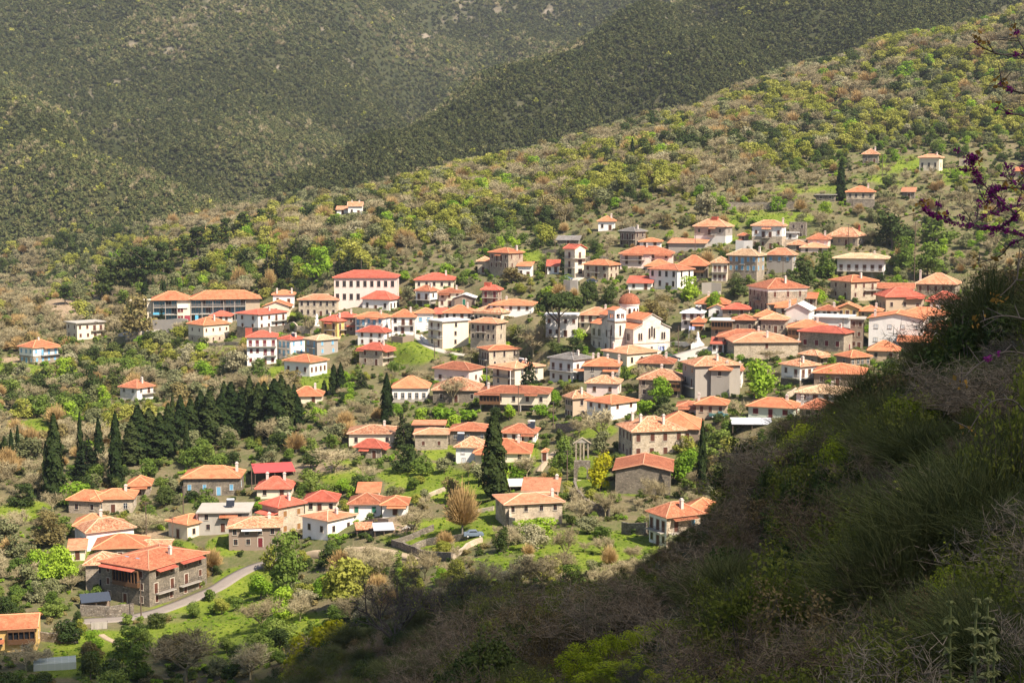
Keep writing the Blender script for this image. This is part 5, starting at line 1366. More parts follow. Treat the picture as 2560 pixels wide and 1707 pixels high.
def car(crop, px, py, label, paint, yaw, name='parked_car', cat='car', pick=False, L=4.2):
    P = place(crop, px, py)
    t = empty(name, (P[0], P[1], P[2] + .15), yaw + az(P)); tag(t, label, cat)
    m = flat('car_paint_' + name, paint, .35, spec=.5)
    side = [(-L / 2, .35), (-L / 2, .85), (-L * .46, .95), (-L * .36, 1.0), (-L * .22, 1.45), (L * .12, 1.48), (L * .27, 1.0), (L * .46, .88), (L / 2, .7), (L / 2, .35)]
    if pick: side = [(-L / 2, .4), (-L / 2, 1.0), (-L * .05, 1.0), (-L * .02, 1.6), (L * .18, 1.62), (L * .28, 1.1), (L * .46, 1.0), (L / 2, .8), (L / 2, .4)]
    b = MB(); hw = .82
    n = len(side)
    for s in (-1, 1): b.face([(x, s * hw * (1 if z < 1.05 else .86), z) for x, z in side][::-s])
    for i in range(n):
        (xa, za), (xb, zb_) = side[i], side[(i + 1) % n]
        ya, yb = hw * (1 if za < 1.05 else .86), hw * (1 if zb_ < 1.05 else .86)
        b.face([(xa, -ya, za), (xa, ya, za), (xb, yb, zb_), (xb, -yb, zb_)])
    b.build('body', m, t)
    g = MB()
    xs = (-L * .2, L * .1) if not pick else (0, L * .16)
    for s in (-1, 1): g.face([(xs[0] - .25, s * (hw * .98), 1.06), (xs[1] + .45, s * (hw * .98), 1.06), (xs[1], s * hw * .9, 1.4), (xs[0], s * hw * .9, 1.4)][::s])
    f0, f1 = (L * .26, L * .13)
    g.face([(f0 + .02, -.7, 1.06), (f0 + .02, .7, 1.06), (f1 + .03, .62, 1.42), (f1 + .03, -.62, 1.42)])
    g.build('windows', GLASS, t)
    for sx in (-1, 1):
        for sy in (-1, 1):
            w = MB(); w.tube((sx * L * .31, sy * .72, .33), (sx * L * .31, sy * .88, .33), .33, .33, 12, 0, True); wh = w.build('wheel', IRON, t)
            w = MB(); w.tube((sx * L * .31, sy * .885, .33), (sx * L * .31, sy * .895, .33), .18, .18, 10, 0, True); w.build('rim', WHITEP, wh)


car('c4', 1045, 742, 'dark blue car parked below the ramp', (.03, .04, .06), .2)
car('c4', 840, 722, 'blue-grey car beside the white wall above the ramp', (.12, .16, .24), .1)
car('c4', 1708, 1380, 'black car parked at the plaza edge', (.015, .015, .02), .4)
car('c4', 1668, 1362, 'green van behind the black car', (.03, .10, .05), .3, 'parked_van', 'van')
car('c7', 1425, 605, 'teal pickup truck beside the ivy-clad trunk', (.06, .14, .14), .05, 'pickup_truck', 'pickup truck', True, 5.0)
car('c9', 1035, 306, 'silver-blue car behind the long low wall', (.16, .20, .26), .1)


def pole(crop, px, py, hpx, label, lamp=False, name='utility_pole', cat='pole', arms=1, m=None):
    ox, oy, s = CROP[crop]
    P = place(crop, px, py)
    h = hpx / s * P[1] / F
    t = empty(name, (P[0], P[1], P[2]), az(P) + RND.uniform(-.4, .4)); tag(t, label, cat, 'utility poles')
    b = MB(); b.tube((0, 0, -.5), (0, 0, h), .15, .1, 6, 0, True); b.build('pole', m or POLE, t)
    b = MB()
    for i in range(arms): b.box(-.8, -.06, h - .5 - .7 * i, .8, .06, h - .38 - .7 * i)
    for i in range(arms):
        for x in (-.7, -.3, .3, .7): b.tube((x, 0, h - .38 - .7 * i), (x, 0, h - .18 - .7 * i), .05, .05, 5)
    b.build('crossarm', IRON, t)
    if lamp:
        b = MB(); b.tube((0, 0, h - .2), (.9, 0, h + .2), .05, .05, 5); b.box(.8, -.14, h + .14, 1.5, .14, h + .28); b.build('lamp_head', WHITEP, t)
    return (P[0], P[1], P[2] + h - .2)


POLES = []
for c, x, y, hp, lb in [('c4', 743, 600, 215, 'wooden pole left of the red roofed open house'), ('c4', 1168, 560, 125, 'thick pole above the stone house with balcony'), ('c4', 668, 700, 210, 'pole beside the small white house with red corner roof'),
                        ('c4', 1887, 490, 200, 'pole in front of the long low shed'), ('c5', 1373, 440, 180, 'pole in front of the steep pyramid roof'), ('c5', 840, 700, 170, 'street lamp pole above the great stone mansion'),
                        ('c5', 1912, 750, 510, 'tall pole with white lamp among dark trees'), ('c4', 1522, 1300, 240, 'left pole of the pair before the church gable'), ('c4', 1558, 1305, 245, 'right pole of the pair before the church gable'),
                        ('c4', 1750, 1320, 230, 'pole at the plaza beside the church'), ('c4', 1195, 1330, 210, 'dark pole at the bell tower foot'), ('c3', 1422, 800, 170, 'pole at the bend of the village road'),
                        ('c3', 1590, 960, 130, 'pole on the green slope under the road'), ('c3', 538, 760, 140, 'pole in front of the statue square'), ('c3', 2108, 860, 130, 'pole before the square stone tower house'),
                        ('c6', 2018, 1060, 340, 'tall pole left of the arched gateway'), ('c6', 1620, 440, 240, 'pole in front of the long cream house'), ('c6', 1905, 560, 230, 'pole by the bushes right of the long cream house'),
                        ('c1', 812, 760, 205, 'thin pole behind the orange roofed farmhouse'), ('c1', 783, 1210, 225, 'pole at the road before the house with balconies'), ('c1', 1017, 640, 170, 'pole below the dark stone house'),
                        ('c1', 958, 800, 160, 'pole beside the small cream house'), ('c1', 1396, 520, 170, 'pole left of the low red roofed house'), ('c7', 236, 300, 260, 'pole before the modern pale house'),
                        ('c7', 1788, 450, 140, 'pole right of the round green tree'), ('c8', 1382, 505, 160, 'pole on the hillside below the crumbling ruin'), ('ca', 1015, 640, 180, 'pole in front of the pale grey block'), ('ca', 437, 720, 240, 'pole before the white house with wooden gallery'),
                        ('c2', 787, 830, 170, 'brown pole before the cream flat roofed house')]:
    POLES.append(pole(c, x, y, hp, lb, lamp='lamp' in lb, arms=2 if 'tall' in lb or 'pair' in lb else 1))


def cable(p, q, label, sag=1.2, n=10):
    b = MB(); L = []
    for i in range(n + 1):
        t = i / n
        L.append((p[0] + (q[0] - p[0]) * t, p[1] + (q[1] - p[1]) * t, p[2] + (q[2] - p[2]) * t - sag * 4 * t * (1 - t)))
    for a, c in zip(L, L[1:]): b.tube(a, c, .03, .03, 3)
    tag(b.build('power_line', IRON), label, 'power line', 'power lines')


for i, j, lb in [(15, 17, 'power line sagging from the tall gateway pole'), (16, 17, 'power line before the long cream house'), (7, 10, 'power line from the church gable to the bell tower'), (9, 8, 'power line from the church to the plaza pole'),
                 (18, 21, 'power line over the small cream house'), (20, 21, 'power line below the dark stone house'), (20, 22, 'power line towards the low red roofed house'), (19, 21, 'power line up from the road pole'), (11, 12, 'power line over the green slope'), (2, 0, 'power line above the open house'), (3, 4, 'power line along the upper houses')]:
    cable(POLES[i], POLES[j], lb)


def monument():
    P = place('c4', 1908, 1246); k = P[1] / 490.0
    t = empty('war_monument', P, az(P)); t.scale = (k, k, k); tag(t, 'white marble stepped monument with pointed shaft on the plaza', 'monument')
    b = MB()
    for i in range(4): w = 2.1 - .35 * i; b.box(-w, -w, i * .3 - (1.5 if i == 0 else 0), w, w, i * .3 + .3)
    b.build('steps', WALL['wh'], t)
    b = MB(); b.lathe([(.85, 1.2), (.75, 2.0), (.5, 2.1), (.42, 3.2), (.25, 3.9), (.0, 4.3)], 4); b.build('shaft', WALL['wh'], t)
    P = place('c3', 628, 700); k = P[1] / 550.0
    t = empty('statue', P, az(P)); t.scale = (k, k, k); tag(t, 'white statue on a square pedestal by the village steps', 'statue')
    b = MB(); b.box(-.9, -.9, -1, .9, .9, .4); b.box(-.6, -.6, .4, .6, .6, 1.9); b.box(-.7, -.7, 1.9, .7, .7, 2.1); b.build('pedestal', WALL['wh'], t)
    b = MB(); b.lathe([(.38, 2.1), (.42, 2.5), (.34, 3.0), (.4, 3.5), (.36, 3.75), (.13, 3.85), (.16, 4.0), (.17, 4.15), (.08, 4.3), (0, 4.32)], 10); b.tube((-.35, 0, 3.6), (-.45, -.2, 2.9), .11, .08, 6); b.tube((.35, 0, 3.6), (.45, -.25, 3.0), .11, .08, 6); b.build('figure', WALL['wh'], t)


monument()


def flag(crop, px, py, hpx, label, lean=0.0):
    ox, oy, s = CROP[crop]
    P = place(crop, px, py); h = hpx / s * P[1] / F
    t = empty('flagpole', P, az(P)); tag(t, label, 'flag')
    b = MB(); b.tube((0, 0, -.5), (0, 0, h), .06, .05, 6); b.build('pole', WHITEP, t)
    blue, wht = flat('flag_blue', (.03, .13, .50), .8), flat('flag_white', (.75, .75, .78), .8)
    b = MB(); W, Hh = 2.0, 1.35
    n = 8
    wob = lambda u: .12 * math.sin(u * 5)
    for i in range(9):
        for j in range(n):
            u0, u1 = W * j / n, W * (j + 1) / n
            z1, z0 = h - .1 - Hh * i / 9, h - .1 - Hh * (i + 1) / 9
            col = 0 if i % 2 == 0 else 1
            if i < 5 and j < 3: col = 1 if (i == 2 or j == 1) else 0
            b.face([(u0, wob(u0), z0 - u0 * .12), (u1, wob(u1), z0 - u1 * .12), (u1, wob(u1), z1 - u1 * .12), (u0, wob(u0), z1 - u0 * .12)], col)
    b.build('flag_cloth', [blue, wht], t)


flag('c4', 1836, 1235, 145, 'blue and white striped flag on a pole by the monument')
flag('c4', 1585, 1338, 85, 'blue and white striped flag before the church gable')


def gateway():
    P = place('c6', 2140, 975); k = P[1] / F / 3.2667
    t = empty('stone_gateway', P, az(P)); tag(t, 'ivied stone gateway with a dark arch left of the barn', 'gateway')
    W, Hh = 135 * k, 160 * k
    b = MB(); aw = 38 * k; 
    b.box(-W / 2, -.5, -3, -aw, .5, Hh); b.box(aw, -.5, -3, W / 2, .5, Hh)
    N = 8; ah = Hh * .5
    for i in range(N):
        a0, a1 = math.pi * i / N, math.pi * (i + 1) / N
        x0, x1 = aw * math.cos(a0), aw * math.cos(a1); z0, z1 = ah + aw * .9 * math.sin(a0), ah + aw * .9 * math.sin(a1)
        for y, s in ((-.5, 1), (.5, -1)): b.face([(x1, y, z1), (x0, y, z0), (x0, y, Hh), (x1, y, Hh)][::s])
        b.face([(x0, -.5, z0), (x1, -.5, z1), (x1, .5, z1), (x0, .5, z0)])
    b.face([(-aw, -.5, Hh), (aw, -.5, Hh), (aw, .5, Hh), (-aw, .5, Hh)])
    b.build('arch', WALL['rw'], t)
    b = MB()
    for i in range(3): b.box(-aw - .2, -.6 - .35 * i, -2, aw + .2, -.5 - .35 * (i - 1), .15 - .2 * i - .2)
    b.build('steps', WALL['sl'], t)
    P = place('c6', 2140, 815); k = P[1] / F / 3.2667
    t = empty('ruined_pediment', P, az(P) + .05); tag(t, 'ruined grey pediment on slender columns above the gateway', 'ruin')
    hw, hc, hp = 66 * k, 145 * k, 185 * k
    b = MB()
    for y, s in ((-.25, 1), (.25, -1)): b.face([(-hw, y, hc), (hw, y, hc), (0, y, hp)][::s])
    b.face([(-hw, -.25, hc), (hw, -.25, hc), (hw, .25, hc), (-hw, .25, hc)])
    b.build('pediment', WALL['gr'], t)
    b = MB()
    for s in (-1, 1): b.face([(s * (hw + .3), -.4, hc - .1), (s * (hw + .3), .4, hc - .1), (0, .4, hp + .2), (0, -.4, hp + .2)][::s]); b.face([(s * (hw + .3), -.4, hc - .35), (0, -.4, hp - .05), (0, -.4, hp + .2), (s * (hw + .3), -.4, hc - .1)][::-s])
    b.build('coping', WALL['sl'], t)
    for x in (-.75, -.2, .2, .75):
        b = MB(); b.box(x * hw - .2, -.2, -1.5, x * hw + .2, .2, hc); b.build('column', WALL['st'], t)


gateway()


def canopy(crop, x0, x1, ye, yp, yb, label, m, name='open_shed', cat='shed', d=6.0, wallm=None, wt=(.6, 1)):
    ox, oy, s = CROP[crop]
    P = place(crop, (x0 + x1) / 2, yb); k = P[1] / F / s
    t = empty(name, P, az(P) + .1); tag(t, label, cat)
    W = (x1 - x0) * k; h0, h1 = (yb - ye) * k, (yb - ye) * k + .9
    b = MB()
    b.face([(-W / 2, -d / 2, h0), (W / 2, -d / 2, h0), (W / 2, d / 2, h1), (-W / 2, d / 2, h1)], 0, [(0, 0), (W, 0), (W, d), (0, d)])
    b.face([(-W / 2, d / 2, h1 - .1), (W / 2, d / 2, h1 - .1), (W / 2, -d / 2, h0 - .1), (-W / 2, -d / 2, h0 - .1)])
    b.face([(-W / 2, -d / 2, h0 - .1), (W / 2, -d / 2, h0 - .1), (W / 2, -d / 2, h0), (-W / 2, -d / 2, h0)])
    b.build('roof', m, t)
    for sx in (-1, 0, 1):
        for sy in (-1, 1):
            p = MB(); p.box(sx * (W / 2 - .3) - .08, sy * (d / 2 - .3) - .08, -1.5, sx * (W / 2 - .3) + .08, sy * (d / 2 - .3) + .08, h0 - .1 + (.85 if sy > 0 else .1)); p.build('post', POLE, t)
    if wallm:
        b = MB(); b.box(-W / 2 + W * wt[0], d / 2 - 1.2, -3, -W / 2 + W * wt[1], d / 2 - .9, h0 - .1); b.build('back_wall', WALL[wallm], t)
    HOUSES.append(dict(px=(ox + x0 / s, ox + x1 / s, oy + yp / s, oy + yb / s, oy + ye / s), Y=P[1], c=P[:2], A=W, B=d, th=0, label=label, m=.1))


canopy('c1', 1400, 1630, 380, 337, 418, 'open barn with red metal roof on thin posts', ROOF['rm'], wallm='wh', d=9)
canopy('c1', 447, 612, 1100, 1066, 1150, 'dark roofed shed on the terrace by the road', flat('dark_sheeting', (.05, .06, .08), .5), wallm='br', wt=(0, 1), d=4)
canopy('c6', 1535, 1745, 1010, 968, 1050, 'rusty shack of pale metal sheets behind the long stone house', flat('pale_rusted_sheet', (.5, .47, .42), .6), wallm='br', wt=(.1, .9), d=5)
canopy('c6', 430, 605, 1370, 1345, 1400, 'low shack with grey metal sheets by the scrap pile', flat('grey_sheet', (.42, .42, .44), .5), wallm='sd', wt=(0, 1), d=4)
canopy('c6', 285, 440, 1365, 1335, 1395, 'patchwork shack with reddish tiles beside the white house', ROOF['ol'], wallm='br', wt=(0, 1), d=4)
canopy('c7', 1525, 1860, 640, 605, 665, 'long white metal canopy below the pale green house', flat('white_sheet', (.45, .45, .47), .5), wallm='gr', wt=(0, 1), d=5)
canopy('c3', 1598, 1740, 640, 622, 668, 'white parasol canopy on the cream terrace house', flat('canvas', (.66, .63, .58), .8), d=4) if False else None


def pile(crop, px, py, label):
    P = place(crop, px, py); b = MB()
    for i in range(26):
        a, l = RND.uniform(0, 6.3), RND.uniform(.5, 1.6)
        x, y = RND.gauss(0, 1.1), RND.gauss(0, .8); z = RND.uniform(0, .9) * max(0, 1 - math.hypot(x, y) / 2.5)
        b.tube((x - math.cos(a) * l, y - math.sin(a) * l, z + .1), (x + math.cos(a) * l, y + math.sin(a) * l, z + RND.uniform(0, .5)), .09, .08, 4, i % 3, True)
    o = b.build('scrap_heap', [POLE, WALL['tan'], WALL['lg']]); o.location = P
    tag(o, label, 'scrap heap')


pile('c6', 740, 1375, 'heap of planks and scrap beside the bungalow')
def banner():
    P = place('c1', 550, 1268); t = empty('draped_fence', P, az(P)); tag(t, 'white sheet hung on a fence below the road', 'banner')
    b = MB(); w, h = 90 / 2.2174 * P[1] / F, 40 / 2.2174 * P[1] / F
    for i in range(8):
        x0, x1 = -w / 2 + w * i / 8, -w / 2 + w * (i + 1) / 8
        b.face([(x0, .1 * math.sin(i * 1.7), 0), (x1, .1 * math.sin(i * 1.7 + 1.7), 0), (x1, .05, h), (x0, .05, h)])
    b.build('sheet', WALL['gr'], t)
    for x in (-w / 2, w / 2):
        b = MB(); b.tube((x, .1, -.5), (x, .1, h + .2), .05, .05, 5); b.build('post', IRON, t)


banner()

# ------------------------------------------------------------------ plants: materials
LEAF = {
    'bright': leafmat('spring_green_leaves', [(0.131, 0.236, 0.025), (0.228, 0.350, 0.035), (0.350, 0.464, 0.049)], 0.35),
    'yellow': leafmat('yellow_green_leaves', [(0.20, 0.215, 0.036), (0.30, 0.305, 0.056), (0.43, 0.405, 0.105)], 0.35),
    'mid': leafmat('mid_green_leaves', [(0.085, 0.133, 0.027), (0.142, 0.199, 0.038), (0.218, 0.266, 0.061)], 0.3),
    'dark': leafmat('dark_green_leaves', [(0.037, 0.058, 0.019), (0.061, 0.085, 0.025), (0.105, 0.122, 0.034)], 0.2),
    'olive': leafmat('grey_green_leaves', [(0.145, 0.155, 0.065), (0.20, 0.205, 0.095), (0.26, 0.255, 0.135)], 0.25),
    'blossom': leafmat('cream_blossom', [(0.24, 0.215, 0.115), (0.34, 0.305, 0.18), (0.44, 0.40, 0.26)], 0.3),
    'russet': leafmat('russet_young_leaves', [(0.16, 0.13, 0.05), (0.235, 0.19, 0.075), (0.31, 0.25, 0.11)], 0.3),
    'cyp': leafmat('cypress_foliage', [(0.017, 0.029, 0.010), (0.029, 0.044, 0.014), (0.052, 0.065, 0.021)], 0.1, 1.2),
    'con': leafmat('conifer_foliage', [(0.020, 0.031, 0.013), (0.030, 0.043, 0.017), (0.050, 0.060, 0.023)], 0.12, 0.9),
    'pine': leafmat('pine_foliage', [(0.030, 0.050, 0.015), (0.048, 0.068, 0.020), (0.075, 0.092, 0.028)], 0.15, 0.9),
    'maq': leafmat('maquis_leaves', [(0.064, 0.082, 0.031), (0.094, 0.108, 0.041), (0.135, 0.138, 0.055), (0.185, 0.163, 0.072)], 0.15, 0.3),
    'oak': leafmat('shade_toned_maquis_leaves', [(0.044, 0.056, 0.021), (0.066, 0.075, 0.027), (0.104, 0.104, 0.039)], 0.15, 0.3),  # maquis colour darkened to stand in for shade on the far slopes
    'lime': leafmat('golden_green_leaves', [(0.27, 0.27, 0.012), (0.40, 0.385, 0.020), (0.52, 0.49, 0.04)], 0.4),
    'ivy': leafmat('ivy_leaves', [(0.045, 0.093, 0.015), (0.083, 0.143, 0.021), (0.150, 0.225, 0.033)], 0.2, 1.5),
}
TWIG = {
    'bare': leafmat('grey_brown_twigs', [(0.21, 0.17, 0.095), (0.31, 0.255, 0.145), (0.43, 0.36, 0.215)] if True else [(0.199, 0.142, 0.110), (0.314, 0.228, 0.175), (0.446, 0.332, 0.257)], 0.0, 0.3),
    'tan': leafmat('tan_budding_twigs', [(0.289, 0.187, 0.076), (0.425, 0.281, 0.119), (0.527, 0.374, 0.170)], 0.0, 0.3),
}
BARK = flat('grey_brown_bark', (0.11, 0.085, 0.065), 0.95, var=0.35)
PALEBARK = flat('pale_bark', (0.27, 0.23, 0.19), 0.95, var=0.3)


# ------------------------------------------------------------------ plants: shapes
def unit(n):
    v = NR.normal(size=(n, 3))
    return v / np.linalg.norm(v, axis=1, keepdims=True)


def leaves(C, Rr, n, size, up=0.25, tilt=0.75, aspect=0.75):
    """n leaf-clump quads over blobs with centres C and radii Rr (x, y, z)"""
    C, Rr = np.asarray(C, float), np.asarray(Rr, float)
    if Rr.ndim == 1: Rr = np.stack([Rr, Rr, Rr * .8], 1)
    p = (Rr[:, 0] * Rr[:, 2]); p = p / p.sum()
    k = NR.choice(len(C), n, p=p)
    d = unit(n); d[:, 2] += up; d /= np.linalg.norm(d, axis=1, keepdims=True)
    P = C[k] + d * Rr[k] * (0.62 + 0.42 * NR.random((n, 1)))
    N = d + unit(n) * tilt; N /= np.linalg.norm(N, axis=1, keepdims=True)
    T = np.cross(N, unit(n)); T /= np.linalg.norm(T, axis=1, keepdims=True)
    B = np.cross(N, T)
    s = size * (0.55 + 0.9 * NR.random((n, 1)))
    a, b = T * s * .5, B * s * .5 * aspect
    V_ = np.stack([P - a - b * .6, P + a * .2 - b, P + a + b * .5, P - a * .2 + b], 1).reshape(-1, 3)
    return V_, np.arange(4 * n).reshape(n, 4)


def join(parts):
    Vs, Fs, Ms, o = [], [], [], 0
    for V_, F_, m in parts:
        Vs.append(V_); Fs.append(F_ + o); Ms.append(np.full(len(F_), m, np.int32)); o += len(V_)
    return np.concatenate(Vs), np.concatenate(Fs), np.concatenate(Ms)


def prism(p, q, r0, r1, n=4):
    p, q = np.asarray(p, float), np.asarray(q, float)
    d = q - p; L = np.linalg.norm(d)
    if L < 1e-6: return np.zeros((0, 3)), np.zeros((0, 4), int)
    d = d / L
    u = np.cross(d, (0.31, 0.52, 0.79)); u /= np.linalg.norm(u); w = np.cross(d, u)
    a = np.arange(n) * 2 * math.pi / n
    o = np.cos(a)[:, None] * u + np.sin(a)[:, None] * w
    V_ = np.concatenate([p + o * r0, q + o * r1])
    return V_, np.array([[i, (i + 1) % n, n + (i + 1) % n, n + i] for i in range(n)])


def ribbons(P, Q, w0, w1):
    """thin two-sided strips from P to Q"""
    n = len(P)
    d = Q - P
    s = np.cross(d, unit(n)); s /= np.linalg.norm(s, axis=1, keepdims=True) + 1e-9
    V_ = np.stack([P - s * w0 / 2, P + s * w0 / 2, Q + s * w1 / 2, Q - s * w1 / 2], 1).reshape(-1, 3)
    return V_, np.arange(4 * n).reshape(n, 4)


def branching(H_, spread, levels, n1, rnd, trunk=0.25, up=0.5, r0=0.16, kids=(3, 4), shrink=0.68, lean=0.0):
    """skeleton of a tree: list of (p, q, r0, r1, level)"""
    segs = []

    def grow(p, d, L, r, lv):
        d = d / np.linalg.norm(d)
        q = p + d * L * .5 + np.array([rnd.gauss(0, .06), rnd.gauss(0, .06), 0]) * L
        e = q + (d + np.array([rnd.gauss(0, .18), rnd.gauss(0, .18), rnd.gauss(.05, .1)])) * L * .5
        segs.append((p, q, r, r * .8, lv)); segs.append((q, e, r * .8, r * .6, lv))
        if lv >= levels: return
        for i in range(rnd.randint(*kids)):
            t = rnd.uniform(.25, 1)
            b = q + (e - q) * t if rnd.random() < .75 else p + (q - p) * rnd.uniform(.5, 1)
            nd_ = d * .75 + np.array([rnd.gauss(0, spread), rnd.gauss(0, spread), rnd.gauss(up * .3, spread * .5)])
            grow(b, nd_, L * shrink * rnd.uniform(.75, 1.2), r * .55, lv + 1)

    tr = H_ * trunk
    top = np.array([lean * tr, 0, tr])
    segs.append((np.array([0, 0, -.6]), top, r0 * 1.25, r0, 0))
    for i in range(n1):
        a = 2 * math.pi * (i + rnd.uniform(-.3, .3)) / n1
        grow(top, np.array([math.cos(a) * spread * 1.3, math.sin(a) * spread * 1.3, rnd.uniform(.6, 1.2) * (up + .4)]), H_ * .30, r0 * .6, 1)
    return segs


def seg_mesh(segs, minlv=0, maxlv=9, thin=2, w=1.0):
    parts = []
    P, Q, W0, W1 = [], [], [], []
    for p, q, a, b, lv in segs:
        if lv < minlv or lv > maxlv: continue
        if lv <= thin:
            V_, F_ = prism(p, q, a * w, b * w); parts.append((V_, F_, 0))
        else: P.append(p); Q.append(q); W0.append(a * 2 * w); W1.append(b * 2 * w)
    if P:
        P, Q = np.array(P), np.array(Q)
        V_, F_ = ribbons(P, Q, np.array(W0)[:, None], np.array(W1)[:, None]); parts.append((V_, F_, 0))
    return parts


def rounded_crown(rnd, H_, W, n, size, nb=14, low=0.25):
    C, Rr = [], []
    ax, ay, ph = rnd.uniform(.75, 1.3), rnd.uniform(.75, 1.3), rnd.uniform(0, 6.28)
    for i in range(nb):
        a = rnd.uniform(0, 6.28); t = rnd.random()
        z = H_ * (low + (1 - low) * (.12 + .72 * t)); r = W * .5 * math.sqrt(max(.05, 1 - ((t - .35) / .75) ** 2)) * rnd.uniform(.35, .78)
        r *= 1 + .35 * math.sin(2 * a + ph); q = W * rnd.uniform(.10, .26)
        C.append((r * ax * math.cos(a), r * ay * math.sin(a), z * rnd.uniform(.85, 1.08))); Rr.append((q * rnd.uniform(.8, 1.3), q * rnd.uniform(.8, 1.3), q * rnd.uniform(.65, 1.1)))
    C.append((0, 0, H_ * (low + 1) * .45)); Rr.append((W * .27, W * .27, H_ * .25))
    return leaves(C, Rr, n, size)


def column_crown(rnd, H_, W, n, size, point=1.0):
    t = NR.random(n) ** 1.0
    prof = np.minimum(1, (t + .02) * 7) * np.maximum(.02, (1 - t ** 2.2)) ** .8
    a = NR.random(n) * 6.283
    o_ = NR.random() * 6
    lob = 1 + .20 * np.sin(a * 3 + t * 14 + o_) + .16 * np.sin(a * 5 - t * 23 + o_) + .12 * np.sin(t * 37 + a * 2)
    r = W * .5 * prof * lob * (.66 + .42 * NR.random(n))
    P = np.stack([r * np.cos(a), r * np.sin(a), .2 + t * (H_ - .2)], 1)
    N = np.stack([np.cos(a), np.sin(a), np.full(n, .25)], 1) + unit(n) * .55
    T = np.stack([np.zeros(n), np.zeros(n), np.ones(n)], 1) + unit(n) * .4; N /= np.linalg.norm(N, axis=1, keepdims=True)
    T -= N * (T * N).sum(1, keepdims=True); T /= np.linalg.norm(T, axis=1, keepdims=True); B = np.cross(N, T)
    s = size * (.6 + .8 * NR.random((n, 1)))
    V_ = np.stack([P - T * s * .6 - B * s * .35, P - T * s * .5 + B * s * .35, P + T * s * .5 + B * s * .25, P + T * s * .7 - B * s * .2], 1).reshape(-1, 3)
    return V_, np.arange(4 * n).reshape(n, 4)


def cone_crown(rnd, H_, W, n, size, tiers=9):
    C, Rr = [], []
    for k in range(tiers):
        t = k / (tiers - 1); z = H_ * (.1 + .86 * t); r = W * .5 * (1 - t) ** .8
        m_ = max(1, int(7 * (1 - t) + 1))
        for i in range(m_):
            a = 6.283 * (i + rnd.random()) / m_
            C.append((r * .7 * math.cos(a), r * .7 * math.sin(a), z - r * .12)); Rr.append((r * .42 + .2, r * .42 + .2, H_ * .055 + .1))
    return leaves(C, Rr, n, size, up=.15)


def layered_crown(rnd, H_, W, n, size):
    C, Rr = [], []
    for i in range(20):
        a = rnd.uniform(0, 6.28); t = rnd.random(); r = W * .5 * (1 - .75 * t) * rnd.uniform(.2, .85)
        C.append((r * math.cos(a), r * math.sin(a), H_ * (.25 + .7 * t))); q = W * rnd.uniform(.13, .22); Rr.append((q, q, q * .45))
    return leaves(C, Rr, n, size, up=.3)


def umbrella_crown(rnd, H_, W, n, size):
    C, Rr = [], []
    for i in range(26):
        a = rnd.uniform(0, 6.28); r = W * .46 * math.sqrt(rnd.random()); q = W * rnd.uniform(.09, .15)
        C.append((r * math.cos(a), r * math.sin(a), H_ * (.92 - .30 * (r / (W * .5)) ** 2) - rnd.uniform(0, .12) * H_)); Rr.append((q, q, q * .6))
    return leaves(C, Rr, n, size, up=.4)


SHAPES = {}       # kind -> list of (V, F for the crown; V, F for the trunk; nominal height, nominal width)


def trunk_of(H_, r, lean=0.0, branches=0, rnd=RND):
    parts = [(*prism((0, 0, -.8), (lean * .5, 0, H_ * .5), r * 1.2, r * .85, 6), 0), (*prism((lean * .5, 0, H_ * .5), (lean, 0, H_), r * .85, r * .4, 6), 0)]
    for i in range(branches):
        a = rnd.uniform(0, 6.28); z = H_ * rnd.uniform(.45, .9)
        parts.append((*prism((lean * z / H_, 0, z), (math.cos(a) * H_ * .4 + lean, math.sin(a) * H_ * .4, z + H_ * .35), r * .5, r * .2, 4), 0))
    return join(parts)[:2]


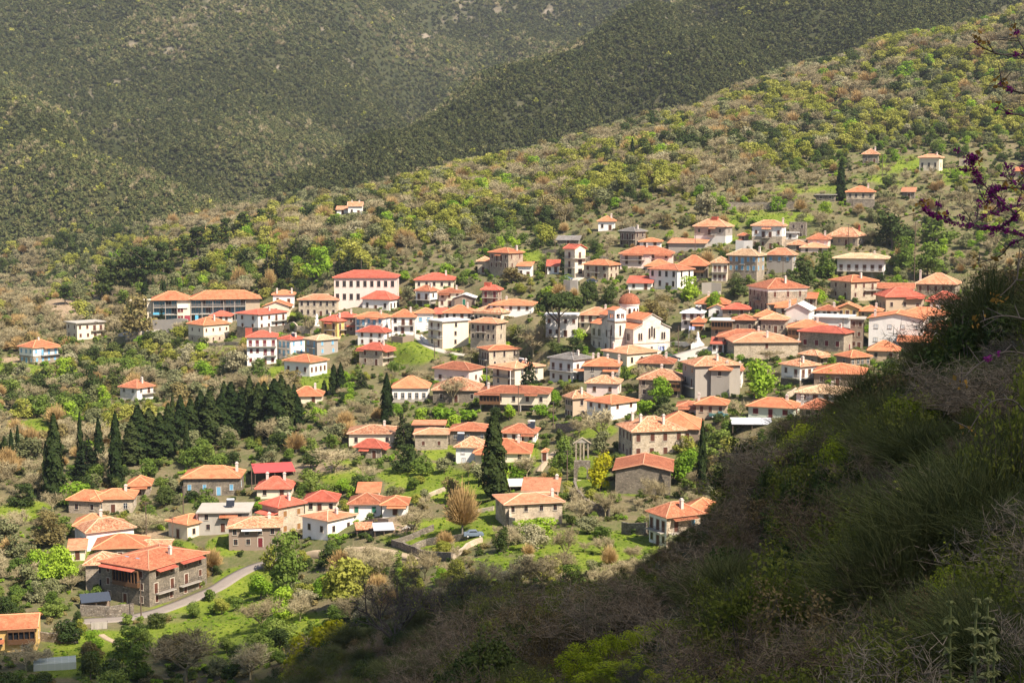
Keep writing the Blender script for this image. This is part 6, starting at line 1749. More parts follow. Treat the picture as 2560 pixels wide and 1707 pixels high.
def protos(kind, det=1.0):
    k = (kind, det)
    if k in SHAPES: return SHAPES[k]
    out = []
    rnd = random.Random(hash(kind) % 1000 if False else sum(map(ord, kind)))
    nv = 4
    for i in range(nv):
        if kind == 'round':
            H_, W = 6.5, 6.0; out.append((rounded_crown(rnd, H_, W, int(1400 * det), .48 / det ** .4, 17, low=.10), trunk_of(H_ * .55, .17, rnd.uniform(-.4, .4), 4, rnd), H_, W))
        elif kind == 'bush':
            H_, W = 2.6, 3.2; out.append((rounded_crown(rnd, H_, W, int(420 * det), .42 / det ** .4, 9, .0), trunk_of(H_ * .5, .08, 0, 3, rnd), H_, W))
        elif kind == 'bare':
            H_ = 7.0
            sg = branching(H_, .55, 4 if det > 1 else 3, 5, rnd, .2, .55, .15, (3, 5), .66)
            tw = [s for s in sg if s[4] >= 2]; tips = np.array([s[1] for s in tw if s[4] >= 3])
            n = int(900 * det); q = tips[NR.integers(0, len(tips), n)]
            dd = unit(n); dd[:, 2] = np.abs(dd[:, 2]) * .8 + .1; L = .35 + .75 * NR.random((n, 1))
            st = q + unit(n) * .25
            parts = seg_mesh(tw, 2, 9, 2, 1.0) + [(*ribbons(st, st + dd * L, np.full((n, 1), .075 / det ** .5), np.full((n, 1), .03)), 0)]
            cr = join(parts)[:2]
            tr = join(seg_mesh([s for s in sg if s[4] < 2], 0, 1, 2))[:2]
            zmax = cr[0][:, 2].max(); W = 2 * np.percentile(np.hypot(cr[0][:, 0], cr[0][:, 1]), 95)
            out.append((cr, tr, zmax, W))
        elif kind == 'fan':       # broom-like budding crown of fine upright shoots
            H_, W = 6.5, 6.0; n = int(1500 * det)
            d = unit(n); d[:, 2] = np.abs(d[:, 2]) * 1.1 + .25; d /= np.linalg.norm(d, axis=1, keepdims=True)
            b0 = np.array([0, 0, 1.0]); a, e = NR.random((n, 1)) * .55 + .1, None
            R_ = np.array([W * .5, W * .5, H_ - 1.2]); S = b0 + d * R_ * a; E = S + (d + unit(n) * .25) * R_ * (.25 + .25 * NR.random((n, 1)))
            cr = ribbons(S, E, np.full((n, 1), .10 / det ** .5), np.full((n, 1), .04))
            out.append((cr, trunk_of(2.0, .2, 0, 5, rnd), H_, W))
        elif kind == 'column':
            H_, W = 12.0, 2.2; out.append((column_crown(rnd, H_, W, int(1100 * det), .55 / det ** .4), trunk_of(2.0, .16), H_, W))
        elif kind == 'cone':
            H_, W = 11.0, 5.0; out.append((cone_crown(rnd, H_, W, int(1100 * det), .60 / det ** .4), trunk_of(H_ * .8, .2), H_, W))
        elif kind == 'layer':
            H_, W = 10.0, 7.5; out.append((layered_crown(rnd, H_, W, int(900 * det), .65 / det ** .4), trunk_of(H_ * .85, .2, .3, 5, rnd), H_, W))
        elif kind == 'umbrella':
            H_, W = 11.0, 11.0; out.append((umbrella_crown(rnd, H_, W, int(2600 * det), .6), trunk_of(H_ * .72, .28, .8, 6, rnd), H_, W))
        elif kind == 'far':
            H_, W = 5.0, 6.0; out.append((rounded_crown(rnd, H_, W, int(120 * det), 1.25, 6, .0), None, H_, W))
        elif kind == 'farbare':
            H_, W = 5.5, 5.5; n = 170
            d = unit(n); d[:, 2] = np.abs(d[:, 2]) + .2; S = np.array([0, 0, .8]) + d * np.array([2.2, 2.2, 3.2]) * (NR.random((n, 1)) * .6 + .2); E = S + (d + unit(n) * .4) * (.7 + NR.random((n, 1)))
            out.append((ribbons(S, E, np.full((n, 1), .26), np.full((n, 1), .10)), None, H_, W))
    SHAPES[k] = out
    return out


# colour kind -> (object name, shape, leaf material, describing words, category)
KINDS = {
    'bright': ('broadleaf_tree', 'round', LEAF['bright'], 'bright green tree', 'tree'),
    'yellow': ('broadleaf_tree', 'round', LEAF['yellow'], 'yellow-green tree', 'tree'),
    'lime': ('broadleaf_tree', 'round', LEAF['lime'], 'golden-green tree', 'tree'),
    'mid': ('broadleaf_tree', 'round', LEAF['mid'], 'mid green tree', 'tree'),
    'dark': ('evergreen_tree', 'round', LEAF['dark'], 'dark evergreen tree', 'tree'),
    'olive': ('olive_tree', 'round', LEAF['olive'], 'grey-green olive tree', 'tree'),
    'blossom': ('blossoming_tree', 'round', LEAF['blossom'], 'cream blossoming tree', 'tree'),
    'russet': ('budding_tree', 'round', LEAF['russet'], 'russet budding tree', 'tree'),
    'bare': ('bare_tree', 'bare', TWIG['bare'], 'leafless grey-brown tree', 'tree'),
    'tan': ('bare_tree', 'fan', TWIG['tan'], 'tan fan-shaped bare tree', 'tree'),
    'cyp': ('cypress_tree', 'column', LEAF['cyp'], 'dark slender cypress', 'cypress'),
    'con': ('conifer_tree', 'cone', LEAF['con'], 'dark conical conifer', 'conifer'),
    'pine': ('pine_tree', 'layer', LEAF['pine'], 'layered dark pine', 'pine'),
    'umb': ('umbrella_pine', 'umbrella', LEAF['pine'], 'broad umbrella pine', 'pine'),
    'gbush': ('shrub', 'bush', LEAF['mid'], 'green shrub', 'shrub'),
    'bbush': ('shrub', 'bush', LEAF['bright'], 'bright green shrub', 'shrub'),
    'dbush': ('shrub', 'bush', LEAF['dark'], 'dark green shrub', 'shrub'),
}
_tm = {}


def tree_mesh(kind, i, part, det=1.0):
    k = (kind, i, part, det)
    if k in _tm: return _tm[k]
    nm, shp, lm, _, _ = KINDS[kind]
    cr, tr, H_, W = protos(shp, det)[i]
    bark = PALEBARK if kind in ('tan',) else BARK
    if shp == 'bare': bark = lm
    if part == 'crown': me = np_mesh('crown', *cr, [lm])
    elif part == 'trunk': me = np_mesh('trunk', *tr, [bark])
    else:
        V_, F_, M_ = join([(*cr, 0), (*tr, 1)])
        me = np_mesh(nm, V_, F_, [lm, bark]); me.polygons.foreach_set('material_index', M_)
    _tm[k] = me
    return me


NHOUSE = [h for h in HOUSES if 'px' in h]
HP = np.array([[h['px'][0], h['px'][1], h['px'][2], h['px'][3], h['Y'], h['c'][0], h['c'][1], math.hypot(h['A'], h['B']) / 2] for h in NHOUSE])
_used = {}


def describe(words, px, py, Y, size=None):
    """a phrase that places a plant beside the nearest building"""
    if len(HP) == 0: return words
    cxs, cys = (HP[:, 0] + HP[:, 1]) / 2, HP[:, 3]
    d = np.hypot((cxs - px), (cys - py) * 1.3)
    for cand in np.argsort(d)[:14]:
        h = NHOUSE[cand]
        hw = (HP[cand, 1] - HP[cand, 0]) / 2
        dx, dy = px - cxs[cand], py - cys[cand]
        if abs(dx) < hw * .9: rel = 'behind' if Y > HP[cand, 4] + 3 else 'in front of'
        else: rel = 'left of' if dx < 0 else 'right of'
        if d[cand] > 170: rel = {'behind': 'high above', 'in front of': 'far below', 'left of': 'far left of', 'right of': 'far right of'}[rel]
        elif d[cand] > 120: rel = {'behind': 'uphill of', 'in front of': 'downhill of', 'left of': 'some way left of', 'right of': 'some way right of'}[rel]
        elif d[cand] > 80: rel = {'behind': 'a little behind', 'in front of': 'a little below', 'left of': 'a little left of', 'right of': 'a little right of'}[rel]
        for pre in ([''] if size is None else ['', size + ' ']):
            s = '%s%s %s the %s' % (pre, words, rel, h['label'])
            if len(s.split()) > 16: s = ' '.join(s.split()[:16])
            if s not in _used: _used[s] = 1; return s
    h = NHOUSE[np.argsort(d)[0]]
    s = '%s near the %s' % (words, h['label'])
    s = ' '.join(s.split()[:16])
    _used[s] = _used.get(s, 0) + 1
    return s


NTREE = [0]


def plant(kind, x, y, z, H_, W, label=None, det=1.0, parts=None, rot=None, group=None):
    nm, shp, lm, words, cat = KINDS[kind]
    P = protos(shp, det)
    i = RND.randrange(len(P))
    h0, w0 = P[i][2], P[i][3]
    sx, sz = W / w0, H_ / h0
    px, py = proj(x, y, z)
    hp = H_ * F / y
    if parts is None: parts = hp > 75
    if label is None: label = describe(words, px, py, y, 'tall' if H_ > 7 else 'small')
    rot = RND.uniform(0, 6.28) if rot is None else rot
    grp = group or {'tree': 'trees among the houses', 'shrub': 'shrubs among the houses', 'cypress': 'cypresses of the valley', 'conifer': 'dark conifers of the valley', 'pine': 'pines behind the village'}[cat]
    if parts:
        t = empty(nm, (x, y, z), rot); t.scale = (sx, sx, sz)
        link('crown', tree_mesh(kind, i, 'crown', det), t); link('trunk', tree_mesh(kind, i, 'trunk', det), t)
    else:
        q = RND.uniform(.85, 1.18); t = link(nm, tree_mesh(kind, i, 'all', det), None, (x, y, z), rot); t.scale = (sx * q, sx / q, sz)
    tag(t, label, cat, grp)
    NTREE[0] += 1
    return t


TAKEN = []


def P_(kind, px, pb, pt, wpx, label=None, det=1.0, crop='s', y0=245.0, **k):
    """a plant by its foot, top and width in photo pixels"""
    ox, oy, s = CROP[crop]
    px, pb, pt, wpx = ox + px / s, oy + pb / s, oy + pt / s, wpx / s
    x, y, z = hit(px, pb, y0)
    m = y / F
    TAKEN.append((x, y, wpx * m * .4))
    return plant(kind, x, y, z - .1, (pb - pt) * m, wpx * m, label, det, **k)


# ---- trees one can pick out in the photograph
D = 1.0884        # from the 2352-wide view
def Dd(kind, px, pb, pt, w, label=None, det=1.0, **k): return P_(kind, px * D, pb * D, pt * D, w * D, label, det, **k)


Dd('cyp', 1135, 1146, 942, 56, 'tallest broad dark cypress in the middle of the lower village', 3.0, parts=True)
Dd('cyp', 889, 982, 855, 28, 'dark cypress left of the white-framed window house', 2.0)
Dd('cyp', 767, 908, 836, 22, 'left of two paired cypresses below the whitish farmhouse', 1.5)
Dd('cyp', 783, 905, 832, 20, 'right of two paired cypresses below the whitish farmhouse', 1.5)
Dd('cyp', 745, 908, 872, 14, 'short cypress beside the pair below the whitish farmhouse')
Dd('cyp', 676, 935, 880, 16, 'cypress tip in front of the orange roof behind the conifers')
Dd('cyp', 1612, 1142, 958, 22, 'very thin tall cypress right of the stone mansion with cream chimneys', 2.5, parts=True)
Dd('cyp', 268, 1122, 942, 34, 'tall full cypress behind the stone house wing at lower left', 2.5, parts=True)
Dd('cyp', 108, 1150, 1010, 18, 'thin brownish cypress at the lower left field', 1.5)
Dd('cyp', 128, 1150, 945, 42, 'dark double cypress beside the lower left field', 2.5, parts=True)
Dd('cyp', 186, 1090, 945, 16, 'needle-thin cypress behind the wide dark conifer')
Dd('con', 200, 1100, 985, 66, 'wide dark conifer left of the tall full cypress', 2.0, parts=True)
Dd('cyp', 228, 1075, 960, 24, 'cypress between the wide conifer and the tall full cypress')
Dd('cyp', 430, 1060, 960, 16, 'thin cypress at the left end of the dark conifer row')
Dd('cyp', 397, 985, 905, 14, 'thin cypress tip above the pale-green conifer')
for px, pb, pt, w in [(305, 1068, 950, 46), (322, 1060, 936, 48), (345, 1050, 925, 44), (365, 1052, 935, 48), (392, 1050, 928, 46), (412, 1030, 915, 40), (440, 1025, 900, 40), (458, 1015, 905, 38), (478, 1020, 896, 42), (497, 1010, 905, 40), (515, 1012, 888, 40), (535, 1006, 880, 42), (553, 1005, 890, 40), (572, 1003, 872, 44),
                      (592, 1006, 880, 44), (610, 1000, 866, 44), (628, 1004, 876, 46), (648, 998, 870, 44), (668, 992, 884, 44), (686, 988, 896, 38), (560, 985, 885, 44), (600, 985, 878, 44), (640, 985, 880, 44), (470, 1000, 900, 40), (520, 995, 890, 40)]:
    Dd('cyp', px + RND.uniform(-5, 5), pb, pt - 4 + RND.uniform(-14, 24), w * RND.uniform(.75, 1.25), None, 2.0)
for px, pb, pt, w in [(12, 1062, 1000, 16), (27, 1062, 985, 14), (42, 1058, 975, 12), (62, 1052, 1000, 14), (5, 1060, 1015, 14)]: Dd('cyp', px, pb, pt, w)
for px, pb, pt, w in [(352, 672, 636, 9), (372, 680, 640, 9), (378, 680, 642, 8), (396, 678, 634, 10), (405, 678, 634, 10), (335, 678, 645, 16)]: Dd('cyp', px, pb, pt, w)
Dd('cyp', 1931, 462, 370, 22, 'lone dark cypress beside the hillside stone house', 1.5)
Dd('cyp', 1452, 378, 320, 12, 'lone slim cypress in the woodland on the slope')
Dd('con', 1216, 905, 806, 46, 'dark green fir beside the house with outside stair', 2.0, parts=True)
Dd('con', 927, 1028, 925, 46, 'ragged dark fir right of the cypress by the white-framed windows', 2.0, parts=True)
Dd('con', 830, 890, 845, 26, 'small dark fir on the green slope')
Dd('con', 385, 678, 665, 20); Dd('con', 372, 748, 700, 24, 'small fir in front of the hotel')
Dd('umb', 1283, 785, 660, 126, 'great umbrella pine left of the church', 1.0, parts=True)
for px, pb, pt, w in [(235, 690, 615, 50), (258, 680, 600, 60), (285, 670, 575, 66), (315, 665, 570, 70), (345, 660, 575, 60), (375, 640, 560, 60), (232, 650, 640, 40), (420, 610, 545, 60), (455, 590, 525, 60), (490, 580, 520, 50), (520, 565, 505, 46), (560, 545, 490, 50), (600, 530, 485, 40), (150, 700, 660, 40)]: Dd('pine', px, pb, pt - 6, w * 1.3, det=1.0)
for px, pb, pt, w in [(615, 645, 575, 36), (638, 640, 570, 34), (660, 640, 572, 30), (780, 640, 570, 30), (800, 640, 575, 40), (830, 640, 585, 36), (680, 600, 545, 40), (1330, 400, 362, 26), (1360, 385, 345, 24)]: Dd('con', px, pb, pt, w)
for kd, px, pb, pt, w, lb in [
    ('bright', 1515, 920, 866, 56, 'vivid green tree before the stone house with timber upper window'), ('bbush', 1483, 952, 910, 46, 'clipped round green bush right of the orange-red roofed white house'),
    ('bright', 1742, 915, 828, 84, 'large round green tree right of the tall grey house'), ('bright', 1588, 690, 636, 60, 'bright round tree right of the bright white house'),
    ('bright', 1640, 720, 665, 50, None), ('blossom', 1622, 500, 440, 62, 'big cream blossoming tree above the long low shed'), ('russet', 318, 775, 682, 86, 'large tan plane tree in front of the hotel'),
    ('tan', 1062, 1225, 1105, 96, 'wide fan-shaped tan tree left of the tallest cypress'), ('mid', 668, 1345, 1225, 110, 'big dark green tree at the bend of the road'), ('yellow', 800, 1400, 1265, 150, 'broad olive-yellow tree below the dirt track'),
    ('lime', 735, 1560, 1400, 130, 'glowing yellow-green tree at the bottom'), ('lime', 700, 1580, 1470, 110, 'lower yellow-green tree at the bottom edge'), ('bare', 428, 1565, 1432, 165, 'large brown leafless tree at the bottom left'),
    ('dark', 208, 1560, 1495, 66, 'round dark green bush right of the greenhouse'), ('bright', 135, 1350, 1255, 90, 'bright green tree left of the stone house with balconies'), ('bright', 90, 1330, 1262, 70, None), ('mid', 40, 1330, 1270, 60, None),
    ('bright', 1575, 1110, 1030, 74, 'soft green tree right of the stone mansion'), ('yellow', 1575, 1040, 1000, 56, None), ('lime', 1380, 1125, 1040, 68, 'yellow-green tree beside the arched gateway'), ('bright', 1225, 1235, 1178, 100, 'vivid dense bush under the long stone house'),
    ('dark', 928, 1085, 1020, 64, 'dark round tree behind the red roofed cottage garden'), ('mid', 968, 1095, 1045, 60, None), ('dark', 216, 905, 838, 66, 'dark dense round tree in the left olive grove'),
    ('blossom', 430, 850, 785, 56, 'white blossoming tree left of the small lawn'), ('blossom', 545, 860, 800, 60, None), ('mid', 600, 880, 825, 40, None), ('bright', 1010, 950, 930, 50, None),
    ('bbush', 1020, 970, 930, 70, 'long clipped hedge left of the long cream house'), ('bbush', 1075, 972, 938, 60, None), ('bright', 1240, 960, 925, 50, None), ('bright', 1170, 965, 925, 40, None),
    ('bare', 1500, 1160, 1080, 60, None), ('bare', 1380, 1020, 930, 90, 'tall leafless tree left of the stone mansion'), ('bare', 1225, 820, 735, 90, 'leafless tree before the church square'), ('bare', 1040, 930, 860, 70, None),
    ('mid', 410, 1290, 1235, 50, 'silvery bush beside the small cream house'), ('tan', 487, 1310, 1255, 60, None), ('bare', 335, 1225, 1165, 90, None), ('bare', 20, 1230, 1165, 60, None), ('russet', 120, 1250, 1180, 90, None),
    ('bare', 950, 1230, 1160, 90, None), ('bare', 770, 1085, 1020, 110, None), ('bright', 190, 1165, 1100, 90, None), ('tan', 425, 1120, 1090, 40, None), ('dark', 380, 1160, 1115, 60, None), ('olive', 400, 1130, 1090, 46, None),
    ('yellow', 960, 1110, 1090, 40, None), ('mid', 1290, 1090, 1010, 60, 'ivy-green tree left of the arched gateway'), ('bright', 1185, 1105, 1060, 50, None), ('olive', 1100, 1110, 1060, 50, None), ('bare', 1210, 1100, 1040, 60, None),
    ('dark', 1350, 700, 640, 46, 'dark tree below the ramp'), ('dark', 1400, 700, 650, 50, None), ('dark', 1320, 810, 775, 60, None), ('bright', 1330, 780, 755, 50, None), ('dark', 1275, 815, 785, 50, None), ('yellow', 1250, 560, 515, 56, None),
    ('russet', 1180, 650, 615, 60, None), ('tan', 550, 660, 610, 46, None), ('tan', 620, 660, 615, 30, None), ('bright', 730, 640, 570, 70, 'large fresh green tree left of the pink block'), ('yellow', 820, 620, 555, 76, 'large yellow-green tree behind the pink block'),
    ('yellow', 190, 740, 690, 60, None), ('olive', 205, 740, 700, 40, None), ('mid', 2080, 620, 545, 70, 'fresh green tree right of the pillared white house'), ('dark', 2050, 570, 490, 110, 'massive dark evergreen right of the pyramid roof'), ('mid', 2130, 640, 560, 80, None),
    ('mid', 2150, 560, 500, 80, None), ('dark', 1780, 680, 630, 60, None), ('dark', 1840, 660, 600, 70, None), ('mid', 1900, 640, 580, 80, None), ('dark', 1700, 680, 640, 60, None), ('yellow', 1845, 365, 325, 44, 'yellow-green tree on the upper hillside'),
    ('russet', 1505, 740, 690, 70, None), ('yellow', 1480, 720, 700, 46, None), ('bare', 1480, 890, 835, 60, 'leafless whitish tree before the cream house by the church'), ('bare', 1770, 830, 800, 60, None), ('bare', 1700, 960, 910, 50, None), ('bright', 1910, 890, 845, 50, 'round green tree before the striped roof'),
    ('mid', 1680, 1000, 960, 60, None), ('mid', 1660, 1030, 985, 70, None), ('bare', 1300, 1290, 1200, 60, 'thin leafless tree on the bright meadow'), ('bare', 1215, 1290, 1265, 34, 'pollarded dark stump tree on the bright meadow'), ('bare', 1400, 1270, 1235, 24, None), ('olive', 1350, 1225, 1180, 70, None), ('mid', 1380, 1240, 1200, 50, None),
    ('bare', 1390, 1190, 1120, 60, None), ('dark', 1150, 1270, 1200, 40, None), ('bare', 690, 1425, 1350, 70, None), ('blossom', 700, 1400, 1345, 70, 'greyish blossoming tree under the big dark green tree'), ('bare', 600, 1450, 1360, 110, None), ('dark', 640, 1500, 1440, 70, None), ('blossom', 260, 1545, 1510, 40, None), ('bare', 60, 1540, 1475, 90, None),
    ('mid', 330, 1490, 1440, 50, None), ('bare', 575, 1560, 1470, 90, None), ('olive', 505, 1560, 1500, 60, None), ('dark', 180, 1440, 1400, 26, None), ('mid', 120, 1420, 1380, 60, None), ('mid', 40, 1380, 1340, 70, None), ('olive', 60, 1300, 1250, 60, None),
]:
    Dd(kd, px, pb, pt, w, lb, 2.0 if pb > 1150 else 1.0)
NMANUAL = NTREE[0]


# ------------------------------------------------------------------ scattered vegetation
def visible(x, y, top):
    """is a thing of that height on the ground there seen over what lies in front?"""
    fu = np.clip((x / (y + 12) - U[0]) / (U[1] - U[0]), 0, NU - 1).astype(int)
    fv = np.clip((np.log(y) - V[0]) / (V[1] - V[0]), 0, NV - 1).astype(int)
    return (ground(x, y) + top) / y > RUNMAX[np.maximum(fv - 3, 0), fu]


RUNMAX = np.maximum.accumulate(ZZ / YY, axis=0)


def jitter(y0, y1, sp, k=0.37, ex=0.0):
    gy = np.arange(y0, y1, sp); gx = np.arange(-k * y1, k * y1 + ex, sp)
    X_, Y_ = np.meshgrid(gx, gy)
    X_ = X_ + NR.uniform(-.48, .48, X_.shape) * sp; Y_ = Y_ + NR.uniform(-.48, .48, Y_.shape) * sp
    X_, Y_ = X_.ravel(), Y_.ravel()
    m = (X_ > -k * Y_) & (X_ < k * Y_ + ex) & (Y_ > y0)
    return X_[m], Y_[m]


FORX = [-400, 0, 250, 400, 650, 780, 1000, 1150, 1300, 1420, 1550, 1750, 1900, 2000, 2200, 2560, 3000]
FORY = [690, 695, 690, 690, 690, 655, 640, 590, 565, 560, 500, 495, 440, 410, 350, 340, 340]
rejected = [0]


def blocked(px, py, hp, wp, Y, x, y, r):
    """would a plant stand in a house or hide one?"""
    if np.any(np.hypot(HP[:, 5] - x, HP[:, 6] - y) < HP[:, 7] * .92 + r * .5): return True
    m = (HP[:, 0] < px + wp * .45) & (HP[:, 1] > px - wp * .45) & (HP[:, 4] > Y - 3)
    if np.any(m):
        hh = HP[m, 3] - HP[m, 2]
        if np.any((py - hp < HP[m, 3] - .28 * hh) & (py > HP[m, 2])): return True
    for rp, rw in ROADS:
        if np.min(np.hypot(rp[:, 0] - x, rp[:, 1] - y)) < rw + r * .5: return True
    for tx, ty, tr in TAKEN:
        if math.hypot(tx - x, ty - y) < tr + r * .5: return True
    return False


def pick(zone, n1, n2, u):
    """kind of tree for a spot: zone mix pushed about by two slow noises"""
    if zone == 'wood': tb = [('bare', .32), ('tan', .10), ('yellow', .30), ('bright', .035), ('olive', .13), ('dark', .075), ('russet', .03), ('blossom', .03)]
    elif zone == 'left': tb = [('bare', .30), ('russet', .10), ('tan', .08), ('olive', .18), ('mid', .12), ('dark', .07), ('yellow', .09), ('bright', .04), ('blossom', .012)]
    else: tb = [('mid', .22), ('bright', .10), ('dark', .11), ('bare', .26), ('olive', .12), ('yellow', .09), ('russet', .03), ('tan', .05), ('blossom', .02)]
    w = []
    for k, p in tb:
        f = 1.0
        if k in ('bare', 'tan'): f = 1 + 2.6 * (n1 - .5) * 2
        elif k in ('yellow', 'bright'): f = 1 + 2.6 * (n2 - .5) * 2
        elif k in ('dark', 'mid'): f = 1 - 1.8 * (n1 - .5) * 2
        w.append(max(.02, f) * p)
    s = sum(w); u *= s
    for (k, _), q in zip(tb, w):
        u -= q
        if u <= 0: return k
    return tb[0][0]


CAND = []
X_, Y_ = jitter(248, 1010, 4.9)
Zt = ground(X_, Y_)
vis = visible(X_, Y_, 6.0)
px_, py_ = proj(X_, Y_, Zt)
N1, N2 = fbm(X_, Y_, 45, 61, 3), fbm(X_, Y_, 38, 71, 3)
N1 = np.clip((N1 - .5) * 1.8 + .5, 0, 1); N2 = np.clip((N2 - .5) * 1.8 + .5, 0, 1)
MD, DT = cover(X_, Y_, 0), cover(X_, Y_, 1)
fy = np.interp(px_, FORX, FORY)
ok = vis & (px_ > -90) & (px_ < 2680) & (py_ < 1800)
for i in np.nonzero(ok)[0]:
    px, py, Y = px_[i], py_[i], Y_[i]
    u = NR.random(4)
    if py < fy[i]: zone, dens = 'wood', .98
    elif px < 760 and py < 1130: zone, dens = 'left', .92
    elif px < 300 and py < 1500: zone, dens = 'left', .8
    elif py > 1330: zone, dens = 'vill', .55
    else: zone, dens = 'vill', .64
    if py < fy[i] and 1900 < px and py > 330: dens = .8
    dens *= (1 - (.93 if py > 620 and py < 1500 else .62) * MD[i]) * (1 - .9 * DT[i])
    if u[0] > dens: continue
    k = pick(zone, N1[i], N2[i], u[1])
    s = .50 + .85 * u[2] ** 1.5
    Hh, Ww = {'wood': 6.6, 'left': 5.6, 'vill': 4.6}[zone] * s, {'wood': 8.0, 'left': 6.8, 'vill': 5.2}[zone] * s
    if k == 'blossom': Hh *= .85; Ww *= .85
    if k in ('bare',): Hh *= 1.1
    m = F / Y
    if blocked(px, py, Hh * m, Ww * m, Y, X_[i], Y, Ww * .5):
        Hh, Ww = Hh * .42, Ww * .5
        if blocked(px, py, Hh * m, Ww * m, Y, X_[i], Y, Ww * .5): continue
        if k not in ('olive', 'yellow', 'bright', 'mid', 'dark'): k = 'gbush'
        k = {'mid': 'gbush', 'dark': 'dbush', 'bright': 'bbush', 'yellow': 'bbush', 'olive': 'gbush'}.get(k, k)
    CAND.append((Hh * m * Ww * m, k, X_[i], Y, Zt[i] - .15, Hh, Ww, zone))
CAND.sort(key=lambda c: -c[0])
cap = {}
STUFF = {}
for a, k, x, y, z, Hh, Ww, zone in CAND:
    nm = KINDS[k][0]
    lim = 60 if zone == 'wood' else 230
    key = (nm, zone == 'wood')
    if cap.get(key, 0) < lim:
        cap[key] = cap.get(key, 0) + 1
        plant(k, x, y, z, Hh, Ww, det=2.0 if y < 330 else 1.0, parts=Hh * F / y > 95)
    else: STUFF.setdefault(k, []).append((x, y, z, Hh, Ww))


# ---- masses that nobody could count: instanced from the meshes of plants that stand in the scene
def scatter(name, rows, protos_, kind='stuff', label=None, cat=None):
    """rows: x, y, z, sx, sz, rot, index"""
    A_ = np.array(rows, float)
    me = bpy.data.meshes.new(name)
    n = len(A_)
    me.vertices.add(n); me.vertices.foreach_set('co', A_[:, :3].astype(np.float32).ravel())
    a = me.attributes.new('scl', 'FLOAT_VECTOR', 'POINT'); a.data.foreach_set('vector', np.stack([A_[:, 3], A_[:, 3], A_[:, 4]], 1).astype(np.float32).ravel())
    a = me.attributes.new('rot', 'FLOAT_VECTOR', 'POINT'); a.data.foreach_set('vector', np.stack([A_[:, 5] * 0, A_[:, 5] * 0, A_[:, 5]], 1).astype(np.float32).ravel())
    a = me.attributes.new('pid', 'INT', 'POINT'); a.data.foreach_set('value', A_[:, 6].astype(np.int32))
    o = link(name, me)
    ng = bpy.data.node_groups.new('scatter_' + name, 'GeometryNodeTree')
    ng.interface.new_socket('Geometry', in_out='INPUT', socket_type='NodeSocketGeometry'); ng.interface.new_socket('Geometry', in_out='OUTPUT', socket_type='NodeSocketGeometry')
    ns, ls = ng.nodes, ng.links
    gi, go = ns.new('NodeGroupInput'), ns.new('NodeGroupOutput')
    ip = ns.new('GeometryNodeInstanceOnPoints'); jn = ns.new('GeometryNodeJoinGeometry')
    for p in protos_:
        oi = ns.new('GeometryNodeObjectInfo'); oi.inputs['Object'].default_value = p; oi.inputs['As Instance'].default_value = True
        ls.new(oi.outputs['Geometry'], jn.inputs[0])
    ls.new(gi.outputs[0], ip.inputs['Points']); ls.new(jn.outputs[0], ip.inputs['Instance'])
    ip.inputs['Pick Instance'].default_value = True
    for nm2, ty, sk in (('scl', 'FLOAT_VECTOR', 'Scale'), ('rot', 'FLOAT_VECTOR', 'Rotation'), ('pid', 'INT', 'Instance Index')):
        na = ns.new('GeometryNodeInputNamedAttribute'); na.data_type = ty; na.inputs['Name'].default_value = nm2
        ls.new(na.outputs['Attribute'], ip.inputs[sk])
    ls.new(ip.outputs[0], go.inputs[0])
    md = o.modifiers.new('scatter', 'NODES'); md.node_group = ng
    return tag(o, label, cat, None, kind)


BASES = {}


def bases(kind):
    """four plants of that kind, standing in the scene, whose meshes the masses repeat"""
    if kind in BASES: return BASES[kind]
    out = []
    rows = STUFF.get(kind, [])
    for i in range(4):
        nm, shp, lm, words, cat = KINDS[kind]
        P = protos(shp)[i]
        if rows: x, y, z, Hh, Ww = rows.pop(0)
        else: x, y, z, Hh, Ww = BACK.pop()
        o = link(nm, tree_mesh(kind, i, 'all'), None, (x, y, z), RND.uniform(0, 6)); o.scale = (Ww / P[3], Ww / P[3], Hh / P[2])
        a, b = proj(x, y, z)
        tag(o, describe(words, a, b, y), cat, 'trees of the wooded slope')
        out.append(o)
    BASES[kind] = out
    return out


SN = {'bare': 'bare_woodland', 'tan': 'budding_woodland', 'yellow': 'yellow_green_woodland', 'bright': 'spring_green_woodland', 'mid': 'green_woodland', 'dark': 'evergreen_woodland', 'olive': 'grey_green_woodland', 'blossom': 'blossoming_woodland', 'russet': 'russet_woodland', 'gbush': 'shrubbery', 'bbush': 'shrubbery', 'dbush': 'shrubbery'}
for k in list(STUFF):
    if len(STUFF[k]) < 12:
        for x, y, z, Hh, Ww in STUFF[k]: plant(k, x, y, z, Hh, Ww, parts=False)
        continue
    bs = bases(k)
    shp = KINDS[k][1]
    scatter(SN[k], [(x, y, z, Ww / protos(shp)[j][3], Hh / protos(shp)[j][2], NR.random() * 6.28, j) for (x, y, z, Hh, Ww) in STUFF[k] for j in [NR.integers(0, 4)]], bs)

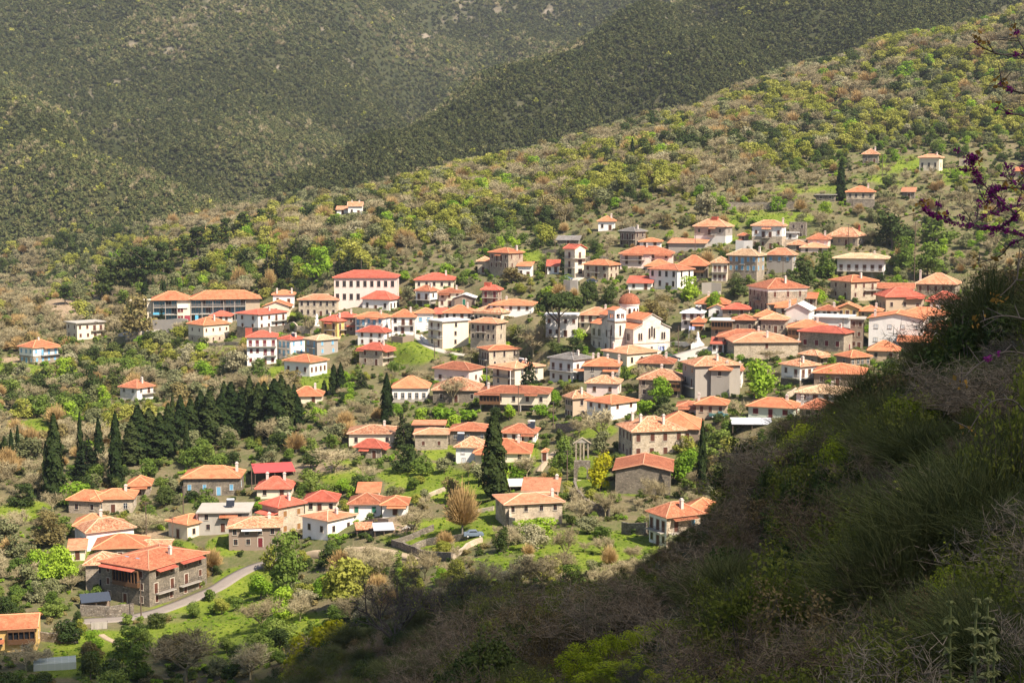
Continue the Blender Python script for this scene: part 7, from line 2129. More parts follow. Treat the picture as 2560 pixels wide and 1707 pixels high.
# ---- low scrub on all unbuilt ground of the village and the near slope
X_, Y_ = jitter(250, 980, 2.9)
vis = visible(X_, Y_, 1.5)
px_, py_ = proj(X_, Y_, ground(X_, Y_))
MD, DT, NS = cover(X_, Y_, 0), cover(X_, Y_, 1), fbm(X_, Y_, 16, 81, 3)
fy = np.interp(px_, FORX, FORY)
rows = {'gbush': [], 'bbush': [], 'dbush': [], 'bbrown': []}
KINDS['bbrown'] = ('shrub', 'bush', LEAF['russet'], 'brown scrub', 'shrub')
for i in np.nonzero(vis & (px_ > -60) & (px_ < 2640))[0]:
    u = NR.random(4)
    dens = .62 if NS[i] > .47 else .25
    if py_[i] < fy[i]: dens = .45
    if u[0] > dens * (1 - .45 * MD[i]) * (1 - .9 * DT[i]): continue
    x, y = X_[i], Y_[i]
    s = .22 + .38 * u[1]
    if MD[i] > .4: s *= .45
    if np.any(np.hypot(HP[:, 5] - x, HP[:, 6] - y) < HP[:, 7] * .85): continue
    if any(np.min(np.hypot(rp[:, 0] - x, rp[:, 1] - y)) < rw + .6 for rp, rw in ROADS): continue
    k = 'bbush' if MD[i] > .4 else ('gbush' if u[2] < .34 else 'bbush' if u[2] < .52 else 'dbush' if u[2] < .80 else 'bbrown')
    rows[k].append((x, y, float(ground(x, y)) - .1, s * (1.1 + .6 * u[3]), s, u[3] * 6.28, NR.integers(0, 4)))
X_, Y_ = jitter(250, 720, 1.35)
MD = cover(X_, Y_, 0)
vis = visible(X_, Y_, .6) & (MD > .35)
for i in np.nonzero(vis)[0]:
    u = NR.random(4)
    if u[0] > .5: continue
    x, y = X_[i], Y_[i]
    if np.any(np.hypot(HP[:, 5] - x, HP[:, 6] - y) < HP[:, 7] * .85): continue
    if any(np.min(np.hypot(rp[:, 0] - x, rp[:, 1] - y)) < rw + .3 for rp, rw in ROADS): continue
    s = .07 + .11 * u[1] ** 2
    rows['bbush' if u[2] < .72 else 'gbush'].append((x, y, float(ground(x, y)) - .04, s * 1.7, s, u[3] * 6.28, NR.integers(0, 4)))
SHRUB0 = {}
for k, rr in rows.items():
    bs = []
    for j in range(4):
        x, y, z, sx, sz, ro, _ = rr.pop(len(rr) // 2 + j * 7)
        o = link('shrub', tree_mesh(k, j, 'all'), None, (x, y, z), ro); o.scale = (sx, sx, sz)
        a, b = proj(x, y, z); tag(o, describe('low ' + KINDS[k][3], a, b, y), 'shrub', 'low shrubs on the slopes')
        bs.append(o)
    SHRUB0[k] = bs
    scatter({'gbush': 'green_scrub', 'bbush': 'bright_scrub', 'dbush': 'dark_scrub', 'bbrown': 'brown_scrub'}[k], rr, bs)

# ---- maquis on the far mountains
KINDS['maq'] = ('maquis_tree', 'far', LEAF['maq'], 'dark bushy evergreen', 'tree')
KINDS['mbare'] = ('bare_tree', 'farbare', TWIG['bare'], 'leafless far tree', 'tree')
KINDS['mgreen'] = ('broadleaf_tree', 'far', LEAF['yellow'], 'yellow-green far tree', 'tree')
KINDS['oak'] = ('evergreen_oak', 'far', LEAF['oak'], 'blackish green evergreen oak', 'tree')  # no separate species: maquis with the spur's shade put into its colour
rows = {'maq': [], 'mbare': [], 'mgreen': [], 'oak': []}
for y0, y1, sp in ((905, 1250, 3.2), (1250, 1700, 3.6), (1700, 2450, 4.5)):
    X_, Y_ = jitter(y0, y1, sp, .35)
    vis = visible(X_, Y_, 6.0)
    Zt = ground(X_, Y_)
    px_, py_ = proj(X_, Y_, Zt)
    RL = fbm(X_, Y_, 170.0, 3, 4)
    RK, NS, NB = cover(X_, Y_, 2), fbm(X_, Y_, 60, 91, 4), fbm(X_, Y_, 40, 95, 3)
    u = NR.random((len(X_), 5))
    for i in np.nonzero(vis & (py_ > -70))[0]:
        if y0 < 1000 and py_[i] < 0: continue
        thin = .985 - .30 * np.clip((NB[i] - .56) * 6, 0, 1)
        if u[i, 0] > thin * (1 - .93 * RK[i]): continue
        left = px_[i] < 620 and py_[i] > 180 + px_[i] * .62
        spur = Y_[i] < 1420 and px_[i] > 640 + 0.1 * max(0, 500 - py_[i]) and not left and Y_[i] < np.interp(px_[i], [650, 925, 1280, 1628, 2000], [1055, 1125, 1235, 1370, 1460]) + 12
        k = 'oak' if (spur and u[i, 1] < .93) or (u[i, 1] < .8 and RL[i] < .40 + .12 * u[i, 0]) else 'mbare' if u[i, 1] < .05 + .20 * np.clip((NS[i] - .5) * 4, 0, 1) else ('mgreen' if u[i, 1] > (.975 if left else .994) else 'maq')  # darker-coloured trees paint the shade of the spur face and relief hollows
        s = (.55 + .65 * u[i, 2]) * (1.05 if y0 > 1600 else .95 if y0 > 1000 else .85) * (.8 + .5 * NS[i])
        rows[k].append((X_[i], Y_[i], Zt[i] - .3, s, s * (.85 + .4 * u[i, 3]), u[i, 4] * 6.28, NR.integers(0, 4)))
def far_mesh(kind, j):
    nm, shp, lm, _, _ = KINDS[kind]
    return np_mesh(nm, *protos(shp)[j][0], [lm])


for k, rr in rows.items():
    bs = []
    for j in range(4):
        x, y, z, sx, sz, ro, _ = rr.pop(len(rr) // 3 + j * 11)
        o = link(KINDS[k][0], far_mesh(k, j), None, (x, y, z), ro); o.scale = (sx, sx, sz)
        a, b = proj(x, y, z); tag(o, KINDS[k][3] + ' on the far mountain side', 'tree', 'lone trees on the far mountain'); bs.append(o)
    scatter({'maq': 'maquis_forest', 'mbare': 'bare_forest', 'mgreen': 'spring_forest', 'oak': 'shade_toned_maquis_forest'}[k], rr, bs)
    print('far', k, len(rr))
print('plants', NTREE[0], {k: len(v) for k, v in STUFF.items()})

# ------------------------------------------------------------------ the shaded thicket on the near slope
FL = {
    'broom': leafmat('broom_twigs', [(0.055, 0.066, 0.025), (0.09, 0.10, 0.036), (0.145, 0.148, 0.058)], 0.15, 1.5),
    'dry': leafmat('dry_grey_twigs', [(0.10, 0.072, 0.045), (0.16, 0.12, 0.08), (0.25, 0.20, 0.14)], 0.0, 0.8),
    'leafy': leafmat('thicket_leaves', [(0.09, 0.10, 0.020), (0.14, 0.155, 0.028), (0.20, 0.21, 0.042)], 0.35, 1.5),
    'fresh': leafmat('fresh_thicket_leaves', [(0.24, 0.29, 0.020), (0.34, 0.39, 0.028), (0.46, 0.48, 0.05)], 0.4, 1.5),
    'thorn': leafmat('brown_thorn_leaves', [(0.10, 0.075, 0.034), (0.15, 0.11, 0.05), (0.22, 0.16, 0.07)], 0.2, 1.2),
    'purple': leafmat('purple_blossom', [(0.15, 0.014, 0.10), (0.23, 0.025, 0.16), (0.32, 0.055, 0.23)], 0.35, 3.0),
    'sage': leafmat('pale_sage_leaves', [(0.20, 0.21, 0.075), (0.28, 0.28, 0.11), (0.37, 0.35, 0.15)], 0.35, 4.0),
    'rusty': leafmat('rusty_young_leaves', [(0.20, 0.09, 0.02), (0.27, 0.14, 0.03), (0.33, 0.20, 0.05)], 0.35, 3.0),
}


def broom_mesh(i, n=1900):
    H_, W = 2.2, 2.4
    a = NR.random(n) * 6.283; r0 = .25 * np.sqrt(NR.random(n)); sp = NR.random(n) ** .7
    S = np.stack([r0 * np.cos(a), r0 * np.sin(a), .05 + .3 * NR.random(n)], 1)
    hh = H_ * (.55 + .45 * NR.random(n)) * (1 - .28 * sp)
    lob = 1 + .25 * np.sin(a * 4 + i)
    E = np.stack([np.cos(a) * W * .5 * sp * lob, np.sin(a) * W * .5 * sp * lob, hh], 1)
    M = S * .5 + E * .5 + np.stack([-np.cos(a) * .12 * sp, -np.sin(a) * .12 * sp, .22 * hh * sp], 1) + unit(n) * .20
    E = E + unit(n) * .22
    w = np.full((n, 1), .009)
    P1 = ribbons(S, M, w * 1.3, w); P2 = ribbons(M, E, w, w * .5)
    # side shoots near the tips
    k = NR.integers(0, n, n * 2); t = NR.random((n * 2, 1)) * .8
    b = M[k] + (E[k] - M[k]) * t; d = (E[k] - M[k]); d /= np.linalg.norm(d, axis=1, keepdims=True)
    d = d + unit(n * 2) * .9; d[:, 2] = np.abs(d[:, 2]); P3 = ribbons(b, b + d * (.12 + .24 * NR.random((n * 2, 1))), np.full((n * 2, 1), .009), np.full((n * 2, 1), .004))
    V_, F_, _ = join([(*P1, 0), (*P2, 0), (*P3, 0)])
    return np_mesh('broom_bush', V_, F_, [FL['broom']]), H_, W


def dry_mesh(i):
    rnd = random.Random(50 + i)
    H_ = 2.6
    sg = branching(H_, .62, 5, 6, rnd, .05, .45, .032, (3, 4), .66)
    tips = np.array([s[1] for s in sg if s[4] >= 4]); n = 2600
    q = tips[NR.integers(0, len(tips), n)]; d = unit(n); d[:, 2] = np.abs(d[:, 2]) * .8
    parts = seg_mesh(sg, 0, 9, 2, 1.0) + [(*ribbons(q, q + d * (.08 + .22 * NR.random((n, 1))), np.full((n, 1), .009), np.full((n, 1), .004)), 0)]
    V_, F_, _ = join(parts)
    return np_mesh('dry_bush', V_, F_, [FL['dry']]), float(np.percentile(V_[:, 2], 99)), 2 * float(np.percentile(np.hypot(V_[:, 0], V_[:, 1]), 95))


def leafy_mesh(i, m, n=3000, size=.085, nm='leafy_bush', H_=2.4, W=2.8):
    rnd = random.Random(80 + i)
    C, Rr = [], []
    for k in range(22):
        a = rnd.uniform(0, 6.28); t = rnd.random(); r = W * .45 * rnd.uniform(.2, 1) * (1 - .4 * t)
        C.append((r * math.cos(a), r * math.sin(a), H_ * (.1 + .8 * t))); q = W * rnd.uniform(.08, .17); Rr.append((q, q, q * 1.15))
    cr = leaves(C, Rr, n, size, .2, 1.1, .55)
    tw = [(*prism((0, 0, -.3), (c[0] * .7, c[1] * .7, c[2]), .03, .008, 4), 1) for c in C]
    # long shoots sticking out of the top
    k = 60; S = np.array(C)[NR.integers(0, len(C), k)]; d = unit(k) * .5; d[:, 2] = 1
    E = S + d * (.35 + .5 * NR.random((k, 1)))
    tw.append((*ribbons(S, E, np.full((k, 1), .015), np.full((k, 1), .006)), 1))
    q = S[:, None] + (E - S)[:, None] * NR.random((k, 14, 1)); q = q.reshape(-1, 3) + unit(k * 14) * .05
    lf = leaves(q, np.full(len(q), .03), k * 14, size * .8, .1, 1.1, .5)
    V_, F_, M_ = join([(*cr, 0), (*lf, 0)] + tw)
    me = np_mesh(nm, V_, F_, [m, BARK]); me.polygons.foreach_set('material_index', M_)
    return me, H_ * 1.08, W


def tuft_mesh(i, n=500):
    a = NR.random(n) * 6.283; r0 = .35 * np.sqrt(NR.random(n)); S = np.stack([r0 * np.cos(a), r0 * np.sin(a), np.zeros(n)], 1)
    hh = .5 + .6 * NR.random(n); b = a + NR.normal(size=n) * .8; l = .12 + .3 * NR.random(n)
    M = S + np.stack([np.cos(b) * l * .35, np.sin(b) * l * .35, hh * .6], 1); E = S + np.stack([np.cos(b) * l, np.sin(b) * l, hh], 1)
    V_, F_, _ = join([(*ribbons(S, M, np.full((n, 1), .016), np.full((n, 1), .013)), 0), (*ribbons(M, E, np.full((n, 1), .013), np.full((n, 1), .003)), 0)])
    return np_mesh('grass_tuft', V_, F_, [FL['broom'] if i % 2 else FL['leafy']]), 1.1, 1.1


NEAR = {'broom': [broom_mesh(i) for i in range(4)], 'dry': [dry_mesh(i) for i in range(4)], 'leafy': [leafy_mesh(i, FL['leafy']) for i in range(3)], 'thorn': [leafy_mesh(5 + i, FL['thorn'], 2200, .07) for i in range(3)],
        'fresh': [leafy_mesh(9 + i, FL['fresh'], 4200, .085) for i in range(2)], 'tuft': [tuft_mesh(i) for i in range(3)], 'ever': [leafy_mesh(14 + i, LEAF['dark'], 3200, .10) for i in range(3)]}
NNAME = {'broom': ('broom_bush', 'dark green broom bush of upright twigs'), 'dry': ('dry_bush', 'leafless grey twiggy bush'), 'leafy': ('leafy_bush', 'leafy green bush'), 'thorn': ('thorn_bush', 'brownish thorny bush'),
         'fresh': ('leafy_bush', 'fresh yellow-green leafy bush'), 'tuft': ('grass_tuft', 'tall grass tuft'), 'ever': ('evergreen_bush', 'dense dark evergreen bush')}
TX = [500, 640, 700, 800, 860, 930, 1000, 1150, 1300, 1450, 1560, 1640, 1720, 1755, 1790, 1850, 1950, 2060, 2110, 2170, 2230, 2300, 2350, 2380, 2420, 2480, 2560, 2700]
TY = [1760, 1715, 1665, 1590, 1520, 1470, 1450, 1440, 1440, 1450, 1440, 1405, 1370, 1340, 1230, 1110, 1050, 1020, 945, 905, 905, 850, 790, 720, 655, 600, 560, 520]
NROWS = {k: [] for k in NEAR}


def near_spots(y0, y1, sp):
    X_, Y_ = jitter(y0, y1, sp, .42, 5.5)
    Z_ = ground(X_, Y_)
    vis = visible(X_, Y_, 3.2)
    px, py = proj(X_, Y_, Z_)
    n1, n2 = fbm(X_, Y_, 16, 111, 3), fbm(X_, Y_, 11, 121, 3)
    for i in np.nonzero(vis & (px > 480) & (px < 2760 + 6 * F / Y_))[0]:
        hw_ = 1.3 * F / Y_[i]
        top = max(np.interp(px[i], TX, TY), np.interp(px[i] - hw_, TX, TY) * .7 + np.interp(px[i], TX, TY) * .3) + 4 + NR.normal() * 26
        if 1360 < px[i] < 1740 and Y_[i] < 72: top = max(top, min(1705, py[i] - .75 * F / Y_[i]))
        hm = (py[i] - top) * Y_[i] / F
        if hm < .5 and Y_[i] > 60 and py[i] > top - 60: hm = .95
        if hm < .5: continue
        if py[i] - 3.5 * F / Y_[i] > 1760: continue
        u = NR.random(4)
        w = dict(broom=.15 * (.6 if Y_[i] < 45 else 1) * (.2 + 1.8 * n1[i]), dry=.13 * (1.6 - n1[i]), leafy=.28 * (.3 + 1.6 * n2[i]), thorn=.24 * (1.5 - n2[i]), ever=.15, fresh=.06 * max(0, n2[i] * 3 - 1), tuft=.0)
        if Y_[i] < 26: w['tuft'] = .3; w['dry'] *= .6; w['ever'] = 0
        s = sum(w.values()); a = u[0] * s
        for k, q in w.items():
            a -= q
            if a <= 0: break
        hh = {'broom': 2.1, 'dry': 2.1, 'leafy': 1.9, 'thorn': 1.6, 'ever': 2.4, 'fresh': 1.9, 'tuft': .75}[k] * (.5 + .85 * u[1] ** 1.5)
        if Y_[i] > 55 and k != 'tuft': hh *= 1.35
        if Y_[i] < 22: hh = min(hh, .55 + Y_[i] * .045) 
        if hm < 6.0 and Y_[i] > 60 and u[3] < .45: hh = hm * (.75 + .18 * u[2])
        hh = min(hh, hm * .93, 5.2)
        NROWS[k].append((hh * F / Y_[i], X_[i], Y_[i], Z_[i] - .08, hh, u[2]))


near_spots(7.5, 16, .75); near_spots(16, 30, 1.1); near_spots(30, 60, 1.6); near_spots(60, 120, 2.15); near_spots(120, 246, 2.8)
for k, rr in NROWS.items():
    if not rr: continue
    rr.sort(key=lambda r: -r[0])
    ms = NEAR[k]
    nm, words = NNAME[k]
    lim = {'broom': 110, 'dry': 70, 'leafy': 60, 'thorn': 60, 'ever': 40, 'fresh': 30, 'tuft': 60}[k]
    rest, objs = [], []
    for n_, (a, x, y, z, hh, u) in enumerate(rr):
        j = n_ % len(ms) if n_ < len(ms) else RND.randrange(len(ms))
        me, h0, w0 = ms[j]
        sz = hh / h0; sx = sz * (.85 + .5 * u) if k != 'broom' else sz * (.95 + .45 * u)
        if n_ < lim:
            o = link(nm, me, None, (x, y, z), RND.uniform(0, 6.28)); o.scale = (sx, sx, sz)
            tag(o, words + ' in the shaded thicket of the near slope', 'bush' if k != 'tuft' else 'grass tuft', {'broom': 'broom bushes of the near slope', 'dry': 'dry bushes of the near slope'}.get(k, words + ' group'))
            objs.append(o)
        else: rest.append((x, y, z, sx, sz, RND.uniform(0, 6.28), j))
    if rest: scatter({'broom': 'broom_undergrowth', 'dry': 'dry_undergrowth', 'leafy': 'leafy_undergrowth', 'thorn': 'thorny_undergrowth', 'ever': 'evergreen_undergrowth', 'fresh': 'fresh_undergrowth', 'tuft': 'grass'}[k], rest, objs[:len(ms)])
    print('near', k, len(rr))


def near_plant(k, px, Y, top, wpx, label, j=0):
    x = ray(px, 1000); dx, dy, dz = ray(px, 1200)
    X0 = dx / dy * Y; z = float(ground(X0, Y))
    pb = proj(X0, Y, z)[1]
    me, h0, w0 = NEAR[k][j]
    o = link(NNAME[k][0], me, None, (X0, Y, z - .1), RND.uniform(0, 6)); H_ = max(.8, (pb - top) * Y / F)
    o.scale = (wpx * Y / F / w0,) * 2 + (H_ / h0,)
    tag(o, label, 'bush')


near_plant('fresh', 1450, 63, 1600, 170, 'left part of the bright green thicket at the lower middle edge', 0)
near_plant('fresh', 1530, 60, 1568, 190, 'tallest bright green bush at the lower middle edge', 1)
near_plant('fresh', 1620, 61, 1590, 180, 'bright green bush right of the tallest one below', 0)
near_plant('fresh', 1690, 57, 1640, 150, 'low bright green bush ending the lower middle thicket', 1)
near_plant('fresh', 1560, 52, 1640, 260, 'bright green bush spreading in front of the lower middle thicket', 0)
near_plant('fresh', 2000, 52, 1330, 200, 'fresh green bush halfway up the shaded slope', 1)
near_plant('broom', 2170, 76, 895, 230, 'big dark broom standing out against the tan house roofs', 0)
near_plant('broom', 2330, 74, 800, 200, 'tall broom at the skyline of the near slope', 1)
near_plant('broom', 2470, 66, 640, 260, 'tallest broom at the right edge before the village', 2)
near_plant('ever', 1850, 118, 1085, 170, 'dark evergreen at the left end of the near skyline', 0)
near_plant('leafy', 2520, 24, 900, 330, 'leafy bush with yellowish leaves at the right edge', 0)


def big_bare(px, Y, top, wpx, label, seed, m=None, lean=0.0):
    dx, dy, dz = ray(px, 1200); X0 = dx / dy * Y; z = float(ground(X0, Y)); pb = proj(X0, Y, z)[1]
    H_ = (pb - top) * Y / F
    rnd = random.Random(seed)
    sg = branching(H_, .6, 5, 5, rnd, .16, .6, .02 * H_, (2, 4), .68, lean)
    tips = np.array([s[1] for s in sg if s[4] >= 4]); n = 2600
    q = tips[NR.integers(0, len(tips), n)]; d = unit(n); d[:, 2] = np.abs(d[:, 2]) * .8
    w = .012 + Y * .00010
    tw = seg_mesh([s for s in sg if s[4] >= 3], 3, 9, 2) + [(*ribbons(q, q + d * H_ * (.03 + .06 * NR.random((n, 1))), np.full((n, 1), w), np.full((n, 1), w * .4)), 0)]
    V_, F_, _ = join(tw)
    t = empty('bare_tree', (X0, Y, z)); k = wpx * Y / F / (2 * np.percentile(np.hypot(V_[:, 0], V_[:, 1]), 96)); kz = H_ / np.percentile(V_[:, 2], 99.5); t.scale = (k, k, kz)
    link('crown', np_mesh('crown', V_, F_, [m or FL['dry']]), t)
    link('trunk', np_mesh('trunk', *join(seg_mesh([s for s in sg if s[4] < 3], 0, 2, 3))[:2], [PALEBARK if m is None else BARK]), t)
    # a few young yellowish leaves
    lf = leaves(tips, np.full(len(tips), .25), 500, .05 + Y * .0007, .2, 1.0, .6)
    link('young_leaves', np_mesh('young_leaves', *lf, [LEAF['yellow']]), t)
    tag(t, label, 'tree')


big_bare(985, 190, 1400, 300, 'big dark leafless oak at the bottom middle', 3, BARK)
big_bare(1130, 175, 1430, 220, 'second dark leafless oak right of the big one', 4, BARK)
big_bare(2010, 70, 1120, 200, 'pale branching tree with few leaves in the thicket', 5)
big_bare(2140, 60, 1150, 180, 'pale dead shrub with a fan of twigs in the thicket', 6)
big_bare(1850, 55, 1440, 170, 'bleached white dead branch bush low in the thicket', 7)
big_bare(1800, 118, 1180, 150, 'thin bare tree beside the very thin tall cypress', 8)
big_bare(2330, 40, 1200, 220, 'pale leafless bush at the right of the thicket', 9)


def polyline(pts, n=6):
    P = [Vector(at(a, b, c)) for a, b, c in pts]; S = []
    for i in range(len(P) - 1):
        p0, p1, p2, p3 = P[max(0, i - 1)], P[i], P[i + 1], P[min(len(P) - 1, i + 2)]
        for j in range(n):
            t = j / n; S.append(0.5 * ((2 * p1) + (p2 - p0) * t + (2 * p0 - 5 * p1 + 4 * p2 - p3) * t * t + (3 * p1 - p0 - 3 * p2 + p3) * t ** 3))
    return S + [P[-1]]


def redbud():
    Y = 17.0
    dx, dy, dz = ray(2840, 1000); X0 = dx / dy * Y; z0 = float(ground(X0, Y))
    t = empty('redbud_tree', (X0, Y, z0)); tag(t, 'redbud tree with purple blossom reaching in at the right edge', 'tree')
    inv = Vector((X0, Y, z0))
    B = [[(2840, proj(X0, Y, z0)[1], Y), (2820, 1100, Y), (2790, 850, 17.2), (2760, 680, 17.3), (2740, 520, 17.4), (2730, 330, 17.6), (2700, 200, 17.8), (2680, 60, 18)],
         [(2770, 740, 17.2), (2660, 640, 17.1), (2560, 590, 17), (2490, 572, 16.8), (2420, 566, 16.6), (2350, 545, 16.4), (2306, 518, 16.2)],
         [(2490, 572, 16.8), (2540, 540, 16.7), (2500, 505, 16.5), (2455, 455, 16.3), (2430, 415, 16.2), (2440, 392, 16.1)],
         [(2420, 566, 16.6), (2470, 535, 17), (2520, 520, 17.3), (2600, 510, 17.6), (2745, 540, 17.6)],
         [(2735, 500, 17.4), (2540, 470, 17.8), (2490, 480, 18.0), (2460, 510, 18.2)],
         [(2730, 350, 17.6), (2560, 440, 17.3), (2530, 460, 17.1)], [(2745, 560, 17.4), (2550, 600, 17.8), (2500, 640, 18.0), (2440, 660, 18.1)],
         [(2700, 210, 17.8), (2600, 170, 17.7), (2545, 138, 17.6), (2500, 136, 17.4), (2455, 118, 17.3), (2432, 92, 17.2)], [(2600, 170, 17.7), (2552, 110, 17.9), (2540, 75, 18.0)],
         [(2730, 340, 17.6), (2560, 290, 17.3), (2530, 285, 17.2), (2500, 265, 17.1)], [(2715, 260, 17.6), (2565, 235, 17.2), (2520, 222, 17.1), (2500, 210, 17.1)],
         [(2805, 980, 17.1), (2680, 930, 17), (2580, 890, 16.6), (2510, 880, 16.4), (2440, 915, 16.2), (2400, 960, 16.1)], [(2790, 860, 17.2), (2570, 800, 17), (2500, 790, 16.9), (2450, 805, 16.8)],
         [(2820, 1100, 17), (2600, 1050, 16.4), (2530, 1000, 16.2), (2470, 1010, 16.1), (2420, 1080, 16)], [(2760, 700, 17.3), (2570, 640, 17.1), (2540, 700, 17), (2500, 740, 16.9)],
         [(2740, 540, 17.4), (2850, 450, 17.8), (2960, 420, 18)], [(2730, 350, 17.6), (2830, 250, 17.2), (2900, 190, 17)], [(2765, 700, 17.3), (2890, 620, 17.8), (3010, 600, 18.2)], [(2700, 210, 17.8), (2760, 90, 18.2), (2800, 0, 18.5)], [(2750, 600, 17.3), (2700, 420, 16.6), (2640, 300, 16.2)]]
    segs, fl, rnd = [], [], random.Random(5)
    for bi, pts in enumerate(B):
        S = polyline(pts); n = len(S)
        r = .09 if bi == 0 else .015
        for i in range(n - 1):
            f0, f1 = 1 - .75 * i / n, 1 - .75 * (i + 1) / n
            segs.append((S[i] - inv, S[i + 1] - inv, r * f0, r * f1, 0))
            den = 0 if bi == 0 else (1.5 if bi in (1, 2) else .9 if bi in (3, 4, 5) else .22 if bi < 12 else .12 if bi < 15 else 1.2)
            if rnd.random() < den * .55:
                for c in range(rnd.randint(1, 2)): fl.append(tuple(S[i].lerp(S[i + 1], rnd.random()) - inv))
            if bi > 0:
                for c in range(1 if rnd.random() < (.9 if bi in (3, 4, 5) else .35) else 0):
                    d = Vector((rnd.gauss(-.3, .5), rnd.gauss(0, .5), rnd.gauss(.35, .45))).normalized(); L = rnd.uniform(.08, .30) * (1.2 if bi in (3, 4, 5) else 1)
                    q = S[i] + d * L; segs.append((S[i] - inv, q - inv, .008, .004, 1))
                    if rnd.random() < den * .55:
                        for e in range(rnd.randint(1, 3)): fl.append(tuple(S[i].lerp(q, rnd.uniform(.2, 1)) - inv))
    V_, F_, _ = join([(*prism(p, q, a, b, 5), 0) for p, q, a, b, l in segs]); link('branches', np_mesh('branches', V_, F_, [BARK]), t)
    fl = np.array(fl)
    lf = leaves(fl, np.full(len(fl), .038), len(fl) * 18, .024, .1, 1.2, .8); link('blossom', np_mesh('blossom', *lf, [FL['purple']]), t)
    tips = np.array([tuple(Vector(at(*pts[-1])) - inv) for pts in B[1:]] + [tuple(Vector(at(*pts[-2])) - inv) for pts in B[1:8]])
    lf = leaves(tips, np.full(len(tips), .10), 260, .05, .2, 1.0, .8); link('young_leaves', np_mesh('young_leaves', *lf, [FL['rusty']]), t)


redbud()


def sage():
    """pale whorled plant close to the camera"""
    rnd = random.Random(9)
    for px, top, Y, lb in [(2385, 1508, 9.0, 'left stem of the pale whorled sage plant at the lower right'), (2450, 1500, 8.8, 'middle stem of the pale whorled sage plant at the lower right'), (2478, 1500, 9.1, 'right stem of the pale whorled sage plant at the lower right'), (2495, 1600, 8.7, 'short stem of the pale whorled sage plant at the lower right')]:
        T = Vector(at(px, top, Y)); x0, y0 = T.x + rnd.uniform(-.03, .05), Y
        z0 = float(ground(x0, y0)); base = Vector((x0, y0, z0 - .1))
        t = empty('sage_plant', base); tag(t, lb, 'plant', 'stems of the pale sage plant')
        h = T.z - base.z
        P = lambda u: Vector((T.x - base.x, 0, 0)) * u + Vector((.02 * math.sin(u * 5), 0, h * u))
        V_, F_, _ = join([(*prism(P(i / 10), P((i + 1) / 10), .008, .007, 5), 0) for i in range(10)]); link('stem', np_mesh('stem', V_, F_, [FL['sage']]), t)
        C, Rr, LV = [], [], []
        u = 1.0
        while u > .25 and h * (1 - u) < .8:
            c = P(u); C.append(tuple(c)); Rr.append((.026, .026, .018))
            for k in range(7):
                a = 6.28 * k / 7 + rnd.uniform(-.3, .3); L = rnd.uniform(.035, .062) * (1.15 if u < .95 else .7); d = Vector((math.cos(a), math.sin(a), rnd.uniform(-.5, .3)))
                s = Vector((-math.sin(a), math.cos(a), 0)) * L * .28; m_ = c + d * L * .5 + Vector((0, 0, .01)); e = c + d * L
                LV += [tuple(c), tuple(m_ - s), tuple(e), tuple(m_ + s)]
            u -= rnd.uniform(.075, .11) / h * 1.0
        V1 = np.array(LV); link('leaves', np_mesh('leaves', V1, np.arange(len(V1)).reshape(-1, 4), [FL['sage']]), t)
        lf = leaves(C, np.array(Rr), len(C) * 40, .018, .1, 1.0, .7); link('flower_whorls', np_mesh('flower_whorls', *lf, [FL['sage']]), t)


sage()


# ------------------------------------------------------------------ unseen cloud added out of frame, its outline cut to shade the near slope
def cloud_mat():
    m, nt, ns, ls = mat('thin_cloud')
    out = ns.new('ShaderNodeOutputMaterial'); d = ns.new('ShaderNodeBsdfDiffuse'); d.inputs[0].default_value = (.85, .85, .85, 1)
    t = ns.new('ShaderNodeBsdfTranslucent'); t.inputs[0].default_value = (.85, .85, .85, 1); tr = ns.new('ShaderNodeBsdfTransparent')
    a, b = ns.new('ShaderNodeMixShader'), ns.new('ShaderNodeMixShader'); a.inputs[0].default_value = .5; b.inputs[0].default_value = .37
    ls.new(d.outputs[0], a.inputs[1]); ls.new(t.outputs[0], a.inputs[2]); ls.new(a.outputs[0], b.inputs[1]); ls.new(tr.outputs[0], b.inputs[2]); ls.new(b.outputs[0], out.inputs[0])
    return m


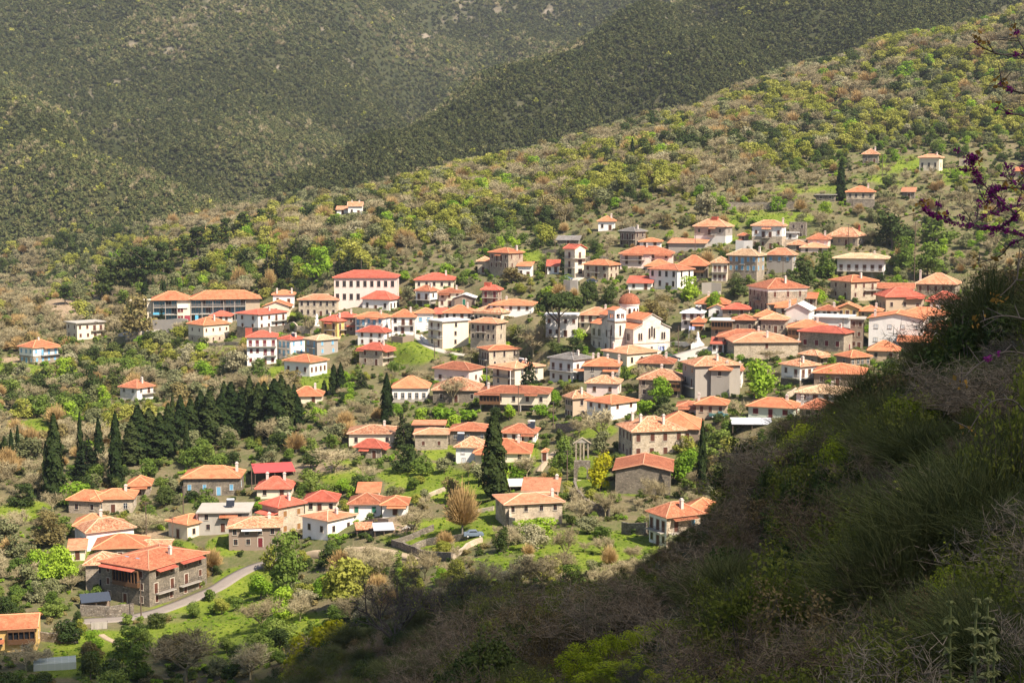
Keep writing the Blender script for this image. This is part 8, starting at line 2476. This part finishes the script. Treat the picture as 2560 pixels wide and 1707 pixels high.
def cloud():
    sdv = Vector((math.sin(AZ) * math.cos(EL), -math.cos(AZ) * math.cos(EL), math.sin(EL)))
    edge = [(-700, 1630, 290), (0, 1630, 288), (250, 1630, 290), (420, 1610, 296), (520, 1590, 292), (585, 1640, 272), (600, 1780, 232), (880, 1780, 218), (930, 1590, 240), (965, 1485, 280), (1020, 1462, 286), (1300, 1460, 268), (1560, 1470, 240), (1720, 1420, 215), (1790, 1330, 170), (1950, 1150, 140), (2250, 1080, 125), (2560, 930, 140), (3000, 800, 150), (3600, 800, 150)]
    G = [Vector((ray(a, b)[0] / ray(a, b)[1] * Y, Y, float(ground(ray(a, b)[0] / ray(a, b)[1] * Y, Y)))) for a, b, Y in edge]
    G += [Vector((160, -60, 0)), Vector((60, -110, -10)), Vector((-60, -80, -20)), Vector((-150, 60, -60)), Vector((-200, 200, -80))]
    H0 = 830.0
    poly = [g + sdv * ((H0 - g.z) / sdv.z) for g in G]
    c = sum(poly, Vector()) / len(poly)
    out = []
    for i in range(len(poly)):
        p, q = poly[i], poly[(i + 1) % len(poly)]
        n = max(1, int((q - p).length / 9))
        for j in range(n):
            s = p.lerp(q, j / n); d = (s - c); d.z = 0; d.normalize()
            out.append(s + d * (float(fbm(s.x, s.y, 26, 201, 3)) - .5) * 16)
    V_, F_ = [], []
    N = len(out)
    rings = [(1.0, 0, 0), (.97, -9, 0), (.8, -16, 1), (.4, -20, 1), (.02, -22, 1)]
    ringt = [(.97, 14, 0), (.85, 30, 1), (.6, 48, 1), (.3, 60, 1), (.02, 66, 1)]
    allr = rings[::-1] + ringt
    for f, dz, nz in allr:
        for s in out:
            p = c + (s - c) * f
            V_.append((p.x, p.y, H0 + dz + 0) if False else (p.x, p.y, H0 + dz * .3 + nz * (float(fbm(p.x, p.y, 40, 211, 3)) - .5) * 14))
    for k in range(len(allr) - 1):
        for i in range(N):
            j = (i + 1) % N
            F_.append((k * N + i, k * N + j, (k + 1) * N + j, (k + 1) * N + i))
    me = np_mesh('cloud', np.array(V_), np.array(F_), [cloud_mat()])
    me.polygons.foreach_set('use_smooth', np.ones(len(F_), dtype=bool))
    tag(link('cloud', me), 'unseen white cloud shaped to shade the near slope', 'cloud', kind='structure')


cloud()
HAZE = 0.00008

# ------------------------------------------------------------------ camera, sun and sky
cam = bpy.data.cameras.new('camera')
co = bpy.data.objects.new('camera', cam)
COL.objects.link(co)
cam.sensor_width = 36.0
cam.lens = F / 2560 * 36.0
cam.clip_start = 0.5
cam.clip_end = 8000
co.location = (0, 0, 0)
co.rotation_euler = (math.pi / 2 - PIT, 0, 0)
SC.camera = co

sd = Vector((math.sin(AZ) * math.cos(EL), -math.cos(AZ) * math.cos(EL), math.sin(EL)))
sun = bpy.data.lights.new('sun', 'SUN')
sun.energy = 5.0
sun.angle = math.radians(0.53)
sun.color = (1.0, 0.91, 0.78)
so = bpy.data.objects.new('sun', sun)
COL.objects.link(so)
so.rotation_euler = (-sd).to_track_quat('-Z', 'Y').to_euler()
# the air between here and the far mountains
hb = MB()
hb.box(-2300, -260, float(ZZ.min()) - 3, 2300, 2800, 760)
hm, hnt, hns, hls = mat('haze_air')
ho = hns.new('ShaderNodeOutputMaterial')
hv = hns.new('ShaderNodeVolumePrincipled')
hv.inputs['Color'].default_value = (0.90, 0.93, 1.0, 1)
hv.inputs['Density'].default_value = HAZE
hv.inputs['Anisotropy'].default_value = 0.25
hls.new(hv.outputs[0], ho.inputs['Volume'])
tag(hb.build('haze', hm), 'thin pale air over the valley', 'haze', kind='stuff')
wd = bpy.data.worlds.new('World')
SC.world = wd
wd.use_nodes = True
nt = wd.node_tree
sky = nt.nodes.new('ShaderNodeTexSky')
sky.sky_type = 'NISHITA'
sky.sun_disc = False
sky.sun_elevation = EL
sky.sun_rotation = math.atan2(sd.x, sd.y)
sky.altitude = 600
sky.dust_density = 1.5
nt.links.new(sky.outputs[0], nt.nodes['Background'].inputs[0])
nt.nodes['Background'].inputs[1].default_value = 0.07
SC.view_settings.view_transform = 'Standard'
SC.view_settings.look = 'None'
SC.view_settings.exposure = 1.12
SC.view_settings.gamma = 1.0
cy = SC.cycles
cy.max_bounces = 5
cy.diffuse_bounces = 2
cy.glossy_bounces = 1
cy.transmission_bounces = 3
cy.transparent_max_bounces = 6
cy.volume_bounces = 0
cy.caustics_reflective = cy.caustics_refractive = False
cy.use_adaptive_sampling = True
cy.adaptive_threshold = 0.015
